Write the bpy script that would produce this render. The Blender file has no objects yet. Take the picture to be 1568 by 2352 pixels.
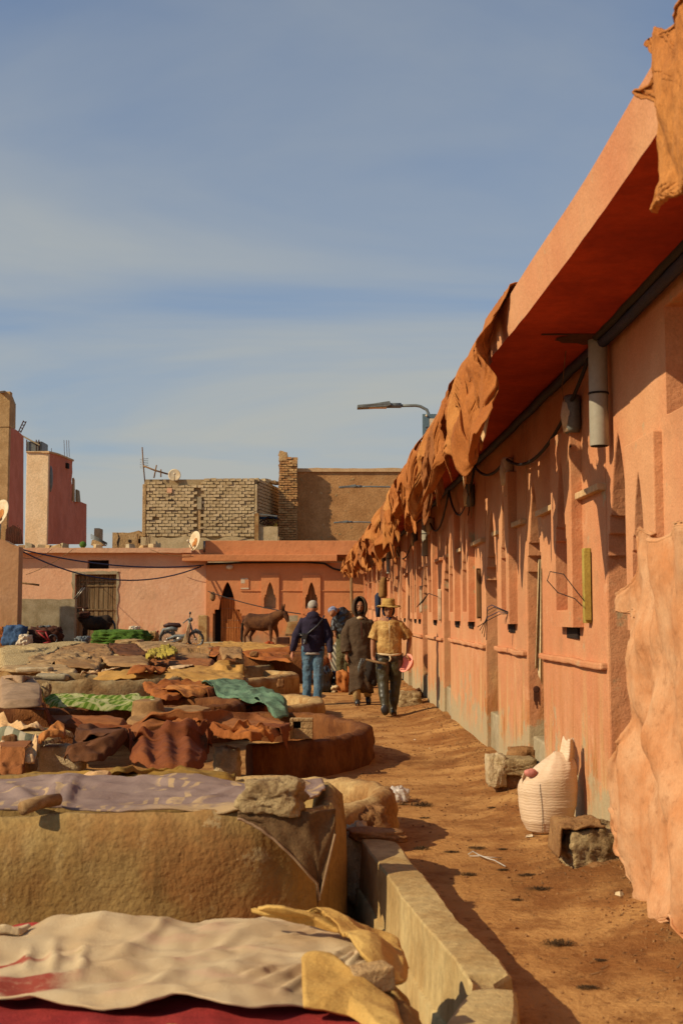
import bpy, bmesh, math, random
import numpy as np
from mathutils import Vector, Matrix, noise, Euler
random.seed(7); np.random.seed(7)
C = bpy.context.scene.collection
PI = math.pi

# ------------------------------------------------------------------ camera
F, CX, CY, EYE = 2787.0, 784.0, 1176.0, 1.5
PITCH = math.atan(234 / F)
cd = bpy.data.cameras.new('camera'); cam = bpy.data.objects.new('camera', cd); C.objects.link(cam)
cam.location = (0, 0, EYE); cam.rotation_euler = (PI / 2 + PITCH, 0, 0)
cd.sensor_fit = 'VERTICAL'; cd.sensor_height = 36; cd.sensor_width = 24
cd.lens = 36 * F / 2352; cd.clip_end = 3000; cd.clip_start = .05
cd.dof.use_dof = True; cd.dof.focus_distance = 17; cd.dof.aperture_fstop = 5.6
bpy.context.scene.camera = cam
# ------------------------------------------------------------------ light
SD = Vector((1, .45, -.77)).normalized()
sl = bpy.data.lights.new('sun', 'SUN'); sl.energy = 5.0; sl.angle = math.radians(.5); sl.color = (1, .85, .60)
so = bpy.data.objects.new('sun', sl); C.objects.link(so); so.rotation_euler = SD.to_track_quat('-Z', 'Y').to_euler()
so.location = (-20, -10, 30)
W = bpy.data.worlds.new('World'); bpy.context.scene.world = W; W.use_nodes = True
wn, wl = W.node_tree.nodes, W.node_tree.links
bg = wn['Background']; bg.inputs[1].default_value = .12
sky = wn.new('ShaderNodeTexSky'); sky.sky_type = 'NISHITA'; sky.sun_disc = False
sky.sun_elevation = math.asin(-SD.z); sky.sun_rotation = math.atan2(-SD.x, -SD.y) % (2 * PI)
sky.air_density = 1.0; sky.dust_density = 1.2; sky.ozone_density = 2.0
tc = wn.new('ShaderNodeTexCoord')
sep = wn.new('ShaderNodeSeparateXYZ'); wl.new(tc.outputs['Generated'], sep.inputs[0])
def wmath(op, a, b, clamp=False):
    n = wn.new('ShaderNodeMath'); n.operation = op; n.use_clamp = clamp
    for i, v in enumerate((a, b)):
        if v is None: continue
        if isinstance(v, (int, float)): n.inputs[i].default_value = v
        else: wl.new(v, n.inputs[i])
    return n.outputs[0]
zz = wmath('MAXIMUM', sep.outputs[2], .0)
den = wmath('ADD', zz, .12)
cx_ = wmath('DIVIDE', sep.outputs[0], den); cy_ = wmath('DIVIDE', sep.outputs[1], den)
cmb = wn.new('ShaderNodeCombineXYZ'); wl.new(wmath('MULTIPLY', cx_, .55), cmb.inputs[0]); wl.new(cy_, cmb.inputs[1])
cn = wn.new('ShaderNodeTexNoise'); wl.new(cmb.outputs[0], cn.inputs[0]); cn.inputs['Scale'].default_value = .9
cn.inputs['Detail'].default_value = 7; cn.inputs['Roughness'].default_value = .5; cn.inputs['Distortion'].default_value = .5
cr = wn.new('ShaderNodeMapRange'); wl.new(cn.outputs[0], cr.inputs[0])
cr.inputs[1].default_value = .40; cr.inputs[2].default_value = .64; cr.inputs[3].default_value = .0; cr.inputs[4].default_value = .62
# sky air: tint the physical sky slightly, then a thin high veil of cloud over it
tint = wn.new('ShaderNodeMix'); tint.data_type = 'RGBA'; tint.blend_type = 'MULTIPLY'; tint.inputs[0].default_value = 1
wl.new(sky.outputs[0], tint.inputs[6]); tint.inputs[7].default_value = (.50, .74, .96, 1)
low = wn.new('ShaderNodeMapRange'); wl.new(zz, low.inputs[0]); low.inputs[1].default_value = .03; low.inputs[2].default_value = .52; low.inputs[3].default_value = .82; low.inputs[4].default_value = -.14
vf = wmath('ADD', low.outputs[0], cr.outputs[0], True)
veil = wn.new('ShaderNodeMix'); veil.data_type = 'RGBA'
wl.new(vf, veil.inputs[0]); wl.new(tint.outputs[2], veil.inputs[6]); veil.inputs[7].default_value = (3.62, 3.78, 3.62, 1)
wl.new(veil.outputs[2], bg.inputs[0])
vs = bpy.context.scene.view_settings
bpy.context.scene.display_settings.display_device = 'sRGB'
vs.view_transform = 'Standard'; vs.look = 'None'; vs.gamma = 1; vs.exposure = 0; vs.use_curve_mapping = False

# ------------------------------------------------------------------ pixel helpers (photo measured on a 1568 x 2352 grid)
cp, sp = math.cos(PITCH), math.sin(PITCH)
def ray(x, y):
    xc, yc = (x - CX) / F, (CY - y) / F
    return Vector((xc, cp - yc * sp, sp + yc * cp))
def G(x, y, h=0.0):
    d = ray(x, y); t = (h - EYE) / d.z
    return Vector((d.x * t, d.y * t, h))
def D(x, y, Y):
    d = ray(x, y); t = Y / d.y
    return Vector((d.x * t, Y, EYE + d.z * t))
def sm(a, b, x):
    t = min(1, max(0, (x - a) / (b - a))); return t * t * (3 - 2 * t)
def nz(x, y=0, z=0, o=0): return noise.noise(Vector((x + o * 17.3, y - o * 9.1, z + o * 3.7)))
def fz(x, y=0, z=0, h=.6, oc=4): return noise.fractal(Vector((x, y, z)), h, 2.1, oc)

# ------------------------------------------------------------------ mesh helper
class MB:
    def __init__(s): s.v = []; s.f = []; s.sm = []
    def add(s, vs, fs, smooth=False):
        o = len(s.v); s.v += [Vector(p) for p in vs]
        for f in fs: s.f.append([i + o for i in f]); s.sm.append(smooth)
        return s
    def box(s, c, size, rot=None, taper=1.0, jit=0.0):
        x, y, z = [d / 2 for d in size]; vs = []
        for sz in (-1, 1):
            k = taper if sz > 0 else 1
            for sx, sy in ((-1, -1), (1, -1), (1, 1), (-1, 1)):
                p = Vector((sx * x * k, sy * y * k, sz * z))
                if jit: p += Vector([random.uniform(-jit, jit) for _ in range(3)])
                if rot: p = rot @ p
                vs.append(p + Vector(c))
        return s.add(vs, [(0, 3, 2, 1), (4, 5, 6, 7), (0, 1, 5, 4), (1, 2, 6, 5), (2, 3, 7, 6), (3, 0, 4, 7)])
    def bb(s, x0, x1, y0, y1, z0, z1):
        return s.box(((x0 + x1) / 2, (y0 + y1) / 2, (z0 + z1) / 2), (abs(x1 - x0), abs(y1 - y0), abs(z1 - z0)))
    def tube(s, pts, r, n=8, flat=None):
        pts = [Vector(p) for p in pts]; N = len(pts)
        rr = r if isinstance(r, (list, tuple)) else [r] * N
        vs = []; t0 = (pts[1] - pts[0]).normalized()
        up = Vector((0, 0, 1)) if abs(t0.z) < .9 else Vector((0, 1, 0))
        a = t0.cross(up).normalized()
        for i, p in enumerate(pts):
            t = (pts[min(i + 1, N - 1)] - pts[max(i - 1, 0)]).normalized()
            a = (a - t * a.dot(t)).normalized(); b = t.cross(a)
            for k in range(n):
                an = 2 * PI * k / n
                q = a * math.cos(an) * rr[i] + b * math.sin(an) * rr[i]
                if flat: q = Vector((q.x * flat[0], q.y * flat[1], q.z * flat[2]))
                vs.append(p + q)
        fs = [(i * n + k, i * n + (k + 1) % n, (i + 1) * n + (k + 1) % n, (i + 1) * n + k) for i in range(N - 1) for k in range(n)]
        fs += [tuple(range(n))[::-1], tuple((N - 1) * n + k for k in range(n))]
        return s.add(vs, fs, True)
    def loft(s, rings, n=20, sx=1.0):   # rings: (x,y,z,rx,ry)
        vs = []
        for (x, y, z, rx, ry) in rings:
            for k in range(n):
                an = 2 * PI * k / n; vs.append((x + rx * math.cos(an), y + ry * math.sin(an), z))
        N = len(rings)
        fs = [(i * n + k, i * n + (k + 1) % n, (i + 1) * n + (k + 1) % n, (i + 1) * n + k) for i in range(N - 1) for k in range(n)]
        fs += [tuple(range(n))[::-1], tuple((N - 1) * n + k for k in range(n))]
        return s.add(vs, fs, True)
    def ball(s, c, r, n=12, m=8, rot=None):
        if isinstance(r, (int, float)): r = (r, r, r)
        vs = []; c = Vector(c)
        for i in range(m + 1):
            th = PI * i / m
            for k in range(n):
                an = 2 * PI * k / n
                p = Vector((r[0] * math.sin(th) * math.cos(an), r[1] * math.sin(th) * math.sin(an), r[2] * math.cos(th)))
                if rot: p = rot @ p
                vs.append(c + p)
        return s.add(vs, [(i * n + k, (i + 1) * n + k, (i + 1) * n + (k + 1) % n, i * n + (k + 1) % n) for i in range(m) for k in range(n)], True)
    def grid(s, fn, nu, nv, smooth=True, closed=False):
        vs = [fn(i / nu, j / nv) for j in range(nv + 1) for i in range(nu + 1)]
        w = nu + 1
        return s.add(vs, [(j * w + i, j * w + i + 1, (j + 1) * w + i + 1, (j + 1) * w + i) for j in range(nv) for i in range(nu)], smooth)
    def poly(s, pts, ext):              # extruded polygon
        n = len(pts); ext = Vector(ext); vs = [Vector(p) for p in pts]; vs += [p + ext for p in vs]
        return s.add(vs, [tuple(range(n))[::-1], tuple(range(n, 2 * n))] + [(k, (k + 1) % n, n + (k + 1) % n, n + k) for k in range(n)])
    def build(s, name, mat, parent=None, merge=False, kind=None, bevel=0, solid=0, fuse=0, subd=0, disp=None):
        off = wloc(parent) if parent else Vector()
        me = bpy.data.meshes.new(name)
        me.from_pydata([tuple(v - off) for v in s.v], [], s.f)
        me.polygons.foreach_set('use_smooth', s.sm)
        if merge or fuse == 0:
            bm = bmesh.new(); bm.from_mesh(me)
            if merge: bmesh.ops.remove_doubles(bm, verts=bm.verts, dist=.0004)
            bmesh.ops.recalc_face_normals(bm, faces=bm.faces); bm.to_mesh(me); bm.free()
        me.materials.append(mat); me.update()
        o = bpy.data.objects.new(name, me); C.objects.link(o)
        if parent: o.parent = parent
        if kind: o['kind'] = kind
        if bevel:
            m = o.modifiers.new('b', 'BEVEL'); m.width = bevel; m.segments = 2; m.limit_method = 'ANGLE'; m.angle_limit = .7
            m.use_clamp_overlap = True
        if fuse:
            m = o.modifiers.new('r', 'REMESH'); m.mode = 'VOXEL'; m.voxel_size = fuse; m.use_smooth_shade = True
            m = o.modifiers.new('s', 'SMOOTH'); m.factor = .5; m.iterations = 3
        if subd:
            m = o.modifiers.new('u', 'SUBSURF'); m.levels = m.render_levels = subd
        if solid:
            m = o.modifiers.new('t', 'SOLIDIFY'); m.thickness = solid; m.offset = 0
        if disp:
            m = o.modifiers.new('d', 'DISPLACE'); m.strength = disp[0]; m.texture = cloudtex(disp[1]); m.texture_coords = 'LOCAL'; m.mid_level = .5
        return o
_ct = {}
def cloudtex(size):
    if size not in _ct:
        t = bpy.data.textures.new('folds', 'CLOUDS'); t.noise_scale = size; t.noise_depth = 3; _ct[size] = t
    return _ct[size]
_wl = {}
def wloc(o):
    v = Vector()
    while o: v += o.location; o = o.parent
    return v
def tag(o, label, cat, group=None, kind=None):
    if label: o['label'] = label
    if cat: o['category'] = cat
    if group: o['group'] = group
    if kind: o['kind'] = kind
    return o
def thing(name, label, cat, loc=(0, 0, 0), group=None):
    o = bpy.data.objects.new(name, None); C.objects.link(o); o.location = loc; o.empty_display_size = .2
    return tag(o, label, cat, group)
def structure(o): o['kind'] = 'structure'; return o

# ------------------------------------------------------------------ materials
def srgb(r, g, b):
    f = lambda c: (c / 255 / 12.92) if c / 255 <= .04045 else ((c / 255 + .055) / 1.055) ** 2.4
    return (f(r), f(g), f(b), 1)
class NT:
    def __init__(s, name, rough=.9, spec=.25):
        s.m = bpy.data.materials.new(name); s.m.use_nodes = True
        s.n, s.l = s.m.node_tree.nodes, s.m.node_tree.links
        s.b = s.n['Principled BSDF']; s.b.inputs['Roughness'].default_value = rough
        s.b.inputs['Specular IOR Level'].default_value = spec
        g = s.n.new('ShaderNodeNewGeometry'); s.pos = g.outputs['Position']; s.geo = g
    def set(s, sock, v):
        if v is None: return
        if hasattr(v, 'type') and hasattr(v, 'is_linked'): s.l.new(v, sock)
        elif isinstance(v, (int, float)):
            sock.default_value = v
        else: sock.default_value = tuple(v) if len(v) == 4 or sock.type == 'VECTOR' else tuple(v) + (1,)
    def mapping(s, scale=(1, 1, 1), rot=(0, 0, 0), src=None):
        m = s.n.new('ShaderNodeMapping'); s.l.new(src or s.pos, m.inputs[0]); m.inputs['Scale'].default_value = scale
        m.inputs['Rotation'].default_value = rot; return m.outputs[0]
    def noise(s, scale, detail=6, rough=.6, src=None, dist=0.0):
        n = s.n.new('ShaderNodeTexNoise'); s.l.new(src or s.pos, n.inputs[0]); n.inputs['Scale'].default_value = scale
        n.inputs['Detail'].default_value = detail; n.inputs['Roughness'].default_value = rough; n.inputs['Distortion'].default_value = dist
        return n.outputs[0]
    def voro(s, scale, src=None, feat='F1'):
        n = s.n.new('ShaderNodeTexVoronoi'); n.feature = feat; s.l.new(src or s.pos, n.inputs[0]); n.inputs['Scale'].default_value = scale
        return n.outputs['Distance']
    def rng(s, v, a, b, c=0.0, d=1.0):
        n = s.n.new('ShaderNodeMapRange'); s.set(n.inputs[0], v)
        for i, x in enumerate((a, b, c, d)): n.inputs[i + 1].default_value = x
        n.interpolation_type = 'SMOOTHSTEP'; return n.outputs[0]
    def math(s, op, a, b=None):
        n = s.n.new('ShaderNodeMath'); n.operation = op; s.set(n.inputs[0], a); s.set(n.inputs[1], b); return n.outputs[0]
    def mix(s, f, a, b, mode='MIX'):
        n = s.n.new('ShaderNodeMix'); n.data_type = 'RGBA'; n.blend_type = mode
        s.set(n.inputs[0], f); s.set(n.inputs[6], a); s.set(n.inputs[7], b); return n.outputs[2]
    def xyz(s, src=None):
        n = s.n.new('ShaderNodeSeparateXYZ'); s.l.new(src or s.pos, n.inputs[0]); return n.outputs
    def color(s, c): s.set(s.b.inputs['Base Color'], s.mix(1.0, c, (.95, .90, .83, 1), 'MULTIPLY')); return s
    def bump(s, h, strength=.4, dist=.02, prev=None):
        n = s.n.new('ShaderNodeBump'); n.inputs['Strength'].default_value = strength; n.inputs['Distance'].default_value = dist
        s.set(n.inputs['Height'], h)
        if prev: s.l.new(prev, n.inputs['Normal'])
        s.l.new(n.outputs[0], s.b.inputs['Normal']); return n.outputs[0]
def simple(name, c1, c2=None, scale=4, bscale=60, bstr=.4, bdist=.01, rough=.9, spec=.2, metal=0, var=.25, stretch=(1, 1, 1), sheen=0):
    t = NT(name, rough, spec); c2 = c2 or tuple(x * .6 for x in c1[:3])
    mp = t.mapping(stretch)
    f = t.rng(t.noise(scale, 7, .62, mp), .36, .64)
    c = t.mix(f, c1, c2)
    fine = t.rng(t.noise(scale * 9, 5, .7, mp), .25, .75, 1 - var, 1 + var * .6)
    cc = t.n.new('ShaderNodeCombineXYZ')
    for i in range(3): t.l.new(fine, cc.inputs[i])
    t.color(t.mix(1.0, c, cc.outputs[0], 'MULTIPLY'))
    t.bump(t.noise(bscale, 6, .65, mp), bstr, bdist)
    t.b.inputs['Metallic'].default_value = metal
    if sheen: t.b.inputs['Sheen Weight'].default_value = sheen; t.b.inputs['Sheen Roughness'].default_value = .6
    return t.m

def wall_mat(name, base, dark, stain, cement, zfade=1.3, cem=.55, zoff=0.0):
    t = NT(name, .93, .15)
    z = t.xyz()[2]
    big = t.rng(t.noise(.9, 6, .6), .3, .7)
    c = t.mix(big, base, dark)
    st = t.mapping((3.2, 3.2, .45))
    streak = t.noise(1.5, 9, .72, st, .6)
    zf = t.rng(z, zoff + .1, zoff + zfade, 1, 0)
    big2 = t.noise(.55, 3, .5)
    sf = t.math('MULTIPLY', t.rng(streak, .38, .78), t.math('ADD', t.math('MULTIPLY', zf, 1.7), .16))
    sf = t.math('MULTIPLY', sf, t.rng(big2, .35, .6, .35, 1.25))
    sf.node.use_clamp = True
    c = t.mix(sf, c, stain)
    st2 = t.noise(1.6, 6, .6, t.mapping((3.2, 3.2, .5), (0, 0, 1)))
    yf = t.math('MULTIPLY', t.rng(st2, .47, .66), t.math('ADD', t.math('MULTIPLY', t.rng(z, zoff + .2, zoff + 1.5, 1, 0), .95), .05)); yf.node.use_clamp = True
    c = t.mix(yf, c, tuple(a_ * b_ for a_, b_ in zip(base, (.92, 1.12, 1.0))))
    pt = t.noise(1.7, 8, .68)
    c = t.mix(t.rng(pt, .60, .635, 0, .5), c, tuple(a_ * b_ for a_, b_ in zip(base, (1.06, 1.08, 1.15))))
    c = t.mix(t.rng(t.noise(.8, 9, .75), .56, .62, 0, .35), c, tuple(a_ * .62 for a_ in base))
    cn = t.noise(3.1, 8, .66, t.mapping((1, 1, .9)))
    th = t.math('ADD', cn, t.rng(z, zoff + .05, zoff + .95, .19, -.03))
    c = t.mix(t.rng(th, cem + .04, cem + .13, 0, .85), c, cement)
    base_f = t.rng(t.math('ADD', z, t.math('MULTIPLY', t.math('SUBTRACT', t.noise(2.4, 7, .66, t.mapping((1.6, 1.6, .7))), .5), 1.1)), zoff + .12, zoff + .50, .75, 0)
    c = t.mix(base_f, c, cement)
    # sparse chips
    ch = t.noise(7, 3, .5)
    c = t.mix(t.rng(ch, .735, .75, 0, .9), c, cement)
    gr = t.rng(t.noise(90, 4, .7), .25, .75, .86, 1.1)
    cc = t.n.new('ShaderNodeCombineXYZ')
    for i in range(3): t.l.new(gr, cc.inputs[i])
    t.color(t.mix(1.0, c, cc.outputs[0], 'MULTIPLY'))
    h = t.math('ADD', t.noise(6, 5, .55), t.math('MULTIPLY', t.noise(70, 5, .6), .22))
    t.bump(h, .5, .035)
    return t.m
ORANGE = wall_mat('orange limewash', (.61, .32, .165), (.56, .235, .115), (.38, .15, .04), (.40, .33, .20))
FAR_OR = wall_mat('far orange limewash', (.64, .27, .115), (.58, .23, .095), (.42, .15, .05), (.4, .25, .14), .9, .62, .3)
PINK = wall_mat('pink limewash', (.76, .46, .28), (.70, .39, .23), (.60, .24, .11), (.42, .3, .2), 1.2, .62, .3)
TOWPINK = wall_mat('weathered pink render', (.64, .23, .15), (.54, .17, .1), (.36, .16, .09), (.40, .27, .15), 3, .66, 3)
SOFFIT = simple('soffit painted shade', (.42, .048, .010), (.29, .028, .007), 1.6, 40, .4, .01, stretch=(1, 1, 1), var=.18)  # eave shade put into the colour, darker and redder than the orange walls
CREAM = simple('cream render', (.62, .42, .23), (.52, .34, .17), 2, 50)
MUDW = simple('mud render', (.50, .27, .11), (.40, .20, .075), 1.3, 14, .6, .05)
MUDB = simple('adobe mud', (.52, .35, .17), (.40, .25, .11), 1.6, 14, .7, .06)
BRICK = simple('sand brick', (.58, .45, .26), (.47, .35, .19), 2.2, 40, .5, .02)
BRICK2 = simple('pale sand brick', (.62, .48, .29), (.52, .39, .22), 2.2, 40, .5, .02)
MORTAR = simple('mortar', (.40, .30, .165), (.32, .23, .12), 3, 30, .6, .02)
CEMENT = simple('grey cement', (.42, .35, .23), (.30, .24, .14), 2.5, 40, .5, .012)
STUCCO = None
def stucco():
    t = NT('rough vat stucco', .95, .15)
    a = t.rng(t.noise(2.2, 6, .6), .35, .65)
    c = t.mix(a, (.36, .24, .09), (.28, .17, .055))
    st = t.noise(2.5, 6, .6, t.mapping((2.2, 2.2, .5)))
    c = t.mix(t.rng(st, .55, .72, 0, .75), c, (.46, .33, .14))
    c = t.mix(t.rng(t.noise(1.1, 4, .5), .55, .68, 0, .55), c, (.34, .14, .045))
    dr = t.noise(3.5, 8, .7, t.mapping((3, 3, .25)))
    c = t.mix(t.rng(dr, .56, .66, 0, .55), c, (.17, .10, .035))
    c = t.mix(t.rng(t.noise(4.5, 8, .75), .60, .66, 0, .6), c, (.50, .38, .20))
    px = t.xyz()[0]
    g = t.noise(30, 6, .7)
    c = t.mix(t.rng(g, .35, .6, .35, 0), c, (.16, .10, .04))
    t.color(c)
    b1 = t.bump(t.math('ADD', t.noise(34, 3, .5), t.math('MULTIPLY', t.noise(6, 4, .5), 1.2)), .55, .016)
    return t.m
STUCCO = stucco()
CLAY = simple('stained clay rim', (.22, .085, .024), (.12, .038, .010), 2.5, 30, .8, .03, stretch=(1.5, 1.5, .6))
CLAYP = simple('pale worn rim', (.50, .34, .15), (.30, .15, .05), 2.8, 30, .7, .02)
CLAYG = simple('grey vat wall', (.33, .25, .13), (.20, .11, .04), 1.7, 25, .7, .03)
TROUGH = simple('yellowed trough cement', (.50, .38, .18), (.38, .25, .10), 2.2, 35, .6, .015, stretch=(1, 1, .6))
def ground_mat():
    t = NT('packed dirt', .96, .1)
    p = t.mapping((1, 1, 1))
    c = t.mix(t.rng(t.noise(.8, 6, .6), .35, .65), (.53, .29, .105), (.43, .215, .07))
    c = t.mix(t.rng(t.noise(2.2, 9, .7), .46, .62, 0, .8), c, (.26, .11, .034))
    wet = t.math('MULTIPLY', t.rng(t.noise(.8, 7, .66), .40, .60), t.rng(t.math('ADD', t.xyz()[0], t.math('MULTIPLY', t.noise(1.1, 4, .6), .8)), .9, 1.75))
    c = t.mix(t.math('MULTIPLY', wet, .85), c, (.24, .09, .026))
    c = t.mix(t.rng(t.noise(1.0, 8, .7, t.mapping((1, .45, 1))), .54, .62, 0, .7), c, (.21, .085, .027))
    c = t.mix(t.rng(t.noise(14, 7, .7), .55, .68, 0, .6), c, (.17, .065, .02))
    c = t.mix(t.rng(t.noise(60, 4, .7), .62, .70, 0, .5), c, (.62, .40, .2))
    t.color(c)
    h = t.math('ADD', t.noise(5, 8, .62), t.math('MULTIPLY', t.noise(28, 7, .7), .5))
    t.bump(h, .9, .05)
    return t.m
DIRT = ground_mat()
ROCKM = simple('field stone', (.42, .31, .16), (.25, .16, .075), 6, 30, .9, .03)
ROCKP = simple('pale field stone', (.56, .44, .27), (.42, .31, .17), 9, 50, .8, .02)
ROCKO = simple('orange caked stone', (.36, .19, .075), (.22, .1, .035), 5, 26, .9, .03)
PVC = simple('grey pvc', (.36, .35, .29), (.32, .3, .24), 3, 30, .1, .003, rough=.55, var=.1)
CABLE = simple('black cable', (.02, .018, .02), (.03, .025, .02), 5, rough=.6)
CABLEB = simple('blue grey cable', (.03, .04, .09), (.04, .04, .07), 5, rough=.6)
WOOD = simple('weathered wood', (.30, .18, .085), (.16, .085, .035), 3, 30, .7, .01, stretch=(6, 6, .5))
WOODG = simple('grey weathered planks', (.27, .19, .10), (.15, .09, .04), 2.2, 30, .7, .01, stretch=(8, 8, .5))
DOORW = simple('varnished brown door', (.42, .15, .04), (.28, .09, .022), 4, 30, .5, .01, stretch=(5, 5, .5))
YELLOW = simple('dull yellow paint', (.42, .33, .075), (.34, .24, .05), 6, var=.2)
WHITEP = simple('dirty white plastic', (.68, .58, .42), (.55, .44, .3), 6, var=.15, rough=.5)
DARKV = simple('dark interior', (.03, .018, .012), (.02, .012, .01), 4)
DARK = simple('dark stain', (.05, .02, .012), (.09, .03, .015), 5)
METALG = simple('grey painted metal', (.17, .19, .18), (.12, .13, .13), 8, rough=.5, spec=.4)
STEEL = simple('dull steel', (.35, .33, .3), (.2, .18, .15), 12, rough=.4, metal=.8)
RUSTD = simple('rusted dish', (.70, .60, .42), (.60, .45, .27), 3, var=.15)
RUSTB = simple('rust blotch', (.52, .22, .06), (.40, .15, .04), 5)
def hide(name, a, b, scale=1.8, var=.25, bs=.7, sheen=.15):
    t = NT(name, .85, .2)
    f = t.rng(t.noise(scale, 7, .6), .3, .7)
    c = t.mix(f, a, b)
    c = t.mix(t.rng(t.noise(scale * 4.5, 7, .7), .52, .72, 0, .6), c, tuple(x * .55 for x in b))
    fb = t.noise(120, 4, .8, t.mapping((1, 1, .35)))
    cc = t.n.new('ShaderNodeCombineXYZ'); g = t.rng(fb, .3, .7, 1 - var, 1 + var * .5)
    for i in range(3): t.l.new(g, cc.inputs[i])
    t.color(t.mix(1.0, c, cc.outputs[0], 'MULTIPLY'))
    t.bump(t.math('ADD', t.noise(7, 6, .6), t.math('MULTIPLY', t.noise(60, 5, .7), .3)), bs, .02)
    return t.m
H_RUST = hide('rust suede', (.44, .16, .038), (.33, .105, .022))
H_RUST2 = hide('orange suede', (.50, .215, .058), (.40, .14, .032))
H_RUST3 = hide('brown suede', (.34, .13, .038), (.24, .08, .02))
H_PALE = hide('pale inner hide', (.72, .50, .28), (.6, .36, .16))
H_PEACH = hide('pale peach hide', (.58, .335, .18), (.50, .215, .085), 3.4, .12, .35)
H_OCHRE = hide('ochre suede', (.52, .29, .075), (.42, .21, .05))
H_TAN = hide('tan hide', (.38, .22, .09), (.26, .13, .045))
H_DBROWN = hide('dark brown shaggy hide', (.16, .06, .018), (.085, .03, .01))
H_RED = hide('red brown hide', (.25, .075, .018), (.15, .038, .009))
H_ORB = hide('bright orange brown hide', (.40, .135, .028), (.25, .07, .014))
H_MUST = hide('mustard shag', (.38, .21, .03), (.22, .13, .03), 3)
BURLAP = simple('burlap', (.38, .24, .11), (.27, .16, .07), 3, 130, .8, .006)
BURLG = simple('grey brown blanket', (.35, .23, .14), (.28, .18, .1), 2, 130, .6, .005)
GREENH = simple('green dyed wool', (.085, .17, .02), (.05, .10, .012), 5, 40, .9, .03)
TEAL = simple('teal cloth', (.17, .27, .17), (.10, .18, .11), 5, 60, .8, .02)
YELHIDE = simple('yellow dyed hide', (.42, .33, .05), (.3, .22, .04), 5)
BLUEC = simple('blue cloth', (.055, .11, .22), (.035, .07, .15), 4)
SANDC = simple('sand cloth', (.46, .31, .15), (.32, .19, .08), 4)
CREAMC = simple('cream cloth', (.66, .52, .32), (.54, .40, .22), 3)

# ================================================================== GROUND
def wallx(y): return 1.77 - .0176 * y
def lift(y): return .30 * sm(24, 46, y)
TRO = [G(829, 1929, .22), G(895, 2019, .22), G(932, 2071, .22), G(1018, 2174, .22), G(1049, 2213, .22), G(1082, 2267, .22), G(1053, 2307, .22), G(1022, 2352, .22), G(960, 2440, .22)]
TRU = [G(913, 1934, .22), G(979, 2015, .22), G(1049, 2105, .22), G(1100, 2155, .22), G(1154, 2210, .22), G(1182, 2254, .22), G(1190, 2300, .22), G(1178, 2362, .22), G(1125, 2450, .22)]
def trough_x(y):   # inner edge of the channel wall
    p = TRO
    if y >= p[0].y: return p[0].x
    for a, b in zip(p[:5], p[1:6]):
        if b.y <= y <= a.y:
            t = (y - a.y) / (b.y - a.y + 1e-9); return a.x + (b.x - a.x) * t
    return p[5].x
def gz(x, y):
    z = lift(y)
    w = wallx(y)
    z += .10 * sm(w - .65, w + .05, x) * (1 + .5 * nz(y * 1.3, 3)) * (1 if y < 40 else .4)
    z += .008 * nz(x * 1.1, y * .9, 0) + .005 * nz(x * 4, y * 4, 1) + .003 * nz(x * 13, y * 13, 2)
    if -3 < x < 1 and 2.2 < y < 8:
        z -= .42 * (1 - sm(trough_x(y) - .10, trough_x(y) + .06, x)) * (1 - sm(7.0, 7.4, y))
    return z
ys = [-12, -6, -2, 0, 1, 1.8]; y = 2.3
while y < 60: ys.append(y); y *= 1.0062
ys += [62, 66, 72, 80, 95, 120, 200, 500]
xs = list(np.arange(-3.4, 2.6, .035)); xs = [-400, -120, -60, -40, -30, -25] + list(np.arange(-22, -3.5, .6)) + xs + [2.7, 3, 4, 6, 10, 20, 40, 120, 400]
mb = MB(); W_ = len(xs)
vs = [(x, y, gz(x, y) if (-23 < x < 3 and 1 < y < 61) else lift(y) - .02) for y in ys for x in xs]
mb.add(vs, [(j * W_ + i, j * W_ + i + 1, (j + 1) * W_ + i + 1, (j + 1) * W_ + i) for j in range(len(ys) - 1) for i in range(W_ - 1)], True)
structure(mb.build('ground', DIRT))
# loose grit and straw on the path
mb = MB(); rs = random.Random(4)
for k in range(2600):
    y = 3.6 + 22 * rs.random() ** 1.7; w = wallx(y)
    if rs.random() < .5: x = w - abs(rs.gauss(0, .22)) - .02
    else: x = rs.uniform(.1, 1) * w
    if x < trough_x(y) + .45 and y < 7.5: continue
    s = rs.uniform(.003, .009) * (1 + y * .04)
    z = gz(x, y)
    mb.box((x, y, z + s * .2), (s * rs.uniform(1, 2.5), s * rs.uniform(.8, 1.6), s), Euler((rs.uniform(-.4, .4), rs.uniform(-.4, .4), rs.uniform(0, 3))).to_matrix(), .7)
o = mb.build('grit', ROCKO); tag(o, 'small clods and grit scattered over the dirt path', 'grit', kind='stuff')

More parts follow.
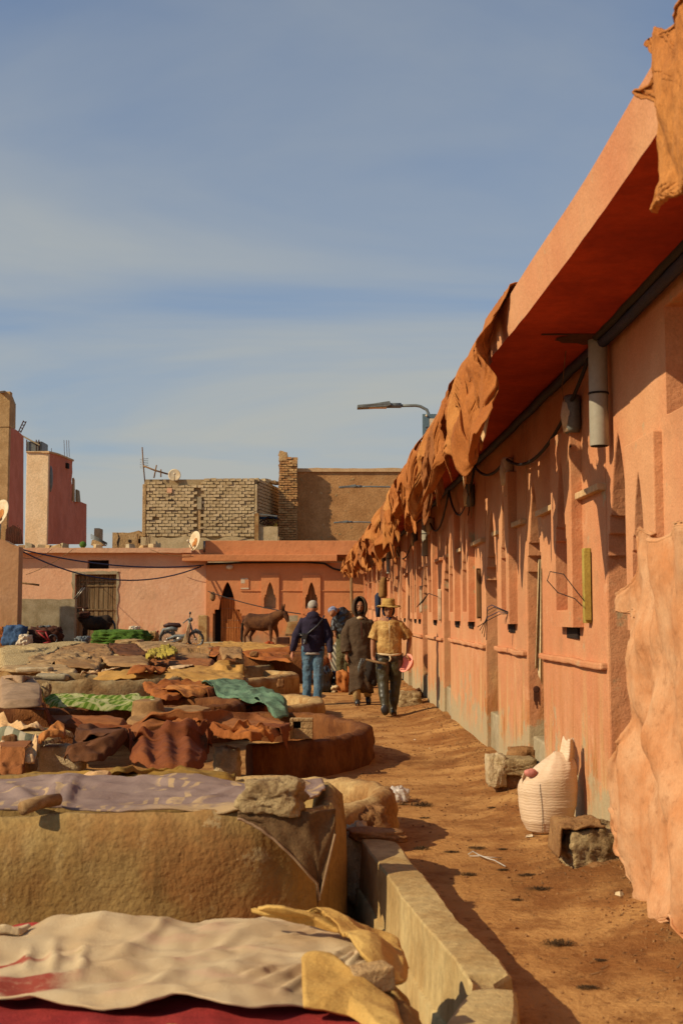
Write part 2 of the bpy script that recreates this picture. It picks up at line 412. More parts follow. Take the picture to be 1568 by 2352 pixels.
# ================================================================== WALL WITH OPENINGS
def open_top(op, a, side):
    d = abs(a - op['c']); hw = op['hw']; e = 1e-5 * side * (1 if a > op['c'] else -1)
    d = d + e
    if d > hw: return None
    if op.get('rect'): return op['z1']
    k = op.get('k', (1, .84, .68))
    if d > hw * k[1]: return op['z1']
    if d > hw * k[2]: return op['z2']
    t = min(1, max(0, d / (hw * k[2])))
    return op['z2'] + (op['za'] - op['z2']) * (1 - t ** 1.35) ** .72
def wall(mb, a0, a1, zb, zt, depth, ops, mp, step=.3, back=False):
    """mp(a, depth, z) -> world; zt/zb may be functions"""
    Zb = zb if callable(zb) else (lambda a: zb); Zt = zt if callable(zt) else (lambda a: zt)
    br = {round(a0, 5), round(a1, 5)}
    n = max(1, int((a1 - a0) / step))
    for i in range(n + 1): br.add(round(a0 + (a1 - a0) * i / n, 5))
    for op in ops:
        k = op.get('k', (1, .84, .68)); hw = op['hw']
        if op.get('rect'): add = [-hw, hw]
        else: add = [-hw, -hw * k[1]] + list(np.linspace(-hw * k[2], hw * k[2], 13)) + [hw * k[1], hw]
        for d in add: br.add(round(op['c'] + d, 5))
    br = sorted(b for b in br if a0 - 1e-4 <= b <= a1 + 1e-4)
    br = [b for i, b in enumerate(br) if i == 0 or b - br[i - 1] > 1e-4]
    def rng_(a, s):
        for op in ops:
            if abs(a + s * 1e-4 - op['c']) < op['hw']:
                t = open_top(op, a, s)
                if t is not None: return (op['z0'], t)
        return None
    q = lambda *p: mb.add(p, [(0, 1, 2, 3)])
    for a, b in zip(br, br[1:]):
        r1, r2 = rng_(a, 1), rng_(b, -1)
        if r1 and r2:
            q(mp(a, 0, r1[1]), mp(b, 0, r2[1]), mp(b, 0, Zt(b)), mp(a, 0, Zt(a)))
            q(mp(a, 0, r1[1]), mp(b, 0, r2[1]), mp(b, depth, r2[1]), mp(a, depth, r1[1]))
            if r1[0] > Zb(a) + .001:
                q(mp(a, 0, Zb(a)), mp(b, 0, Zb(b)), mp(b, 0, r1[0]), mp(a, 0, r1[0]))
                q(mp(a, 0, r1[0]), mp(b, 0, r1[0]), mp(b, depth, r1[0]), mp(a, depth, r1[0]))
        else:
            q(mp(a, 0, Zb(a)), mp(b, 0, Zb(b)), mp(b, 0, Zt(b)), mp(a, 0, Zt(a)))
        q(mp(a, 0, Zt(a)), mp(b, 0, Zt(b)), mp(b, depth, Zt(b)), mp(a, depth, Zt(a)))
        if back: q(mp(a, depth, Zb(a)), mp(b, depth, Zb(b)), mp(b, depth, Zt(b)), mp(a, depth, Zt(a)))
    for i, a in enumerate(br):
        L = rng_(a, -1) if i > 0 else 'e'; R = rng_(a, 1) if i < len(br) - 1 else 'e'
        segs = []
        if L == 'e' or R == 'e':
            o_ = R if L == 'e' else L
            if o_: segs = [(Zb(a), o_[0]), (o_[1], Zt(a))]
            else: segs = [(Zb(a), Zt(a))]
        elif (L is None) != (R is None): segs = [L or R]
        elif L and R and abs(L[1] - R[1]) > .001: segs = [(min(L[1], R[1]), max(L[1], R[1]))]
        for z0, z1 in segs:
            if z1 - z0 > .001: q(mp(a, 0, z0), mp(a, 0, z1), mp(a, depth, z1), mp(a, depth, z0))
    return mb

# ================================================================== RIGHT ROW BUILDING
def wob(y): return .018 * nz(y * .55, 1.7) + .012 * nz(y * 1.6, 5.1)
def RW(off=0.0):   # wall frame: a = along Y, d = into wall (+X)
    return lambda a, d, z: Vector((wallx(a) + wob(a) - off + d, a, z))
row = thing('row_building', 'long orange plastered workshop row with deep flat eave along the right of the alley', 'building', (1.7, 8, 0))
def rz(y): return lift(y)
DOORS = []
bays = [(2.6, 6.88, [6.52], 0), (7.53, 9.66, [8.52], 1), (10.42, 12.13, [11.2], 1), (13.0, 16.6, [14.28, 15.72], 1), (17.5, 20.0, [18.7], 1), (20.85, 23.4, [21.6, 22.7], 1)]
y = 24.2
rb = random.Random(3)
while y < 47.6:
    L = rb.choice([2.3, 2.7, 3.1]); wins = [y + L / 2] if L < 2.5 else [y + L * .3, y + L * .7]
    bays.append((y, min(y + L, 49.2), wins, 1)); y += L + .8
SOF = lambda y: 3.22 + .45 * sm(22, 50, y) + .02 * nz(y * .5, 8)
for i, (y0, y1, wins, led) in enumerate(bays):
    ops = [dict(c=w, hw=.19, z0=1.52 + rz(w), z1=2.02 + rz(w), z2=2.12 + rz(w), za=2.62 + rz(w), k=(1, .86, .72)) for w in wins]
    g = rz((y0 + y1) / 2)
    if i == 0: ops = [dict(c=6.55, hw=.15, z0=1.52, z1=1.85, z2=1.93, za=2.27, k=(1, .86, .72)), dict(c=5.6, hw=.55, z0=2.52, z1=3.08, rect=True)]
    mb = MB(); wall(mb, y0, y1, -.3, lambda a: SOF(a) + .01, .34, ops, RW(), .25)
    mb.build('bay_wall', ORANGE, row, merge=True, bevel=.014 if i < 5 else 0)
    # spandrel over the door gap after this bay: keyhole arch
    if i < len(bays) - 1:
        n0 = bays[i + 1][0]; c = (y1 + n0) / 2; hw = (n0 - y1) / 2
        mb = MB(); wall(mb, y1 + .001, n0 - .001, 1.86 + g, lambda a: SOF(a) + .008, .335,
                        [dict(c=c, hw=hw * .86, z0=1.86 + g, z1=1.99 + g, z2=2.10 + g, za=2.58 + g, k=(1, .84, .70))], RW(-.006), .2)
        mb.build('door_arch', ORANGE, row, merge=True, bevel=.01 if i < 4 else 0)
        mb = MB(); mb.bb(wallx(c) + .03, wallx(c) + .36, y1 + .002, n0 - .002, -.3, .47 + g)
        mb.build('door_step', CEMENT, row, bevel=.015)
        d_ = MB(); x = wallx(c) + .17
        npl = 5
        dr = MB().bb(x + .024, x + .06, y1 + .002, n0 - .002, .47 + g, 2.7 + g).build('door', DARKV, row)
        if i < 9:
            for k in range(npl):
                aa = y1 + (n0 - y1) * k / npl
                MB().bb(x, x + .022, aa + .006, aa + (n0 - y1) / npl - .006, .475 + g, 1.95 + g).build('plank', WOOD, dr)
    for w in wins:
        # proud window surround and recessed back
        w0, w1 = w - .33, w + .33
        mb = MB(); op = dict(c=w, hw=.185, z0=1.525 + rz(w), z1=2.015 + rz(w), z2=2.115 + rz(w), za=2.61 + rz(w), k=(1, .86, .72))
        if i == 0: w0, w1 = 6.24, 6.84; op = dict(c=6.55, hw=.145, z0=1.525, z1=1.845, z2=1.925, za=2.265, k=(1, .86, .72))
        wall(mb, w0, w1, 1.41 + g, (2.78 if i else 2.45) + g, .082 if i else .052, [op], RW(.078 if i else .048), .2)
        sr = mb.build('window_surround', ORANGE, row, merge=True, bevel=.008 if i < 5 else 0)
        MB().bb(wallx(w) + .155, wallx(w) + .2, w - .22, w + .22, 1.45 + g, (2.7 if i else 2.4) + g).build('window_back', FAR_OR if i != 5 else DARKV, sr)
        # dark block stands in for the shadow under the surround
        MB().bb(wallx(w) + wob(w) - .012, wallx(w) + .05, w - .2, w + .2, 1.33 + g, 1.405 + g).build('surround_shadow', DARKV, sr) if i > 0 and i < 7 else None
    # string courses
    if led:
        for (b0, b1, zc, hh, pr) in [(y0 + .02, y1 - .02, 1.17 + g - .004 * (y0 - 8), .045, .042)]:
            mb = MB(); m = RW(pr)
            nn = max(3, int((b1 - b0) / .15))
            for k in range(nn):
                a, b = b0 + (b1 - b0) * k / nn, b0 + (b1 - b0) * (k + 1) / nn
                z0a, z0b = zc + .012 * nz(a * 3, 2), zc + .012 * nz(b * 3, 2)
                P = [m(a, 0, z0a - hh / 2), m(b, 0, z0b - hh / 2), m(b, 0, z0b + hh / 2), m(a, 0, z0a + hh / 2)]
                Q = [p + Vector((pr + .02, 0, 0)) for p in P]
                mb.add(P + Q, [(0, 1, 2, 3), (4, 7, 6, 5), (0, 4, 5, 1), (3, 2, 6, 7)] + ([(0, 3, 7, 4)] if k == 0 else []) + ([(1, 5, 6, 2)] if k == nn - 1 else []))
            mb.build('string_course', ORANGE, row, merge=True, bevel=.012 if i < 5 else 0)
        edges = [y0] + [e for w in wins for e in (w - .33, w + .33)] + [y1]
        for k in range(0, len(edges), 2):
            if edges[k + 1] - edges[k] < .12: continue
            mb = MB(); a, b = edges[k] + (.0 if k == 0 else .005), edges[k + 1] - .005
            m = RW(.05); P = [m(a, 0, 2.27 + g), m(b, 0, 2.27 + g), m(b, 0, 2.315 + g), m(a, 0, 2.315 + g)]
            Q = [p + Vector((.07, 0, 0)) for p in P]
            mb.add(P + Q, [(0, 1, 2, 3), (4, 7, 6, 5), (0, 4, 5, 1), (3, 2, 6, 7), (0, 3, 7, 4), (1, 5, 6, 2)])
            mb.build('upper_string_course', CREAM if i < 4 else ORANGE, row, bevel=.006)
# roof slab with wavy fascia
def fasx(y): return 1.165 - .0176 * y + .02 * nz(y * .35, 4.4) + (.03 * math.sin((y - 3) * .9) if y < 8 else 0)
def slab(mb, y0, y1, step):
    n = int((y1 - y0) / step); sec = []
    for k in range(n + 1):
        y = y0 + (y1 - y0) * k / n; s = SOF(y); f = fasx(y); j = -.03 - .006 * nz(y * 6, 9) - .01 * abs(nz(y * 1.5, 2))
        t = .225 + .03 * nz(y * .6, 6)
        sec.append([(f, y, s + j), (f - .012, y, s + t + j * .5), (f + .06, y, s + t + .015), (wallx(y) + 3.2, y, s + t + .02), (wallx(y) + 3.2, y, s), (wallx(y) + .25, y, s)])
    m = 6
    mb.add([p for r in sec for p in r], [(i * m + k, i * m + (k + 1) % m, (i + 1) * m + (k + 1) % m, (i + 1) * m + k) for i in range(n) for k in range(m)] + [tuple(range(m))[::-1], tuple(n * m + k for k in range(m))])
    mb.f = [f for f in mb.f if not (len(f) == 4 and f[0] % 6 in (5, 4) and f[1] % 6 in (0, 5))]; mb.sm = mb.sm[:len(mb.f)]
    return sec
mb = MB(); SEC = slab(mb, .6, 49.28, .14); mb.build('roof_slab', ORANGE, row)
# underside seam, pipe, conduit, cables
o = MB().bb(1.2, 1.62, 7.16, 7.19, SOF(7.2) - .036, SOF(7.2) + .01).build('crack_seam', DARK, row)
pts = [(wallx(y) - .055 + .01 * nz(y * 3, 1), y, SOF(y) - .06 + .02 * nz(y * 1.2, 3)) for y in np.linspace(2.6, 49, 150)]
MB().tube(pts, .034, 8).build('conduit', CABLEB, row)
pts = [(wallx(y) - .10 + .01 * nz(y * 3, 1), y, SOF(y) - .03) for y in np.linspace(2.6, 7.25, 20)]
MB().tube(pts, .026, 8).build('conduit', CABLE, row)
def pipe(y, top, bot, r=.058, x=None):
    x = x or wallx(y) - r - .015
    p = MB().tube([(x, y, top), (x, y, top - .1), (x, y, bot + .001), (x, y, bot)], r, 18).build('drainpipe', PVC, row)
    zc = bot + (top - bot) * .45
    MB().tube([(x, y, zc - .006), (x, y, zc + .006)], r + .005, 18).build('clamp_wire', CABLE, p)
    MB().tube([(x, y, bot - .004), (x, y, bot - .001)], r * .9, 14).build('pipe_mouth', DARKV, p)
PY = 7.33
pipe(PY, 3.235, 2.52)
MB().add([(wallx(7.3) - .16 + .17 * math.cos(a) * (1 + .6 * nz(a * 2.5)), 7.3 + .13 * math.sin(a) * (1 + .7 * nz(a * 3, 3)), SOF(7.3) - .036) for a in np.linspace(0, 6.1, 26)] , [tuple(range(26))]).build('damp_patch', DARK, row)
pipe(D(1003, 1240, 19.3).y, 3.2, 2.42, .07)
pipe(30, 3.3, 2.5, .06)
def sagcable(p0, p1, sag, r=.014, n=16, name='cable', mat=CABLE, parent=row):
    p0, p1 = Vector(p0), Vector(p1)
    pts = [p0.lerp(p1, t) - Vector((0, 0, sag * 4 * t * (1 - t))) for t in np.linspace(0, 1, n)]
    return MB().tube(pts, r, 6).build(name, mat, parent)
lampY = [8.2, 11.05, 13.9, 18.8, 22, 27, 33, 40]
for i, ly in enumerate(lampY):
    x = wallx(ly) - .055; zl = 2.86 + rz(ly) - (.06 if i == 1 else 0)
    b = MB().loft([(x, ly, zl - .13, .045, .065), (x, ly, zl - .10, .058, .085), (x, ly, zl + .1, .06, .09), (x, ly, zl + .125, .05, .075)], 14).build('wall_lamp', WHITEP if i % 2 else METALG, row)
    MB().loft([(x - .02, ly, zl - .125, .04, .055), (x - .032, ly, zl, .045, .075), (x - .02, ly, zl + .1, .04, .06)], 12).build('lamp_cover', WHITEP, b)
    MB().tube([(x, ly, zl - .13), (x - .01, ly + .02, zl - .2), (x - .02, ly - .01, zl - .23), (x - .03, ly - .1, zl - .235)], .006, 5).build('wire', CABLE, b)
for a, b, sg in [(7.6, 11.05, .28), (11.05, 13.3, .12), (13.3, 16.0, .42), (16, 18.8, .3), (22, 27, .3)]:
    za = SOF(a) - .1 if a not in lampY else 2.92; zb_ = SOF(b) - .1 if b not in lampY else 2.92
    sagcable((wallx(a) - .07, a, za), (wallx(b) - .07, b, zb_), sg)
def wire(pts, r=.004, mat=CABLE, name='wire', parent=row):
    return MB().tube(pts, r, 5).build(name, mat, parent)
wire([(wallx(7.6) - .2, 7.65, 3.2), (wallx(8) - .16, 8.0, 3.0), (wallx(8.2) - .13, 8.1, 2.93)], .003, WOOD)
wire([(wallx(12.9) - .3, 12.4, 3.05), (wallx(12.9) - .22, 12.6, 2.85), (wallx(12.9) - .2, 12.6, 2.7), (wallx(12.9) - .18, 12.7, 2.5)], .005, WOOD)
# light casings (yellow and white batten boxes)
for (yy, z0, z1, mt) in [(7.93, 1.44, 1.93, YELLOW), (10.9, 1.44, 1.88, YELLOW), (13.35, 1.45, 2.0, WOOD), (17.75, 1.40, 1.86, WHITEP), (20.95, 1.52, 1.98, WHITEP), (26, 1.7, 2.2, WHITEP), (29.4, 1.7, 2.1, WHITEP), (35, 1.8, 2.2, WHITEP)]:
    x = wallx(yy) + wob(yy)
    b = MB().bb(x - .045, x - .002, yy, yy + .085, z0, z1).build('light_casing', mt, row, bevel=.004)
    MB().bb(x - .05, x - .01, yy - .02, yy - .001, z0 + .02, z1 - .02).build('casing_lid', mt, b)
x = wallx(7.9) - .05
wire([(x, 7.92, 1.58), (x - .05, 7.98, 1.66), (x - .12, 8.0, 1.76), (x - .2, 8.05, 1.78), (x - .22, 8.05, 1.72), (x - .16, 8.0, 1.64), (x - .06, 7.95, 1.6), (x - .02, 7.9, 1.55)], .0035)
rw = random.Random(9)
for q in range(5):
    x = wallx(10.9) - .05
    wire([(x, 10.88, 1.50), (x - .1 - .02 * q, 10.95, 1.5 + .02 * q), (x - .2, 11.1, 1.44 + .03 * q), (x - .28 + .02 * q, 11.2, 1.38 - .03 * q)], .004, [CABLE, CABLEB, WOOD][q % 3])
for q in range(3):
    x = wallx(17.7) - .06
    wire([(x, 17.7, 1.75), (x - .12, 17.9, 1.8), (x - .2 - .04 * q, 18.1, 1.66 - .03 * q)], .006)
# painted drip mark at the second door jamb
mb = MB(); yj = 10.418
mb.ball((wallx(10.4) + .07, yj, .86), (.03, .004, .03), 10, 6)
for q in range(5): mb.bb(wallx(10.4) + .045 + q * .011, wallx(10.4) + .05 + q * .011, yj - .003, yj, .86 - .1 - .03 * (q % 3), .86)
mb.build('paint_drip', DARK, row)

# ================================================================== FAR ORANGE BUILDING (closes the alley)
FY = 50.0; FS = F / FY
def fx(x): return D(x, 1410, FY).x
def fzv(y): return D(784, y, FY).z
FB = lambda off=0.0: (lambda a, d, z: Vector((a, FY - off + d + .01 * nz(a, 3), z)))
fo = thing('orange_building', 'orange single storey building with horseshoe arched door closing off the end of the alley', 'building', (fx(640), FY, .3))
ztop = fzv(1292)
dx = fx(522); w1 = fx(620); w2 = fx(715)
door = dict(c=dx, hw=(fx(556) - fx(490)) / 2, z0=.2, z1=fzv(1409), z2=fzv(1400), za=fzv(1336), k=(1, .88, .60))
mk = lambda c: dict(c=c, hw=.25, z0=fzv(1398), z1=fzv(1372), z2=fzv(1366), za=fzv(1337), k=(1, .85, .66))
mb = MB(); wall(mb, fx(473), wallx(50) + .1, -.1, ztop, .4, [door, mk(w1), mk(w2)], FB(), .4)
mb.build('facade', FAR_OR, fo, merge=True)
for c in (w1, w2):
    mb = MB(); o_ = mk(c); o_['hw'] -= .004; o_['z0'] += .004
    wall(mb, c - .37, c + .37, fzv(1410), fzv(1320), .08, [o_], FB(.07), .3)
    sr = mb.build('window_surround', FAR_OR, fo, merge=True)
    MB().bb(c - .26, c + .26, FY + .2, FY + .24, fzv(1402), fzv(1330)).build('window_back', CEMENT if c == w1 else WOOD, sr)
    MB().bb(c - .27, c + .27, FY - .12, FY - .071, fzv(1410) - .06, fzv(1410) - .005).build('sill', FAR_OR, sr)
for k in range(6):
    MB().ball((w2 - .18 + k * .07, FY + .05, fzv(1398) + .04 + .03 * (k % 2)), (.06, .05, .06), 8, 5).build('bundle', [CREAMC, WHITEP, BURLAP][k % 3], fo)
for a, b in [(fx(552), w1 - .372), (w1 + .372, w2 - .372), (w2 + .372, wallx(50) + .1)]:
    MB().bb(a, b, FY - .035, FY + .005, fzv(1358), fzv(1355.5)).build('string_course', FAR_OR, fo)
# slab and parapet
MB().bb(fx(432) - .2, fx(774), FY - .47, FY - .02, fzv(1290), fzv(1275)).build('eave_slab', FAR_OR, fo, bevel=.02)
MB().bb(fx(470), fx(830), FY - .1, FY + .3, fzv(1275), fzv(1242)).build('parapet', FAR_OR, fo, bevel=.02)
MB().bb(fx(470), 4, FY + .3, FY + 4, fzv(1280), fzv(1262)).build('roof', FAR_OR, fo)
# planked arched door, half open, with studs
dl, dr_ = dx - door['hw'], dx + door['hw']
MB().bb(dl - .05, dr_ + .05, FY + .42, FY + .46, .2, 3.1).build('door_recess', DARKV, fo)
dd = MB().bb(dx - .28, dr_ - .01, FY + .26, FY + .3, .32, fzv(1372)).build('door', DOORW, fo)
for k in range(8):
    x0 = dx - .28 + (dr_ - dx + .27) * k / 8; x1 = dx - .28 + (dr_ - dx + .27) * (k + 1) / 8
    MB().bb(x0 + .006, x1 - .008, FY + .235, FY + .258, .33, fzv(1375) + .0 ).build('plank', DOORW, dd)
for zq in (fzv(1442), fzv(1425), fzv(1398)):
    mb = MB()
    for k in range(9): mb.ball((dx - .24 + k * .095, FY + .23, zq), .014, 6, 4)
    mb.build('stud_row', STEEL, dd)
MB().bb(dl, dl + .07, FY + .1, FY + .3, .3, fzv(1409)).build('door_frame', WOOD, fo)
MB().bb(fx(456), fx(477) - .005, FY - .05, FY + .1, 0, fzv(1413)).build('worn_pier', CLAYP, fo, bevel=.03)
MB().bb(dl - .3, dr_ + .5, FY - .55, FY - .02, .1, .36).build('doorstep', CEMENT, fo, bevel=.03)
# wall lamp, notice, cable
b = MB().ball((fx(527), FY - .1, fzv(1303)), (.15, .08, .1), 12, 8).build('wall_lamp', WHITEP, fo)
nt = MB().bb(fx(552), fx(571), FY - .03, FY - .002, fzv(1354), fzv(1326)).build('painted_notice', FAR_OR, fo)
MB().bb(fx(553), fx(562), FY - .034, FY - .031, fzv(1340), fzv(1328)).build('white_stroke', WHITEP, nt)
MB().bb(fx(562.5), fx(569), FY - .034, FY - .031, fzv(1331), fzv(1328)).build('white_stroke', WHITEP, nt)
MB().bb(fx(553), fx(571), FY - .034, FY - .031, fzv(1353), fzv(1350)).build('white_stroke', WHITEP, nt)
pts = [D(473, 1296, FY - .1), D(560, 1292, FY - .1), D(700, 1291, FY - .1), D(745, 1294, FY - .1), D(765, 1306, FY - .1), D(785, 1311, FY - .1), D(806, 1312, FY - .1)]
MB().tube(pts, .045, 6).build('cable', CABLE, fo)

# ================================================================== PINK LOW BUILDING (left back)
po = thing('pink_building', 'low pink building with plank door and small black vent at the back left', 'building', (fx(250), FY, .3))
vent = dict(c=(fx(198) + fx(247)) / 2, hw=(fx(247) - fx(198)) / 2, z0=fzv(1306), z1=fzv(1286), rect=True)
pd = dict(c=(fx(170) + fx(265)) / 2, hw=(fx(265) - fx(170)) / 2, z0=.1, z1=fzv(1319), rect=True)
mb = MB(); pm = lambda a, d, z: Vector((a, FY + .15 + d, z))
wall(mb, fx(-60), fx(473) - .005, -.1, fzv(1312), .4, [pd], pm, .5); wall(mb, fx(-60), fx(473) - .005, fzv(1312), fzv(1262), .4, [vent], pm, .5)
mb.build('facade', PINK, po, merge=True)
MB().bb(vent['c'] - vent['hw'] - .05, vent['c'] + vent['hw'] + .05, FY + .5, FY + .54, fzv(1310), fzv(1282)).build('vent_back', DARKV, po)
mb = MB(); n = 60
a0, a1 = fx(-60), fx(440)
sec = []
for k in range(n + 1):
    a = a0 + (a1 - a0) * k / n; j = .03 * nz(a * 1.7, 3); j2 = .05 * nz(a * 1.1, 7)
    sec.append([(a, FY - .22, fzv(1270) + j), (a, FY - .24, fzv(1259) + j2), (a, FY + 4, fzv(1259) + .02), (a, FY + 4, fzv(1266)), (a, FY + .1, fzv(1266))])
m = 5
mb.add([p for r in sec for p in r], [(i * m + k, i * m + (k + 1) % m, (i + 1) * m + (k + 1) % m, (i + 1) * m + k) for i in range(n) for k in range(m)] + [tuple(range(m))[::-1], tuple(n * m + k for k in range(m))])
mb.build('roof_slab', PINK, po)
# ragged cement frame round the door
mb = MB(); P = []; rr = random.Random(5)
c0, c1, c2, c3 = fx(161), fx(272), fx(170) - .004, fx(265) + .004; zt_ = fzv(1313)
out = [(c0 + .08 * rr.random(), z) for z in np.linspace(.1, zt_, 14)] + [(x, zt_ + .05 * rr.random()) for x in np.linspace(c0, c1, 10)] + [(c1 - .09 * rr.random(), z) for z in np.linspace(zt_, .1, 14)]
inn = [(c2, z) for z in np.linspace(.1, fzv(1319), 14)] + [(x, fzv(1319) + .004) for x in np.linspace(c2, c3, 10)] + [(c3, z) for z in np.linspace(fzv(1319), .1, 14)]
yy = FY + .12
n = len(out)
mb.add([(x, yy, z) for x, z in out] + [(x, yy, z) for x, z in inn] + [(x, yy + .1, z) for x, z in out], [(i, i + 1, n + i + 1, n + i) for i in range(n - 1)] + [(i, i + 1, 2 * n + i + 1, 2 * n + i) for i in range(n - 1)])
mb.build('door_frame', CEMENT, po)
dd = MB().bb(c2 - .02, c3 + .02, FY + .42, FY + .46, .1, fzv(1318)).build('plank_door', WOODG, po)
nb = 9
for k in range(nb):
    x0 = c2 + (c3 - c2) * k / nb; x1 = c2 + (c3 - c2) * (k + 1) / nb
    MB().bb(x0 + .02, x1 - .01, FY + .36 + .015 * (k % 2), FY + .41, .12, fzv(1321) - .03 * rr.random()).build('plank', WOODG, dd)
for zq in (fzv(1335), fzv(1345), fzv(1400)):
    MB().bb(c2 + .01, c3 - .01, FY + .33, FY + .355, zq - .03, zq + .03).build('rail', WOODG, dd)
# rubble on the pink roof
for i, (x, yq, s) in enumerate([(130, 1254, .5), (95, 1252, .35), (148, 1255, .35), (330, 1256, .3), (350, 1256, .25), (70, 1250, .5), (50, 1250, .4), (225, 1255, .2), (300, 1257, .3), (112, 1256, .3)]):
    p = D(x, 1259, FY + .3); mb = MB(); mb.box((p.x, FY + .3, fzv(1259) + .07), (s, .3, .14 + .06 * (i % 3)), Euler((0, .1 * (i % 3 - 1), .3 * i)).to_matrix(), .8, .03)
    tag(mb.build('rubble_piece', [MUDB, BRICK, CEMENT][i % 3], None), ['', ''][0] or 'broken masonry piece on the pink roof, %s' % ['nearest the beige house', 'left of the beige house corner', 'just right of the beige house corner', 'near the middle of the roof', 'right of the middle of the roof', 'leftmost but one', 'leftmost by the red tower', 'behind the green bundle', 'left of the middle of the roof', 'low flat one below the beige house'][i], 'rubble', 'rubble on the pink roof')
p = D(191, 1252, FY + .2); tag(MB().ball((p.x, FY + .2, fzv(1257) + .12), (.15, .12, .14), 12, 8).build('green_bundle', GREENH), 'small bright green bundle lying on the edge of the pink roof', 'bundle')
# underside of the eave, its shade put into a dark red colour
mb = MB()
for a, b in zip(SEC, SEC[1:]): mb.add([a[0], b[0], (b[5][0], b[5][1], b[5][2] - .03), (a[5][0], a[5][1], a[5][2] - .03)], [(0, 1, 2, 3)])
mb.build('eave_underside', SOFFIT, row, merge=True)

# ================================================================== BUILDINGS BEHIND
def rough_slab(mb, x0, x1, y0, y1, z0, zt, amp=.05, step=.4, o=0):
    """block with an uneven broken top; zt may be a function of x"""
    n = max(2, int((x1 - x0) / step)); Z = zt if callable(zt) else (lambda x: zt); sec = []
    for k in range(n + 1):
        x = x0 + (x1 - x0) * k / n; z = Z(x) + amp * nz(x * 2.3, y0, 0, o) * 2
        sec.append([(x, y0, z0), (x, y0, z), (x, y1, z + amp * nz(x * 3, 9, 0, o)), (x, y1, z0)])
    m = 4
    mb.add([p for r in sec for p in r], [(i * m + k, i * m + (k + 1) % m, (i + 1) * m + (k + 1) % m, (i + 1) * m + k) for i in range(n) for k in range(m)] + [tuple(range(m))[::-1], tuple(n * m + k for k in range(m))])
    return mb
BY = 58.0
bx = lambda x: D(x, 1410, BY).x
bz = lambda y: D(784, y, BY).z
# ---- brick building: every brick its own piece
bb_ = thing('brick_building', 'unplastered sand brick upper storey with satellite dish and pole aerial on its parapet', 'building', (bx(456), BY, 4))
z0, z1 = bz(1232), bz(1098)
MB().bb(bx(325) + .03, bx(588), BY + .14, BY + 3.2, z0 - .2, z1 - .05).build('masonry_core', MORTAR, bb_)
side = MB(); 
rs = random.Random(11)
br_mesh = []
for v in range(6):
    mb = MB(); mb.box((0, 0, 0), (1, 1, 1), None, 1, .045); 
    o = mb.build('brick', [BRICK, BRICK2, BRICK, BRICK2, BRICK, CLAYP][v] if v < 5 else BRICK, None, bevel=0); br_mesh.append(o.data); bpy.data.objects.remove(o)
cb_mesh = []
for v in range(4):
    m_ = br_mesh[v].copy(); m_.materials.clear(); m_.materials.append(MUDW if v % 2 else simple('ochre brick', (.58, .36, .16), (.46, .26, .1), 3, 30, .5, .02)); cb_mesh.append(m_)
nrow = 18; rh = (z1 - z0) / nrow
W0, W1 = bx(333), bx(583)
ncol = 17; bw = (W1 - W0) / ncol; cnt = 0; extra = MB()
for r in range(nrow):
    zc = z0 + rh * (r + .5)
    for k in range(ncol + 1):
        xc = W0 + bw * (k + (.5 if r % 2 else 0)); 
        x0, x1_ = max(W0, xc - bw / 2), min(W1, xc + bw / 2)
        if x1_ - x0 < .08: continue
        xm = (x0 + x1_) / 2; px = 784 + xm * F / BY
        if r >= nrow - 1 and px < 470: continue
        if r == nrow - 2 and 378 < px < 455: continue
        if abs(px - 456) < 6 and r < nrow - 3: continue
        if rs.random() < .012: continue
        cnt += 1
        dy = rs.uniform(-.035, .03); sx, sz = (x1_ - x0) - rs.uniform(.015, .045), rh - rs.uniform(.018, .042)
        if cnt <= 296:
            o = bpy.data.objects.new('brick', br_mesh[rs.randrange(5)]); C.objects.link(o); o.parent = bb_
            o.location = Vector((xm, BY + .08 + dy, zc + rs.uniform(-.012, .012))) - wloc(bb_); o.scale = (sx, .16, sz)
            o.rotation_euler = (0, rs.uniform(-.02, .02), rs.uniform(-.03, .03))
        else: extra.box((xm, BY + .08 + dy, zc), (sx, .16, sz), None, 1, .008)
extra.build('upper_bricks', BRICK2, bb_, kind='stuff')
MB().bb(bx(324), bx(332.5), BY - .02, BY + .3, z0, bz(1112)).build('corner_pier', MUDB, bb_, bevel=.02)
MB().bb(bx(584), bx(589.5), BY - .02, BY + .3, z0 + .1, z1 - .3).build('corner_pier', BRICK, bb_, bevel=.02)
MB().bb(bx(453), bx(459), BY + .0, BY + .2, z0, bz(1140)).build('mortar_pier', MUDB, bb_)
MB().bb(bx(451), bx(461), BY - .06, BY + .12, bz(1170), bz(1142)).build('board', CEMENT, bb_)
MB().bb(bx(381), bx(392), BY - .05, BY + .0, bz(1132), bz(1121)).build('patch', PINK, bb_)
MB().bb(bx(383), bx(396), BY - .03, BY + .05, bz(1151), bz(1147)).build('vent_hole', DARKV, bb_)
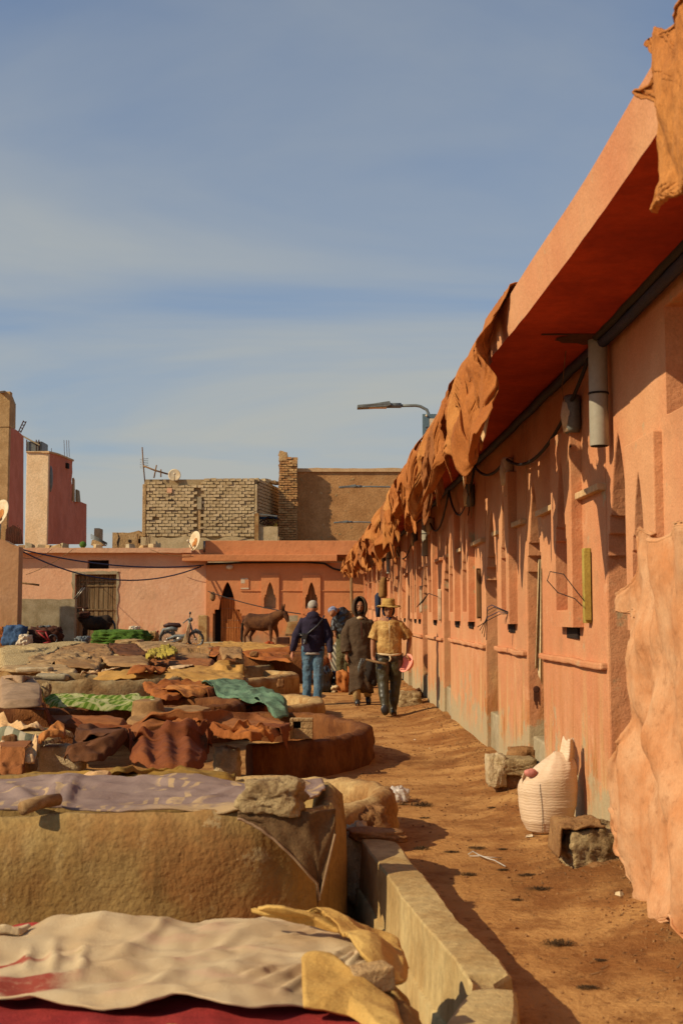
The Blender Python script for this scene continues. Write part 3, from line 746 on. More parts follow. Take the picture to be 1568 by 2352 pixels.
# side wall receding right
sx0, sx1 = bx(589), bx(628)
mb = MB(); a = Vector((sx0 + .02, BY + .3, 0)); b = Vector((sx1 + .25, BY + 6, 0))
nrow2 = 16
MB().add([(a.x, a.y, z0 - .3), (b.x, b.y, z0 - .3), (b.x, b.y, bz(1108)), (a.x, a.y, bz(1096)), (a.x - .5, a.y + .5, z0 - .3), (b.x - .5, b.y, z0 - .3), (b.x - .5, b.y, bz(1108)), (a.x - .5, a.y + .5, bz(1096))],
         [(0, 1, 2, 3), (4, 7, 6, 5), (3, 2, 6, 7), (1, 5, 6, 2), (0, 3, 7, 4)]).build('side_wall', MORTAR, bb_)
mb = MB(); rs = random.Random(6); dirv = (b - a).normalized(); nv = Vector((dirv.y, -dirv.x, 0)); R = Matrix.Rotation(math.atan2(dirv.y, dirv.x), 3, 'Z')
for r in range(17):
    zc = z0 + (r + .5) * .165 * 1.0
    if zc > bz(1102): break
    for k in range(14):
        t = (k + (.5 if r % 2 else .2)) * .42
        if t > 5.7: continue
        p = a + dirv * t + nv * .02
        mb.box((p.x, p.y, zc), (.37, .1, .125), R, 1, .012)
mb.build('side_bricks', BRICK, bb_, kind='stuff')
mb = MB()
for k in range(9): mb.box((bx(596) + .08 * k, BY + 2 + .2 * k, bz(1097) + .05 * nz(k, 3) + .1), (.3, .3, .16), Euler((0, .3 * nz(k), k)).to_matrix(), .8, .03)
mb.build('loose_bricks', BRICK, bb_)
# mud base under the bricks
mb = MB(); rough_slab(mb, bx(254), bx(640), BY + .2, BY + 3.4, 3.8, lambda x: (bz(1221) if x < bx(322) else bz(1231)), .05, .25)
mb.build('mud_base', MUDB, bb_, merge=True)
mb = MB(); rough_slab(mb, bx(322), bx(640), BY - .1, BY + .22, 3.8, lambda x: bz(1236) + .05 * nz(x * 2, 2), .08, .2, 3)
mb.build('rubble_course', BRICK, bb_, merge=True)
for (x, y, s) in [(294, 1242, .07), (318, 1242, .1)]:
    MB().box((bx(x), BY + .19, bz(y)), (s * 1.6, .03, s * 2)).build('drain_hole', DARKV, bb_)
MB().bb(bx(313) - .03, bx(313) + .03, BY + .1, BY + .16, 4.2, bz(1226)).build('post', WOOD, bb_)
MB().poly([(bx(265), BY + .185, bz(1221)), (bx(268), BY + .185, bz(1235)), (bx(264), BY + .185, bz(1245)), (bx(267), BY + .185, bz(1258)), (bx(269), BY + .185, bz(1245)), (bx(271), BY + .185, bz(1235))], (0, .02, 0)).build('crack_seam', DARKV, bb_)
# rebar
mb = MB()
for x in (335, 339, 343): mb.tube([(bx(x), BY - .3, 4.3), (bx(x) + .05, BY - .3, bz(1228 + (x % 5)))], .018, 5)
mb.build('rebar', DARK, bb_)
# small structure with basket right of bricks
rb_ = thing('roof_clutter', 'small rooftop enclosure with wire basket and sheet metal between brick storey and mud column', 'enclosure', (bx(607), BY - 1, 4.2))
MB().bb(bx(588), bx(597), BY - 1.3, BY - .9, 4.2, bz(1184)).build('post', CLAYP, rb_)
mb = MB(); rough_slab(mb, bx(595), bx(640), BY - 1.2, BY - .8, 4.0, bz(1213), .04, .15); mb.build('low_wall', BRICK, rb_)
mb = MB(); rs = random.Random(2)
for k in range(26):
    x = rs.uniform(bx(600), bx(634)); z = rs.uniform(bz(1211), bz(1197)); an = rs.uniform(-1.2, 1.2)
    mb.tube([(x - .25 * math.cos(an), BY - 1, z - .2 * math.sin(an)), (x + .25 * math.cos(an), BY - 1.05, z + .2 * math.sin(an))], .014, 4)
mb.build('wire_basket', DARK, rb_)
MB().box((bx(626), BY - .9, bz(1206)), (.5, .1, .5)).build('yellow_panel', YELLOW, rb_)
MB().box((bx(612), BY - .9, bz(1186)), (1.1, .6, .04), Euler((.1, .12, 0)).to_matrix()).build('sheet_metal', METALG, rb_)
MB().box((bx(614), BY - .8, bz(1193)), (1.0, .3, .12)).build('blue_box', BLUEC, rb_)

# ---- mud wall and brick column
mw = thing('mud_building', 'tall windowless ochre mud wall with pale coping behind the orange building', 'building', (bx(800), 61, 3))
MY = 61.0; mx = lambda x: D(x, 1410, MY).x; mz = lambda y: D(784, y, MY).z
mb = MB(); rough_slab(mb, mx(680), 4.5, MY, MY + 5, 2, lambda x: mz(1083), .03, .25); mb.build('wall', MUDW, mw, merge=True)
mb = MB(); rough_slab(mb, mx(682), 4.6, MY - .1, MY + 5.1, mz(1084) + .0, lambda x: mz(1076), .03, .25, 5); mb.build('coping', CREAM, mw)
mb = MB(); rs = random.Random(3)
for k in range(60):
    x = rs.uniform(mx(690), 4); z = rs.uniform(4, mz(1090)); s = rs.uniform(.02, .09)
    mb.box((x, MY - .0, z), (s * 1.6, .02, s), Euler((0, rs.uniform(-1, 1), 0)).to_matrix())
mb.build('chips', MUDB, mw, kind='stuff')
cl = thing('brick_column', 'tall narrow ragged sand brick column standing against the mud wall', 'column', (mx(660), MY - .8, 3))
CYY = 60.25; cxx = lambda x: D(x, 1410, CYY).x; cz = lambda y: D(784, y, CYY).z
# column runs back into the mud wall, throwing its shadow on it
MB().bb(cxx(640), cxx(681), CYY + .15, CYY + .74, 3, cz(1056)).build('core', MORTAR, cl)
rs = random.Random(8); zc = 3.6; row_i = 0; h_ = .118
while zc < cz(1050):
    x0 = cxx(638) + rs.uniform(-.02, .03); x1_ = cxx(682) + rs.uniform(-.05, .03)
    n = 3; off_ = .5 if row_i % 2 else 0
    e = [x0] + [x0 + (x1_ - x0) * (k + off_ + rs.uniform(-.08, .08)) / n for k in range(0 if off_ else 1, n)] + [x1_]
    for a_, b_ in zip(e, e[1:]):
        if b_ - a_ < .06: continue
        if zc > cz(1062) and a_ > cxx(668): pass
        o = bpy.data.objects.new('brick', cb_mesh[rs.randrange(4)]); C.objects.link(o); o.parent = cl
        o.location = Vector(((a_ + b_) / 2, CYY + .1 + rs.uniform(-.04, .04), zc)) - wloc(cl); o.scale = (b_ - a_ - .02, .22, h_ - rs.uniform(.02, .035)); o.rotation_euler = (0, rs.uniform(-.03, .03), rs.uniform(-.05, .05))
    zc += h_; row_i += 1
mb = MB(); mb.box((cxx(649), CYY + .3, cz(1048)), (.5, .6, .45), None, .85, .05); mb.box((cxx(645), CYY + .3, cz(1040)), (.3, .5, .2), None, .6, .04); mb.box((cxx(672), CYY + .3, cz(1058)), (.4, .6, .18), None, .9, .03)
mb.build('broken_top', MUDB, cl)

# ---- satellite dishes
def dish(p, r, look, label, rust=True, polebase=None):
    t = thing('satellite_dish', label, 'satellite dish', p, 'satellite dishes')
    q = Vector(look).normalized().to_track_quat('Z', 'Y').to_matrix()
    mb = MB(); N = 28; vs = [Vector(p) + q @ Vector((0, 0, -.16 * r))]
    fs = []
    for j in range(1, 6):
        for k in range(N):
            a = 2 * PI * k / N; rr_ = r * j / 5
            vs.append(Vector(p) + q @ Vector((rr_ * math.cos(a), rr_ * math.sin(a) * 1.08, -.16 * r + .16 * r * (j / 5) ** 2)))
    for k in range(N): fs.append((0, 1 + k, 1 + (k + 1) % N))
    for j in range(4):
        for k in range(N): fs.append((1 + j * N + k, 1 + (j + 1) * N + k, 1 + (j + 1) * N + (k + 1) % N, 1 + j * N + (k + 1) % N))
    mb.add(vs, fs, True); mb.build('reflector', RUSTD, t, solid=.02)
    if rust:
        for (u, v, s) in [(.1, -.1, .3), (-.2, -.35, .2), (.25, -.5, .16)]:
            mb = MB(); pts = [Vector(p) + q @ Vector((r * u + r * s * math.cos(a) * (1 + .4 * nz(a * 2, s * 9)), r * v + r * s * 1.5 * math.sin(a), -.16 * r + .16 * r * (u * u + v * v) + .035)) for a in np.linspace(0, 6, 16)]
            mb.add(pts, [tuple(range(16))]); mb.build('rust_blotch', RUSTB, t)
    tip = Vector(p) + q @ Vector((0, -r * .2, r * .8)); MB().tube([Vector(p) + q @ Vector((0, -r, 0)), tip], .02, 6).build('feed_arm', STEEL, t)
    MB().ball(tip, .06, 8, 6).build('feed_horn', WHITEP, t)
    if polebase is not None: MB().tube([polebase, (polebase[0], polebase[1], p[2])], .05, 8).build('pole', STEEL, t)
    return t
p = D(401, 1091, BY); dish(tuple(p), .30, (.15, -1, .35), 'round cream satellite dish on the brick parapet beside the pole aerial', False, (p.x, p.y + .1, bz(1104)))
p = D(447, 1242, FY - .3); dish(tuple(p), .38, (-1.0, -.85, .25), 'rust stained satellite dish on the pink roof edge beside the orange parapet', True, (p.x + .38, FY - .1, fzv(1268)))
p = D(-1, 1178, 45.5); dish(tuple(p), .5, (-.75, -1, .4), 'rust stained satellite dish cut off by the left edge of the picture', True, (p.x, 45.6, 4))
# pole aerial of sticks
ae = thing('aerial', 'crooked stick and wire television aerial on the left of the brick parapet', 'aerial', (bx(333), BY, bz(1106)))
MB().tube([D(333, 1106, BY), D(329, 1060, BY), D(327, 1027, BY)], .03, 6).build('mast', WOOD, ae)
MB().tube([D(330, 1070, BY), D(355, 1080, BY), D(386, 1089, BY)], .045, 6).build('boom', WOOD, ae)
for x0, y0, x1_, y1_ in [(354, 1098, 360, 1068), (370, 1096, 370, 1078)]: MB().tube([D(x0, y0, BY), D(x1_, y1_, BY)], .035, 5).build('stick', WOOD, ae)
mb = MB()
for k in range(6): mb.tube([D(322, 1055 + 4 * k, BY), D(341, 1053 + 4 * k, BY)], .01, 4)
mb.build('antenna_rods', STEEL, ae)

# ================================================================== LEFT TOWERS
TY = 66.0; tx = lambda x: D(x, 1410, TY).x; tz = lambda y: D(784, y, TY).z
def bldg(parts_, name, label, x0f, x1f, xs_, xe_, Yf, Yb, ztf, zts, mf, ms, root):
    pass
# beige / pink house (C)
ch = thing('beige_pink_house', 'tall house with beige front and stepped faded pink side standing behind the pink roof', 'building', (tx(80), TY, 4))
zb_ = 3.5
TCR = simple('pale beige render', (.86, .64, .40), (.78, .55, .32), 1.2, 30, .4, .02)
MB().bb(tx(54), tx(105), TY, TY + .25, zb_, tz(1040)).build('front_wall', TCR, ch, bevel=.02)
MB().bb(tx(53), tx(107) + .05, TY - .08, TY + .28, tz(1040), tz(1036.5)).build('coping', CREAM, ch, bevel=.02)
# side wall stepping down, oblique to the view
def side_pt(x, z):   # side wall plane: from front corner going back and right
    t = (tx(x) - tx(105)) / (tx(196) - tx(105)); Y = TY + .01 + 9 * t
    k = Y / TY
    return Vector((D(x, 1410, Y).x, Y, EYE + (D(784, z, Y).z - EYE)))
out = [(105.5, 1250), (105.5, 1038), (125, 1043), (145, 1051), (161, 1058), (160, 1068), (161, 1085), (159, 1105), (161, 1118), (161.5, 1150), (163, 1152), (180, 1152), (195, 1158), (196, 1250)]
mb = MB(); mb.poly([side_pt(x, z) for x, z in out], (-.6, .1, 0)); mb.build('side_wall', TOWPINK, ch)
mb = MB(); e = [(104, 1036), (125, 1041), (145, 1049), (162, 1056), (162, 1060), (145, 1053), (125, 1045), (104, 1040)]
mb.poly([side_pt(x, z) + Vector((.06, -.05, 0)) for x, z in e], (-.7, .1, 0)); mb.build('coping', CREAM, ch)
q = side_pt(110, 1100); mb = MB(); mb.ball(tuple(q), (.14, .2, .75), 12, 8); mb.build('wall_dish_edge', METALG, ch)
q = side_pt(146, 1070); MB().box(tuple(q), (.3, .4, .3)).build('vent_hole', DARKV, ch)
for (x0, x1_, y0, y1_, mt) in [(161, 169, 1101, 1152, MUDB), (168, 196, 1136, 1152, CEMENT)]:
    a_ = side_pt(x0, y1_); b_ = side_pt(x1_, y0); mb = MB(); mb.box(((a_.x + b_.x) / 2, a_.y + .4, (a_.z + b_.z) / 2), (b_.x - a_.x, .8, b_.z - a_.z), None, .9, .05); mb.build('roof_stub', mt, ch)
mb = MB()
for x in (142, 148, 153, 113):
    q = side_pt(x, 1050); mb.tube([q, q + Vector((-.05, 0, 1.0 if x != 113 else .5))], .015, 4)
mb.build('rebar', DARK, ch)
mb = MB(); q = side_pt(160, 1130)
mb.tube([side_pt(166, 1152), side_pt(170, 1180), side_pt(174, 1215)], .02, 4); mb.build('hanging_wire', DARK, ch)
MB().bb(tx(196), tx(209), TY + 2, TY + 3, zb_, tz(1207)).build('grey_stub', CEMENT, ch, bevel=.03)
mb = MB()
for k in range(4): mb.tube([D(209, 1227 + 3 * k, TY), D(246, 1247 + k, TY)], .02, 4)
mb.tube([D(246, 1246, TY), D(246, 1252, TY)], .02, 4); mb.build('rail', METALG, ch)
mb = MB(); mb.poly([D(209, 1252, TY), D(212, 1240, TY), D(228, 1240, TY), D(238, 1252, TY)], (0, 1, 0)); mb.build('roof_hatch', MUDB, ch)
# far left red tower (A)
at = thing('red_tower', 'tall tower at the left edge with sand brick parapet and dark red side', 'building', (D(12, 1410, 76).x, 76, 4))
AY = 76.0
MB().bb(D(-80, 1410, AY).x, D(12, 1410, AY).x, AY, AY + .4, 3, D(0, 982, AY).z).build('front_wall', MUDB, at, bevel=.02)
def sa(x, z): 
    t = (x - 12) / 43; Y = AY + .02 + 7 * t; return D(x, z, Y)
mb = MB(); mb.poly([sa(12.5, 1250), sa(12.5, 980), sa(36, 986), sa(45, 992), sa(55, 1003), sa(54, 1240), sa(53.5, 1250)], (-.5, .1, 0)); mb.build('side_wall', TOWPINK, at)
MB().bb(D(-80, 1410, AY).x, D(12.2, 1410, AY).x + .02, AY - .03, AY + .5, D(0, 981, AY).z, D(0, 899, AY).z).build('parapet_front', MUDB, at, bevel=.03)
mb = MB(); mb.poly([sa(12.5, 979), sa(12.5, 900), sa(30, 913), sa(37, 932), sa(36.3, 985), sa(24, 983)], (-.5, .1, 0)); mb.build('parapet_side', MUDB, at)
mb = MB(); mb.poly([sa(-2, 899), sa(12, 897), sa(30, 911), sa(37.5, 930), sa(36, 934), sa(29, 916), sa(12, 902), sa(-2, 903)], (-.3, .1, 0)); mb.build('coping', CEMENT, at)
mb = MB(); mb.tube([sa(20.5, 984), sa(20, 1080), sa(19.5, 1160)], .03, 5); mb.build('drainpipe', DARK, at)
mb = MB(); 
for k in range(9): mb.tube([D(17 + 4 * k, 1250, AY - 9), D(17.5 + 4 * k, 1206 + 5 * (k % 3), AY - 9)], .02, 4)
mb.build('rebar', DARK, at)
mb = MB(); mb.poly([D(12, 1250, AY - .1), D(14, 1215, AY - .1), D(32, 1206, AY - .1), D(48, 1216, AY - .1), D(54, 1250, AY - .1)], (0, .08, 0)); mb.build('soot_patch', DARK, at)
# rooftop shed and ladder
sh = thing('roof_shed', 'small dark rooftop shed with a slanting sheet roof behind the red tower', 'shed', (tx(72), TY + 3, tz(1036)))
MB().bb(D(54, 1410, 88.2).x, D(89, 1410, 88.2).x, 88.2, 90, D(0, 1045, 88.2).z, D(0, 1014, 88.2).z).build('shed_wall', METALG, sh)
mb = MB(); mb.poly([D(50, 998, 88.0), D(92, 1021, 88.0), D(91, 1023.5, 88.0), D(50, 1002, 88.0)], (0, 2.5, 0)); mb.build('sheet_roof', CEMENT, sh)
for x in (62, 90, 84): MB().tube([D(x, 1040, 88.1), D(x, 1010, 88.1)], .04, 4).build('shed_post', DARK, sh)
la = thing('ladder', 'metal ladder leaning up against the sky above the red tower', 'ladder', tuple(D(48, 990, 86)))
for dx_ in (0, 6): MB().tube([D(42 + dx_, 994, 86), D(55 + dx_, 966 + dx_ / 3, 86)], .04, 5).build('stile', DARK, la)
for k in range(4): MB().tube([D(44 + 3.2 * k, 990 - 7 * k, 86), D(50 + 3.2 * k, 990.5 - 7 * k, 86)], .035, 4).build('rung', DARK, la)
# near left wall corner (B)
lb = thing('left_corner_house', 'weathered pink corner wall at the left edge beside the low grey wall', 'building', (D(20, 1410, 44).x, 44, .3))
LY = 44.0
mb = MB(); n = 16
rough_slab(mb, D(-90, 1410, LY).x, D(40.5, 1410, LY).x, LY, LY + .6, -.1, lambda x: D(0, 1240, LY).z - (.25 * sm(-12.3, -11.7, x)), .05, .25)
mb.build('wall', wall_mat('aged pink corner', (.52, .30, .16), (.44, .23, .11), (.34, .20, .09), (.38, .29, .16), 2.2, .56, .4), lb, merge=True)
# low grey wall
gw = MB(); rough_slab(gw, D(38, 1410, 46).x, D(172, 1410, 46).x, 46, 46.35, -.1, D(0, 1376, 46).z, .015, .3); 
tag(gw.build('low_cement_wall', CEMENT, merge=True), 'low grey cement wall in front of the pink house, left of the plank door', 'wall')
cr_ = thing('crutches', 'pair of metal crutches sticking up above the low grey wall', 'crutches', tuple(D(180, 1370, 46.6)))
for k in (0, 5): MB().tube([D(170 + k, 1376, 46.6), D(191 + k, 1349, 46.6)], .025, 5).build('shaft', STEEL, cr_)
MB().tube([D(189, 1348, 46.6), D(196, 1346, 46.6)], .03, 5).build('grip', DARK, cr_)
st = MB().tube([D(40, 1338, 46.2), D(70, 1341, 46.2), D(91, 1344, 46.2)], .04, 5); tag(st.build('pole_end', WOOD), 'wooden pole end poking out of the left corner wall', 'pole')
# overhead cables
for i, (p0, p1, sg, mt, r_, lab) in enumerate([
    (D(38, 1259, 44.5), D(468, 1298, FY - .1), .32, CABLEB, .028, 'upper of the two blue cables sagging across the pink wall'),
    (D(38, 1259, 44.5), D(462, 1301, FY - .1), .85, CABLEB, .028, 'lower of the two blue cables sagging across the pink wall'),
    (D(345, 1262, FY - .5), D(440, 1275, FY - .5), .12, WOOD, .012, 'thin pale wire looping below the pink roof edge near the dish'),
    (D(42, 1278, 46), D(120, 1262, FY - .4), .2, WOOD, .012, 'thin pale wire drooping at the left end of the pink wall'),
    (D(60, 1320, 49), D(168, 1262, FY - .5), .1, WOOD, .012, 'thin slanting wire above the left part of the pink wall'),
    (D(478, 1358, FY - .6), D(690, 1410, 42), .1, CABLE, .02, 'dark clothes line running from the arched door over the donkey'),
    (D(410, 1230, BY - .5), D(600, 1170, BY - .6), .05, DARK, .015, 'thin wire slanting across the brick storey')]):
    pts = [p0.lerp(p1, t) - Vector((0, 0, sg * 4 * t * (1 - t))) for t in np.linspace(0, 1, 20)]
    tag(MB().tube(pts, r_, 5).build('overhead_cable', mt), lab, 'cable', 'cables over the yard')
tag(MB().ball(D(489, 1370, FY - .6), (.12, .1, .2), 8, 6).build('hanging_bundle', WOOD), 'small frayed bundle hanging from the line beside the arched door', 'bundle')

# ================================================================== STREET LAMPS
def slamp(x0, x1, yh, Y, label, sign=False, polex=None):
    p = D(x0, yh, Y); q = D(x1, yh, Y); L = .72
    t = thing('street_lamp', label, 'street lamp', (q.x + .9, Y, 3.6), 'street lamps behind the roof')
    px_ = polex if polex else q.x + .5
    s = (p.z)
    mb = MB(); mb.poly([(p.x, Y - .08, s - .02), (p.x, Y - .08, s + .035), (p.x + .27, Y - .1, s + .055), (p.x + .55, Y - .1, s + .10), (p.x + .58, Y - .1, s + .03), (p.x + .5, Y - .1, s - .0)], (0, .2, 0)); mb.build('lamp_head', METALG, t, bevel=.01)
    MB().bb(p.x + .15, p.x + .5, Y - .07, Y + .07, s - .012, s + .004).build('lamp_glass', WHITEP, t)
    MB().tube([(p.x + .5, Y, s + .035), (p.x + .75, Y, s + .035)], .045, 8).build('socket', METALG, t)
    MB().tube([(p.x + .7, Y, s + .03), (p.x + 1.0, Y, s + .035), (px_ - .15, Y, s + .02), (px_ - .04, Y, s - .04), (px_, Y, s - .14), (px_, Y, s - .3)], .026, 8).build('arm', METALG, t)
    MB().tube([(px_, Y, 3.3), (px_, Y, s - .25)], .045, 10).build('pole', METALG, t)
    if sign:
        sg = MB().bb(px_ - .12, px_ + .12, Y - .06, Y - .045, s - .52, s - .12).build('sign_panel', simple('blue grey sign', (.13, .20, .24), (.10, .16, .2), 5, rough=.5), t, bevel=.004)
        MB().ball((px_ - .05, Y - .07, s - .15), .02, 8, 5).build('bolt', WHITEP, sg)
        MB().bb(px_ - .0, px_ + .08, Y - .066, Y - .062, s - .38, s - .2).build('pale_patch', WHITEP, sg)
        for k in (0, 1): MB().poly([(px_ - .07, Y - .065, s - .36 - .05 * k), (px_ - .03, Y - .065, s - .335 - .05 * k), (px_ - .03, Y - .065, s - .345 - .05 * k), (px_ - .055, Y - .065, s - .362 - .05 * k), (px_ - .03, Y - .065, s - .38 - .05 * k)], (0, .003, 0)).build('arrow_mark', DARK, sg)
slamp(820, 940, 936, 20.5, 'street lamp on a curved arm with a blue grey sign panel above the hides', True, D(985, 936, 20.5).x)
slamp(778, 835, 1120, 40, 'street lamp seen against the upper part of the mud wall', False, D(905, 1120, 40).x)
slamp(766, 808, 1201, 48.5, 'street lamp seen low against the mud wall, farthest of the three', False, D(862, 1201, 48.5).x)

# ================================================================== HEIGHT FIELD OF THE PIT YARD
HX0, HY0, HR = -16.5, 2.6, .035
NXh, NYh = int((2.0 - HX0) / HR), int((50 - HY0) / HR)
gxs = HX0 + HR * np.arange(NXh); gys = HY0 + HR * np.arange(NYh)
XX, YY = np.meshgrid(gxs, gys)
tt = np.clip((YY - 24) / 22, 0, 1); LIFT = .30 * tt * tt * (3 - 2 * tt)
H = LIFT.copy()
def hstamp(mask, val): H[mask] = np.maximum(H[mask], val)
def inrect(x0, x1, y0, y1):
    return (slice(max(0, int((y0 - HY0) / HR)), min(NYh, int((y1 - HY0) / HR) + 2)), slice(max(0, int((x0 - HX0) / HR)), min(NXh, int((x1 - HX0) / HR) + 2)))
def blur(a, s):
    r = max(1, int(3 * s)); k = np.exp(-.5 * (np.arange(-r, r + 1) / s) ** 2); k /= k.sum()
    p = np.pad(a, ((r, r), (0, 0)), 'edge'); a = sum(k[i] * p[i:i + a.shape[0]] for i in range(2 * r + 1))
    p = np.pad(a, ((0, 0), (r, r)), 'edge'); return sum(k[i] * p[:, i:i + a.shape[1]] for i in range(2 * r + 1))
def samp(A, sl_, x, y):
    x0 = HX0 + sl_[1].start * HR; y0 = HY0 + sl_[0].start * HR
    fx_ = min(max((x - x0) / HR, 0), A.shape[1] - 1.001); fy_ = min(max((y - y0) / HR, 0), A.shape[0] - 1.001)
    i, j = int(fx_), int(fy_); u, v = fx_ - i, fy_ - j
    return float((A[j, i] * (1 - u) + A[j, i + 1] * u) * (1 - v) + (A[j + 1, i] * (1 - u) + A[j + 1, i + 1] * u) * v)

# ================================================================== PITS
def pit(cx, cy, rx, ry, h, th, mat, label, a0=0, a1=360, n_=2.0, base=-.02, fill=-.12, amp=.02, name='tanning_pit', seg=110, rot=0, group='tanning pits', lab_end=None):
    full = abs(a1 - a0) >= 359.9; zl = lift(cy)
    prof = [(0, 0), (.005, .35), (.0, .8), (-.02, .94), (-.07, 1.0), (-(th - .06), 1.0), (-(th - .01), .93), (-th, .7), (-th, .3), (-th, 0)]
    prof2 = []
    for (a, b), (c, d) in zip(prof, prof[1:]):
        k = 3 if abs(d - b) > .25 or abs(c - a) > .08 else 1
        for q in range(k): prof2.append((a + (c - a) * q / k, b + (d - b) * q / k))
    prof2.append(prof[-1]); P = len(prof2); vs = []
    N = int(seg * (a1 - a0) / 360) + 2
    for i in range(N + (0 if full else 1)):
        an = math.radians(a0 + (a1 - a0) * i / N); ca, sa_ = math.cos(an), math.sin(an)
        k = (abs(ca) ** n_ + abs(sa_) ** n_) ** (-1 / n_)
        tz_ = h * (1 + .07 * nz(an * 1.6, cx, cy)) + .018 * nz(an * 7, cx)
        for (dr, hz) in prof2:
            px = (rx * k + dr) * ca; py = (ry * k + dr) * sa_
            c_, s_ = math.cos(rot), math.sin(rot); wx, wy = cx + px * c_ - py * s_, cy + px * s_ + py * c_
            z = base + (tz_ - base) * hz
            q = amp * fz(wx * 3.2, wy * 3.2, z * 4) + amp * .5 * fz(wx * 11, wy * 11, z * 11)
            wx += q * ca; wy += q * sa_; z += q * .7 * (1 if hz > .9 else 0)
            vs.append((wx, wy, z + zl))
    mb = MB(); M_ = N + (0 if full else 1)
    fs = [((i % M_) * P + k, ((i + 1) % M_) * P + k, ((i + 1) % M_) * P + k + 1, (i % M_) * P + k + 1) for i in range(N) for k in range(P - 1)]
    mb.add(vs, fs, True)
    if not full: mb.add([vs[k] for k in range(P)], [tuple(range(P))]); mb.add([vs[(M_ - 1) * P + k] for k in range(P)], [tuple(range(P))[::-1]])
    o = mb.build(name, mat); tag(o, label, 'pit', group)
    # stamp
    sl_ = inrect(cx - max(rx, ry) - .3, cx + max(rx, ry) + .3, cy - max(rx, ry) - .3, cy + max(rx, ry) + .3)
    X, Y = XX[sl_] - cx, YY[sl_] - cy; c_, s_ = math.cos(-rot), math.sin(-rot)
    U, V = X * c_ - Y * s_, X * s_ + Y * c_
    R = ((np.abs(U) / rx) ** n_ + (np.abs(V) / ry) ** n_) ** (1 / n_)
    Ri = ((np.abs(U) / (rx - th)) ** n_ + (np.abs(V) / (ry - th)) ** n_) ** (1 / n_)
    A = (np.degrees(np.arctan2(V / ry, U / rx)) - a0) % 360
    ring = (R <= 1) & (Ri >= 1) & (A <= (a1 - a0))
    s = H[sl_]; s[ring] = np.maximum(s[ring], h + zl); inn = Ri < 1
    s[inn] = np.maximum(s[inn], h + zl + fill)
    return o
EXTRA = []
# big near vat
pit(-1.78, 6.78, 1.80, .80, .52, .17, STUCCO, 'large rough tan stucco vat under the lilac blanket', n_=3.6, base=-.45, amp=.016, seg=260, fill=-.03)
# foreground vat
pit(-1.30, 3.72, 1.56, .86, .31, .15, STUCCO, 'nearest vat under the cream and red cloth', n_=3.0, base=-.45, amp=.018, seg=160, fill=-.02)
pit(-.80, 8.35, 1.17, .92, .30, .17, CLAYP, 'low broken vat with pale rim just behind the boulder', a0=-62, a1=150, base=-.02, amp=.03, fill=-.1)
pit(-1.55, 12.80, 1.87, 2.05, .34, .18, CLAY, 'round red brown vat with curved open rim holding the hollow block', a0=-66, a1=85, amp=.028, seg=170, fill=-.2)
pit(-1.95, 18.0, 1.70, 1.55, .24, .26, CLAYP, 'small vat corner with pale top beneath the teal cloth', n_=2.6, a0=-90, a1=90, amp=.02)
pit(-2.7, 21.9, 1.80, 1.75, .42, .30, CLAYP, 'raised vat with flat cream rim left of the man in navy', n_=3.4, a0=-90, a1=60, amp=.02, rot=-.3)
pit(-3.95, 19.7, 1.35, 1.0, .48, .2, CLAYG, 'grey walled vat behind the green patterned rug', n_=3, amp=.04)
pit(-3.3, 15.0, 2.1, .9, .42, .2, CLAY, 'long rough clay vat wall in front of the green patterned rug', n_=3.6, amp=.045)
pit(-6.3, 14.8, 1.5, 1.0, .42, .22, CLAYP, 'vat with pale rim at the left edge below the burlap dome', n_=3)
pit(-4.1, 10.9, 1.6, 1.2, .30, .2, CLAYP, 'low vat buried under mats at the left', n_=3)
pit(-2.9, 26.3, 1.45, 1.1, .42, .14, CLAYG, 'pale grey vat wall seen below the moped', n_=2.6)
pit(-6.1, 25.6, 1.30, 1.0, .48, .14, CLAYP, 'rounded tan vat wall left of centre below the green heap', n_=2.4)
pit(-8.1, 23.2, 1.2, .9, .40, .14, CLAY, 'dark interior vat half covered by burlap', n_=2.4)
pit(-.95, 27.8, 1.85, 1.4, .58, .3, CLAY, 'red brown vat left of the navy man with rubble on it', n_=3)
pit(-2.8, 31.2, 2.0, 1.3, .50, .2, CLAY, 'low clay vat in front of the donkey', n_=3)
pit(-6.2, 31.5, 1.8, 1.3, .42, .2, CLAYP, 'pale vat in front of the moped', n_=3)
pit(-9.8, 30.5, 2.2, 1.6, .5, .2, CLAYP, 'vat under the woven mat at far left', n_=3)
pit(-1.1, 35.5, 1.9, 1.5, .42, .2, CLAY, 'farthest clay vat right in front of the donkey', n_=3)
pit(-5.2, 37, 2.1, 1.5, .32, .2, CLAY, 'farthest clay vat before the moped', n_=3)
pit(-9.6, 37, 2.1, 1.5, .32, .2, CLAYP, 'farthest pale vat before the green heap', n_=3)
pit(-7.9, 18.6, 1.5, 1.2, .45, .2, CLAYG, 'left edge vat under the woven mat corner', n_=3)

# mounds that lift the hides
def mound(x, y, r, hh, ry=None):
    ry = ry or r; sl_ = inrect(x - 3 * r, x + 3 * r, y - 3 * ry, y + 3 * ry)
    H[sl_] += hh * np.exp(-((XX[sl_] - x) / r) ** 2 - ((YY[sl_] - y) / ry) ** 2)

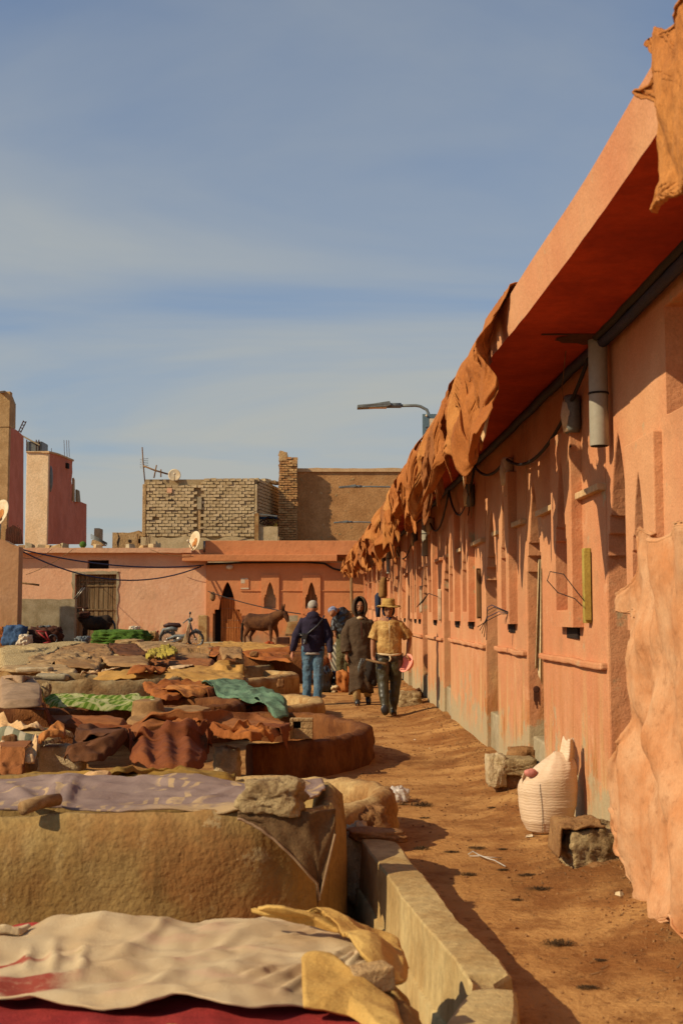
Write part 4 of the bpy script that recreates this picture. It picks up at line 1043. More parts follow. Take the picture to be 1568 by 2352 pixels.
# ================================================================== DRAPED HIDES
def drape(name, pts, mat, label, cat='hide', amp=.03, wr=.02, jag=.05, rings=34, seg=150, lift_=.012, sag=.10, seed=0, group=None, thick=.008, curl=.0, world=None, fold=0.0, foldang=0.6, h=.45, cap=None, hang=.05, ridges=(), stampit=True, mat2=None, minz=.03):
    P = world if world else [G(p[0], p[1], (p[2] if len(p) > 2 else h)) for p in pts]
    if not world:
        hm_ = sorted(v.z for v in P)[int(len(P) * .62)]; yc_ = sum(q[1] for q in pts) / len(pts)
        for i, q in enumerate(pts):
            if P[i].z < hm_ - .07 and q[1] > yc_:
                Yf_ = G(q[0], yc_ + .55 * (q[1] - yc_), hm_).y
                if Yf_ < P[i].y: P[i] = D(q[0], q[1], Yf_)
    PH = [p.z for p in P]
    P = [Vector((p[0], p[1], 0)) for p in P]
    c = sum(P, Vector()) / len(P)
    # boundary resampled by arc length, corners rounded
    L = [0]
    Q = P + [P[0]]
    for a, b in zip(Q, Q[1:]): L.append(L[-1] + (b - a).length)
    B = []
    for k in range(seg):
        s = L[-1] * k / seg
        for i in range(len(P)):
            if L[i] <= s <= L[i + 1]:
                B.append(Q[i].lerp(Q[i + 1], (s - L[i]) / (L[i + 1] - L[i] + 1e-9))); break
    for _ in range(3): B = [(B[k - 1] + B[k] * 2 + B[(k + 1) % seg]) / 4 for k in range(seg)]
    size = max((b - c).length for b in B)
    B = [c + (b - c) * (1 + jag * fz(math.cos(k / seg * 2 * PI) * 2.2 + seed, math.sin(k / seg * 2 * PI) * 2.2, seed) + jag * .35 * nz(k * .35, seed)) for k, b in enumerate(B)]
    HB = []
    for k in range(seg):
        s = L[-1] * k / seg
        for i in range(len(P)):
            if L[i] <= s <= L[i + 1]:
                t = (s - L[i]) / (L[i + 1] - L[i] + 1e-9); HB.append(PH[i] * (1 - t) + PH[(i + 1) % len(P)] * t); break
    for _ in range(4): HB = [(HB[k - 1] + HB[k] * 2 + HB[(k + 1) % seg]) / 4 for k in range(seg)]
    hc = sorted(PH)[int(len(PH) * .62)]
    x0, x1 = min(b.x for b in B) - .4, max(b.x for b in B) + .4; y0, y1 = min(b.y for b in B) - .4, max(b.y for b in B) + .4
    sl_ = inrect(x0, x1, y0, y1); Hs = np.maximum(H[sl_] + 0, blur(H[sl_], max(.8, sag / HR)))
    Hs = blur(Hs, .8)
    vs = [(c.x, c.y)]
    for r in range(1, rings + 1):
        s = (r / rings) ** .85
        for b in B: vs.append((c.x + (b.x - c.x) * s, c.y + (b.y - c.y) * s))
    RG = [(G(r[0], r[1], hc).x, G(r[0], r[1], hc).y, G(r[2], r[3], hc).x, G(r[2], r[3], hc).y, r[4], r[5]) for r in ridges]
    ca, sa_ = math.cos(foldang), math.sin(foldang); out = []
    for i, (x, y) in enumerate(vs):
        s = 0 if i == 0 else ((i - 1) // seg + 1) / rings
        k_ = 0 if i == 0 else (i - 1) % seg
        pl = hc + (HB[k_] - hc) * s ** 2.2 + lift(y) * .6 - hang * sm(.9, 1.0, s)
        z = samp(Hs, sl_, x, y) + lift_; zp = pl - .02
        d_ = z - zp; z = max(z, zp) + .02 * math.exp(-abs(d_) * 25)
        u, v = x * ca + y * sa_, -x * sa_ + y * ca
        z += .8 * amp * max(-.4, fz(x * 1.1, y * 1.1, seed, .9, 3)) + .6 * wr * (1 - abs(2 * nz(u * 5 + seed, v * 1.6)) * 1.6) + wr * .5 * nz(x * 12, y * 12, seed) + (min(wr, .03) * .9 * (.5 - abs(nz(x * 5 + 9, y * 7, seed))) if group == GH else 0)
        for (ax, ay, bx2, by2, A_r, w_r) in RG:
            L2 = (bx2 - ax) ** 2 + (by2 - ay) ** 2; t = max(0, min(1, ((x - ax) * (bx2 - ax) + (y - ay) * (by2 - ay)) / L2))
            dd_ = math.hypot(x - ax - t * (bx2 - ax) + .015 * nz(t * 4, ax), y - ay - t * (by2 - ay)); z += A_r * math.exp(-(dd_ / w_r) ** 2) * (.25 + math.sin(PI * min(1, max(0, t)))) * .8
        if fold: z += fold * max(0, 1 - abs(math.sin(u * 4.2 + 2 * nz(v * .8, seed))) * 2.5) * (.4 + nz(v * 1.3, u, seed + 3))
        if curl and s > .85: z += curl * ((s - .85) / .15) ** 2 * max(-.2, nz(i * .05, seed, 4) + .25)
        z = min(z, max(PH) + .10 + lift(y) + .3 * wr)
        out.append((x, y, max(z, lift(y) + minz)))
    fs = [(0, 1 + k, 1 + (k + 1) % seg) for k in range(seg)]
    for r in range(rings - 1):
        for k in range(seg): fs.append((1 + r * seg + k, 1 + (r + 1) * seg + k, 1 + (r + 1) * seg + (k + 1) % seg, 1 + r * seg + (k + 1) % seg))
    mb = MB(); mb.add(out, fs, True); o = mb.build(name, mat, solid=thick)
    if mat2: o.data.materials.append(mat2)
    tag(o, label, cat, group)
    if stampit:
        a = np.array(out); ii = ((a[:, 0] - HX0) / HR).astype(int); jj = ((a[:, 1] - HY0) / HR).astype(int)
        ok = (ii > 0) & (ii < NXh - 2) & (jj > 0) & (jj < NYh - 2)
        for di in (0, 1):
            for dj in (0, 1): np.maximum.at(H, (jj[ok] + dj, ii[ok] + di), a[ok, 2])
    return o
GH = 'hides spread over the pits'
def S2(*a): return [(r[0] * .4445, 1437.3 + r[1] * .4445, r[2] * .4445, 1437.3 + r[3] * .4445, r[4], r[5]) for r in a]
def S(*a):   # polygon given in zoomed crop units (0..1568 over photo 0..800, y from 1650) -> photo grid
    return [(p[0] * .4445, 1437.3 + p[1] * .4445) + tuple(p[2:]) for p in a]
# far field first (back to front)
mound(-1.2, 29.5, .5, .2); mound(-8.6, 33, 1.6, .2); mound(-4.4, 29.5, 1.1, .12); mound(-2.0, 33, 1.2, .1)
far = [
 ('hide', S((1000, 118), (1150, 98), (1330, 104), (1500, 116), (1500, 132), (1250, 128), (1040, 128)), H_OCHRE, 'long ochre hide lying in front of the donkey', .6),
 ('hide', S((1060, 130), (1500, 136), (1500, 170), (1300, 160), (1100, 150)), H_ORB, 'red brown hide stretched below the donkey hooves', .58),
 ('hide', S((760, 130), (1010, 112), (1100, 140), (1080, 170), (860, 168), (780, 150)), H_TAN, 'tan hide strip below the front wheel of the moped', .5),
 ('hide', S((700, 104), (760, 100), (960, 112), (1000, 125), (880, 150), (730, 130)), BURLAP, 'pale sacking scraps right of the green heap', .45),
 ('hide', S((1130, 118, .8), (1180, 112, .8), (1250, 118, .8), (1255, 158, .62), (1210, 150), (1150, 158, .62)), H_TAN, 'crumpled tan hide bundle on the red brown rim below the donkey', .6),
]
for i, (n, p, m, l, h) in enumerate(far): drape(n, p, m, l, h=h, seed=i + 1, group=GH, rings=22, seg=100, amp=.06, wr=.04, jag=.1, sag=.12)
matm = NT('woven straw mat', .9, .1)
wv = matm.n.new('ShaderNodeTexBrick'); matm.l.new(matm.mapping((1, 1, 1), (0, 0, .5)), wv.inputs[0]); wv.inputs['Scale'].default_value = 9
wv.inputs['Color1'].default_value = (.58, .45, .24, 1); wv.inputs['Color2'].default_value = (.44, .31, .14, 1); wv.inputs['Mortar'].default_value = (.18, .11, .04, 1); wv.inputs['Mortar Size'].default_value = .03
matm.color(wv.outputs[0]); matm.bump(matm.noise(50, 5, .7), .7, .01)
drape('woven_mat', S((0, 125), (170, 108), (420, 96), (470, 100), (330, 120), (200, 165), (110, 205), (0, 205)), matm.m, 'pale woven straw mat spread at the far left', 'mat', h=.52, seed=31, rings=26, seg=110, amp=.05, wr=.01, jag=.02, group=GH)
drape('hide', S((230, 160), (330, 118), (440, 106), (560, 110), (590, 150), (540, 165), (500, 225, .2), (440, 190), (300, 190)), H_TAN, 'broad tan hide folded over the pits right of the straw mat', h=.55, seed=32, group=GH, amp=.1, wr=.03, jag=.04, sag=.2)
drape('hide', S((560, 110), (700, 112), (770, 150), (690, 152), (600, 148)), H_DBROWN, 'dark folded hide edge right of the broad tan hide', h=.5, seed=33, group=GH, amp=.08, wr=.04, rings=20, seg=90)
drape('straw_sacking', S((120, 185), (200, 158), (400, 148), (470, 175), (420, 192), (250, 195)), BURLAP, 'frayed straw sacking with loose strands beside the mat', 'sacking', h=.5, seed=34, amp=.05, wr=.04, jag=.1, rings=22, group=GH)
drape('hide', S((0, 205), (160, 190), (340, 200), (400, 225), (380, 262, .3), (300, 250), (180, 222), (0, 220)), SANDC, 'sand coloured sheet edging the low vats at left', 'cloth', h=.5, seed=35, group=GH, amp=.05)
# slabs
for (x0, y0, x1_, y1_, hh, m, lab) in [(85, 212, 275, 242, .55, ROCKP, 'flat pale slab with a white chalky end lying at far left'), (190, 245, 360, 280, .5, CEMENT, 'long grey stone slab resting right of the burlap dome')]:
    a = S((x0, y0))[0]; b = S((x1_, y1_))[0]; p = G(a[0], b[1], hh - .1); q = G(b[0], b[1], hh - .1); w = (q - p).length
    hgt = (b[1] - a[1]) / F * p.y * .9
    mb = MB()
    def f(u, v, p=p, q=q, w=w, hgt=hgt):
        an = 2 * PI * v; sx_ = abs(math.cos(an)) ** .4 * (1 if math.cos(an) > 0 else -1); sz_ = abs(math.sin(an)) ** .4 * (1 if math.sin(an) > 0 else -1)
        e = min(1, min(u, 1 - u) * 14 + .02) ** .4
        x = p.x + w * u; return Vector((x, p.y + .16 * sx_ * e + .03 * nz(x * 3, v * 5), p.z + hgt / 2 + hgt / 2 * sz_ * e + .03 * nz(x * 3, v * 4, 2)))
    mb.grid(f, 30, 20); tag(mb.build('stone_slab', m), lab, 'slab')
# burlap dome
mound(-5.0, 18.9, .72, .42, .7); mound(-5.3, 18.6, .5, .12)
drape('burlap_cover', S((0, 250, .75), (60, 238, .85), (130, 240, .85), (180, 262, .7), (216, 300, .5), (216, 385, .3), (0, 392, .3)), BURLG, 'grey brown sacking stretched over a dome at the left edge', 'sacking', seed=36, amp=.01, wr=.008, jag=.01, sag=.2, rings=40)
# tan long hide across centre
mound(-2.6, 22.6, .9, .05)
drape('hide', S((460, 262, .4), (600, 232), (820, 216), (1000, 206), (1180, 208), (1230, 222), (1275, 245, .4), (1255, 275, .3), (1180, 280, .3), (900, 270, .35), (700, 262, .4)), H_OCHRE, 'long pale ochre hide stretched across the middle vats', h=.5, seed=37, group=GH, amp=.08, wr=.025, sag=.22)
drape('hide', S((650, 232, .5), (760, 204, .6), (850, 206, .6), (870, 220, .5), (760, 232, .5)), H_ORB, 'small curled orange brown hide piece above the long ochre hide', seed=38, group=GH, amp=.1, wr=.05, rings=20, seg=90)
drape('hide', S((860, 212, .5), (1000, 200, .5), (1005, 212, .5), (900, 224, .5)), H_PALE, 'small pale hide scrap below the grey vat', seed=39, group=GH, amp=.05, rings=16, seg=80)
for i, (x, y, lab) in enumerate([(480, 240, 'left of the grey vat rim'), (560, 235, 'right of the grey vat rim')]):
    a = S((x, y))[0]; drape('hide', [(a[0] - 30, a[1] + 4, .5), (a[0] - 5, a[1] - 6, .55), (a[0] + 30, a[1] + 1, .5), (a[0] + 10, a[1] + 8, .45)], H_PALE, 'crumpled pale scrap of skin ' + lab, seed=40 + i, group=GH, amp=.08, wr=.05, rings=14, seg=70)
# brown cascading cloth left of teal
mound(-2.3, 17.3, .5, .12)
drape('hide', S((732, 268, .62), (800, 276, .6), (1030, 268, .58), (1090, 300, .5), (1110, 345, .35), (960, 356, .3), (860, 385, .2), (800, 375, .25), (760, 320, .5)), H_ORB, 'bright orange brown hide cascading left of the teal cloth', seed=42, group=GH, amp=.07, wr=.04, fold=.06, foldang=1.2, sag=.15)
drape('hide', S((830, 390, .25), (880, 362, .42), (1100, 346, .45), (1220, 350, .4), (1240, 372, .3), (1080, 378, .3), (960, 400, .2)), H_RUST2, 'rust cloth fold lying below the teal cloth', seed=43, group=GH, amp=.05, wr=.03)
drape('hide', S((960, 395, .3), (1100, 372, .42), (1360, 372, .42), (1390, 400, .3), (1385, 445, .05), (1200, 432, .1), (1000, 410, .2)), H_RED, 'dark red hide hanging down the vat side beneath the teal cloth', seed=44, group=GH, amp=.03, wr=.03)
mound(-1.75, 18.6, .35, .12); mound(-1.15, 17.3, .35, .12)
drape('teal_cloth', S((1040, 266, .62), (1130, 266, .6), (1180, 275, .55), (1240, 272, .55), (1280, 300, .5), (1290, 316, .5), (1400, 322, .48), (1450, 340, .42), (1480, 380, .25), (1495, 435, .02), (1410, 450, .0), (1385, 400, .2), (1370, 372, .42), (1240, 362, .48), (1180, 345, .5), (1110, 335, .5), (1080, 295, .55), (1045, 285, .6)), TEAL, 'faded teal cloth flung over the vat corner', 'cloth', seed=45, amp=.06, wr=.035, fold=.05, jag=.02, sag=.1, foldang=.2)
# green patterned rug
gr = NT('green patterned rug', .95, .1)
m1 = gr.mapping((1, 1, 1), (0, 0, .6))
vz = gr.n.new('ShaderNodeTexWave'); gr.l.new(m1, vz.inputs[0]); vz.inputs['Scale'].default_value = 4.5; vz.inputs['Distortion'].default_value = 2.5; vz.inputs['Detail'].default_value = 2
vk = gr.voro(3.2, m1, 'DISTANCE_TO_EDGE')
gc = gr.mix(gr.rng(vz.outputs['Fac'], .5, .62), (.10, .18, .02), (.28, .33, .10))
gc = gr.mix(gr.rng(vk, .03, .06, 1, 0), gc, (.42, .42, .2))
gr.color(gc); gr.bump(gr.noise(60, 5, .7), .9, .02)
mound(-3.9, 16.9, .9, .1); mound(-2.5, 16.5, .9, .08)
drape('green_rug', S((212, 380, .45), (260, 345, .6), (330, 338, .62), (500, 352, .58), (640, 350, .58), (720, 345, .58), (820, 372, .5), (815, 398, .4), (500, 402, .4), (300, 400, .4)), gr.m, 'green patterned rug rolled along the clay vat wall', 'rug', seed=46, amp=.06, wr=.03, fold=.05, foldang=1.5, jag=.03)
for i, (x, y, s, m, lab) in enumerate([(100, 380, .16, ROCKM, 'small stone below the burlap dome, left of the green rug'), (220, 325, .2, ROCKM, 'stone wedged between the burlap dome and grey vat'), (240, 292, .17, ROCKP, 'pale lump on the end of the grey vat wall')]):
    pass
# red brown sheets
mound(-1.9, 13.6, .9, .10, .6); mound(-.9, 13.3, .5, .1)
drape('hide', S((80, 470, .45), (180, 450, .48), (420, 456, .48), (600, 462, .46), (660, 480, .45), (640, 510, .42), (560, 520, .4), (330, 500, .42), (160, 490, .42)), H_RUST3, 'wide flat red brown hide running to the left below the green rug', seed=50, group=GH, amp=.02, wr=.01, jag=.02, curl=.05, ridges=S2((100, 490, 620, 500, .03, .03), (300, 470, 600, 485, .02, .05)))
drape('hide', S((0, 470, .5), (80, 462, .5), (105, 450, .5), (70, 446, .5), (0, 458, .5)), H_ORB, 'small orange hide scrap at the left edge below the burlap dome', seed=51, group=GH, rings=16, seg=80)
drape('hide', S((0, 480, .42), (140, 482, .44), (400, 498, .44), (640, 515, .42), (720, 500, .45), (760, 540, .38), (560, 560, .35), (380, 530, .36), (200, 520, .4), (0, 500, .4)), H_RED, 'long dark red hide under the flat red brown one', seed=52, group=GH, amp=.03, wr=.02, jag=.03)
drape('hide', S((660, 500, .5), (800, 440, .62), (1040, 406, .68), (1200, 420, .62), (1420, 460, .52), (1510, 495, .42), (1400, 560, .34), (1180, 560, .34), (900, 520, .4), (720, 530, .4)), H_RUST3, 'large rust hide stretched over the round vat behind the hollow block', seed=53, group=GH, amp=.05, wr=.015, fold=.04, foldang=1.2, sag=.25, jag=.02, rings=50, seg=220, ridges=S2((700, 520, 1040, 415, .05, .06), (1040, 412, 1400, 462, .04, .05), (760, 545, 1000, 470, .03, .05), (1200, 440, 1480, 500, .03, .04)))
mound(-1.35, 12.7, .35, .04)
drape('hide', S((830, 512, .52), (960, 476, .58), (1010, 460, .60), (1080, 490, .58), (1060, 520, .52), (980, 535, .50), (860, 532, .50)), H_ORB, 'bright orange crumpled hide heaped on the round vat', seed=54, group=GH, amp=.07, wr=.06, fold=.05, jag=.1, sag=.08)
drape('hide', S((1080, 495, .6), (1200, 485, .62), (1390, 505, .55), (1420, 535, .48), (1300, 560, .4), (1120, 545, .45)), H_ORB, 'bright orange crumpled hide left of the hollow block', seed=55, group=GH, amp=.06, wr=.06, fold=.08, jag=.1, sag=.08)
drape('hide', S((1100, 560, .38), (1300, 575, .38), (1500, 570, .38), (1480, 610, .3), (1200, 600, .34)), H_RED, 'dark red hide folds inside the round vat below the hollow block', seed=56, group=GH, amp=.08, wr=.06, sag=.05)
# dark brown shaggy pile, centre
mound(-2.3, 11.5, .4, .14, .35); mound(-1.5, 11.3, .45, .08); mound(-2.75, 11.9, .3, .1)
drape('hide', S((330, 620, .35), (400, 545, .5), (440, 522, .55), (600, 530, .52), (700, 545, .5), (660, 590, .4), (500, 640, .3), (380, 640, .3)), H_DBROWN, 'dark brown peaked hide left of the centre pile', seed=57, group=GH, amp=.12, wr=.04, fold=.08, foldang=2.2, jag=.05, sag=.1)
drape('hide', S((660, 600, .45), (700, 545, .55), (820, 528, .56), (1000, 540, .52), (1105, 570, .46), (1085, 620, .34), (1050, 690, .1), (960, 735, .02), (800, 735, .02), (690, 680, .15)), H_RED, 'large deep red brown hide hanging over the vat front in the centre', seed=58, group=GH, amp=.06, wr=.02, sag=.12, jag=.04, fold=.04, foldang=.1, rings=46, seg=200, ridges=S2((720, 560, 780, 720, .05, .05), (850, 560, 880, 720, .04, .05), (960, 560, 980, 720, .05, .05)))
drape('hide', S((380, 610, .38), (470, 610, .4), (640, 605, .42), (690, 625, .35), (640, 690, .12), (520, 705, .08), (440, 700, .05), (400, 660, .2)), H_DBROWN, 'shaggy dark brown hide drooping beside the tan stone block', seed=59, group=GH, amp=.06, wr=.05, fold=.08, foldang=.2, jag=.06, sag=.08)
drape('hide', S((640, 478, .43), (700, 446, .44), (860, 410, .45), (1040, 402, .46), (1110, 416, .45), (960, 458, .43), (780, 500, .43)), H_TAN, 'dusty brown folded hide edge right of the green patterned rug', seed=67, group=GH, amp=.02, wr=.012, jag=.02)
drape('hide', S((0, 400, .5), (180, 395, .52), (205, 430, .48), (60, 450, .46), (0, 450, .46)), CLAYP, 'pale caked slab like hide at the left edge below the burlap dome', seed=68, group=GH, amp=.03, wr=.02)
drape('hide', S((780, 170, .5), (1000, 160, .5), (1110, 175, .5), (1090, 205, .46), (900, 205, .46), (760, 200, .46)), H_RUST3, 'wide brown hide between the grey vat and the red brown vat', seed=69, group=GH, amp=.03, wr=.02)
drape('hide', S((520, 150, .6), (740, 152, .6), (780, 175, .55), (770, 200, .5), (560, 190, .5)), H_TAN, 'tan hide stretched over the rounded vat left of centre', seed=71, group=GH, amp=.02, wr=.01)
# left mats and rolls
rug = NT('diamond patterned mat', .92, .1)
mm = rug.mapping((1, 1, 1), (0, 0, .785))
vd = rug.n.new('ShaderNodeTexChecker'); rug.l.new(mm, vd.inputs[0]); vd.inputs['Scale'].default_value = 3.0
wav = rug.n.new('ShaderNodeTexVoronoi'); wav.distance = 'CHEBYCHEV'; wav.inputs['Randomness'].default_value = 0; rug.l.new(mm, wav.inputs[0]); wav.inputs['Scale'].default_value = 3.2
band = rug.math('FRACT', rug.math('MULTIPLY', wav.outputs['Distance'], 4.5))
rug.color(rug.mix(rug.rng(band, .62, .7), (.50, .36, .16), (.24, .15, .055))); rug.bump(rug.noise(80, 5, .7), .7, .01)
drape('patterned_mat', S((0, 535, .42), (140, 520, .45), (330, 528, .42), (390, 545, .38), (260, 590, .3), (190, 605, .3), (0, 575, .32)), rug.m, 'straw coloured mat with a diamond pattern at the left', 'mat', seed=60, amp=.02, wr=.008, jag=.02)
drape('hide', S((0, 495, .48), (90, 490, .5), (240, 505, .48), (220, 525, .45), (130, 528, .45), (0, 520, .45)), H_PALE, 'peach crumpled skin lying above the diamond mat', seed=61, group=GH, amp=.08, wr=.06, fold=.05, jag=.08)
drape('hide', S((195, 590, .45), (270, 560, .5), (340, 562, .48), (330, 600, .4), (220, 612, .36)), H_RUST2, 'small crumpled rust skin at the corner of the diamond mat', seed=62, group=GH, amp=.12, wr=.06, jag=.08, rings=20, seg=90)
drape('hide', S((0, 620, .4), (80, 610, .42), (190, 640, .38), (180, 690, .25), (60, 690, .28), (0, 680, .3)), H_PALE, 'pale crumpled skins heaped below the striped roll', seed=63, group=GH, amp=.1, wr=.07, fold=.07, jag=.08)
drape('hide', S((0, 690, .3), (80, 680, .32), (180, 720, .2), (120, 758, .1), (0, 755, .12)), H_RUST3, 'rust coloured skins at the left edge behind the lilac blanket', seed=64, group=GH, amp=.1, wr=.08, fold=.08, jag=.08)
st = NT('striped roll', .9, .1); sw = st.n.new('ShaderNodeTexWave'); st.l.new(st.mapping((1, .5, .3)), sw.inputs[0]); sw.inputs['Scale'].default_value = 2.6; sw.inputs['Distortion'].default_value = 3
st.color(st.mix(st.rng(sw.outputs['Fac'], .45, .55), (.22, .22, .14), (.58, .5, .34))); st.bump(st.noise(50, 5, .6), .6, .01)
a, b = G(-20, 1700, .42), G(93, 1718, .36)
tag(MB().tube([a, a.lerp(b, .3) + Vector((0, 0, .03)), a.lerp(b, .6), b], [.10, .11, .105, .095], 20).build('striped_roll', st.m, disp=(.04, .15)), 'rolled grey and white striped cloth at the left edge', 'cloth roll')
# mustard shag strip behind the big vat
mound(-2.1, 8.3, .35, .14, .3); mound(-.9, 8.0, .3, .02)
sl_ = inrect(-4.5, .6, 7.62, 9.6); H[sl_] = np.minimum(H[sl_], .36)
drape('mustard_fleece', S((-60, 775, .30), (150, 755, .34), (330, 770, .34), (480, 730, .44), (640, 702, .5), (740, 740, .42), (1000, 752, .36), (1220, 765, .32), (1200, 800, .36), (800, 805, .40), (300, 805, .38), (-60, 805, .36)), H_MUST, 'mustard dyed fleece strip lying behind the lilac blanket', 'fleece', seed=65, amp=.04, wr=.03, fold=.03, foldang=1.0, jag=.02, sag=.08)
drape('hide', S((370, 795, .42), (420, 775, .46), (560, 772, .46), (605, 795, .4), (480, 805, .4)), H_PALE, 'pale curled skin edge peeking above the lilac blanket', seed=66, group=GH, amp=.06, wr=.05, rings=18, seg=80)

# ================================================================== STONES
def rock(name, c, size, mat, label, cat='stone', seed=0, amp=.28, rough_=.06, rotz=0, boxy=.5, n=36, group=None):
    mb = MB(); vs = []; m_ = n // 2; R = Matrix.Rotation(rotz, 3, 'Z')
    for i in range(m_ + 1):
        th = PI * i / m_
        for k in range(n):
            a = 2 * PI * k / n
            d = Vector((math.sin(th) * math.cos(a), math.sin(th) * math.sin(a), math.cos(th)))
            mx_ = max(abs(d.x), abs(d.y), abs(d.z)); q = d.lerp(d / mx_, boxy)
            r = 1 + amp * fz(d.x * 1.2 + seed, d.y * 1.2, d.z * 1.2, .8, 3) + rough_ * fz(d.x * 5, d.y * 5 + seed, d.z * 5, .5, 4)
            q = Vector((q.x * size[0], q.y * size[1], q.z * size[2])) * .5 * r
            vs.append(Vector(c) + R @ q)
    mb.add(vs, [(i * n + k, (i + 1) * n + k, (i + 1) * n + (k + 1) % n, i * n + (k + 1) % n) for i in range(m_) for k in range(n)], True)
    o = mb.build(name, mat, merge=True); tag(o, label, cat, group); return o
def rockpx(x0, y0, x1_, y1_, h, depthf, *a, **k):   # by its photo rectangle; h = height of its base
    q = G((x0 + x1_) / 2, y1_, h); s = q.y / F; w = (x1_ - x0) * s; t = (y1_ - y0) * s
    return rock('stone', (q.x, q.y + w * depthf / 2 * .6, h + t * .5), (w * 1.02, w * depthf, t * 1.02), *a, **k)
rockpx(87, 1713, 192, 1778, .18, .6, ROCKP, 'squarish tan stone block left of the shaggy brown hide', seed=2, amp=.10, rough_=.05, boxy=.75)
rockpx(556, 1796, 692, 1873, .53, .62, ROCKM, 'large craggy boulder weighing down the lilac blanket', seed=5, amp=.30, rough_=.045, n=110, boxy=.5)
rockpx(28, 1603, 62, 1616, .45, .6, ROCKM, 'small stone below the burlap dome, left of the green rug', seed=3)
rockpx(95, 1570, 116, 1600, .45, .7, ROCKM, 'stone wedged between the burlap dome and the grey vat', seed=4)
rockpx(2, 1690, 40, 1725, .35, .6, ROCKO, 'orange caked stone at the left edge below the striped roll', seed=7)
rockpx(540, 1512, 560, 1535, .5, .8, ROCKP, 'pale rough stone on the rim above the cream vat corner', seed=8, boxy=.6)
rockpx(636, 1560, 652, 1580, .3, .8, ROCKO, 'caked stone beside the navy man', seed=9)
rockpx(575, 1496, 593, 1510, .6, .8, ROCKO, 'round lump on the rim left of the navy man', seed=10)
# hollow block
q = G(692, 1698, .35); s = q.y / F
hb = thing('hollow_block', 'hollow clay building block standing on the round vat rim', 'block', (q.x, q.y, .35))
w_, t_ = 52 * s, 46 * s; dpt = .14; x0 = q.x - w_ / 2
mb = MB()
mb.bb(x0, x0 + .03, q.y, q.y + dpt, .35, .35 + t_); mb.bb(x0 + .032, q.x + w_ / 2, q.y, q.y + dpt, .35, .35 + t_ * .52)
mb.bb(x0 + .032, q.x + w_ / 2, q.y, q.y + dpt, .35 + t_ * .86, .35 + t_); mb.bb(x0 + .1, q.x + w_ / 2, q.y, q.y + dpt, .35 + t_ * .522, .35 + t_ * .858)
mb.build('block_shell', MUDB, hb, bevel=.006); MB().bb(x0 + .03, x0 + .1, q.y + .08, q.y + .1, .35 + t_ * .5, .35 + t_ * .88).build('block_web', DARKV, hb)
# big broken chunk ends and rubble by the vats
rock('stone', (.10, 7.93, .13), (.42, .34, .30), ROCKO, 'broken rubble end of the low vat beside the plastic bag', seed=12, amp=.2, rough_=.12, n=60)
rock('stone', (-1.0, 10.78, .17), (.22, .2, .33), ROCKP, 'crumbling pale end of the round vat wall', seed=13, amp=.12, rough_=.15, boxy=.8, n=50)

# ================================================================== CHANNEL WALL
def smooth(P, n=6):
    out = []
    for i in range(len(P) - 1):
        p0, p1, p2, p3 = P[max(0, i - 1)], P[i], P[i + 1], P[min(len(P) - 1, i + 2)]
        for k in range(n):
            t = k / n; out.append(.5 * ((2 * p1) + (-p0 + p2) * t + (2 * p0 - 5 * p1 + 4 * p2 - p3) * t * t + (-p0 + 3 * p1 - 3 * p2 + p3) * t ** 3))
    return out + [P[-1]]
A_, B_ = smooth(TRO, 14), smooth(TRU, 14)
m_ = min(len(A_), len(B_)); mb = MB(); vs = []; P_ = 12
for i in range(m_):
    a, b = A_[i], B_[i]; n1 = (b - a); n1.z = 0; wdt = n1.length; n1.normalize()
    pr = [(-.02, -.5), (-.035, -.2), (-.03, -.05), (-.012, -.045), (.0, .12), (.0, .213), (.007, .222), (wdt * .5, .226), (wdt - .015, .22), (wdt, .208), (wdt + .01, .1), (wdt + .02, -.1)]
    for (d, z) in pr:
        p = a + n1 * d; r = .005 * fz(p.x * 3, p.y * 3, z * 3) + .0025 * fz(p.x * 22, p.y * 22, z * 20)
        chip = 0
        if abs(p.x - TRU[5].x) < .10 and abs(p.y - TRU[5].y) < .07 and z > .1: chip = .03
        vs.append((p.x + n1.x * r - n1.x * chip * 2, p.y + n1.y * r, z + r * (1 if z > .19 else 0) - chip))
for (k0, k1) in ((0, 3), (3, 5), (5, 6), (6, 8), (8, 9), (9, 11)):
    w_ = k1 - k0 + 1; mb.add([vs[i * P_ + k] for i in range(m_) for k in range(k0, k1 + 1)], [(i * w_ + k, (i + 1) * w_ + k, (i + 1) * w_ + k + 1, i * w_ + k + 1) for i in range(m_ - 1) for k in range(w_ - 1)], True)
mb.add([vs[k] for k in range(P_)], [tuple(range(P_))])
o = mb.build('channel_wall', TROUGH); tag(o, 'pale cement channel wall curving along the dirt path in the foreground', 'wall')
# capping stone and bag scrap at the far end of the wall
q = G(852, 1915, .24)
rock('stone', (q.x + .03, q.y - .0, .235), (.34, .2, .07), ROCKO, 'flat brown stone capping the far end of the channel wall', seed=21, amp=.2, n=44, boxy=.6)
rock('stone', (G(818, 1912, .2).x, q.y + .14, .06), (.13, .34, .42), ROCKP, 'upright pale stone at the far end of the channel wall', seed=22, amp=.1, n=40, boxy=.8)

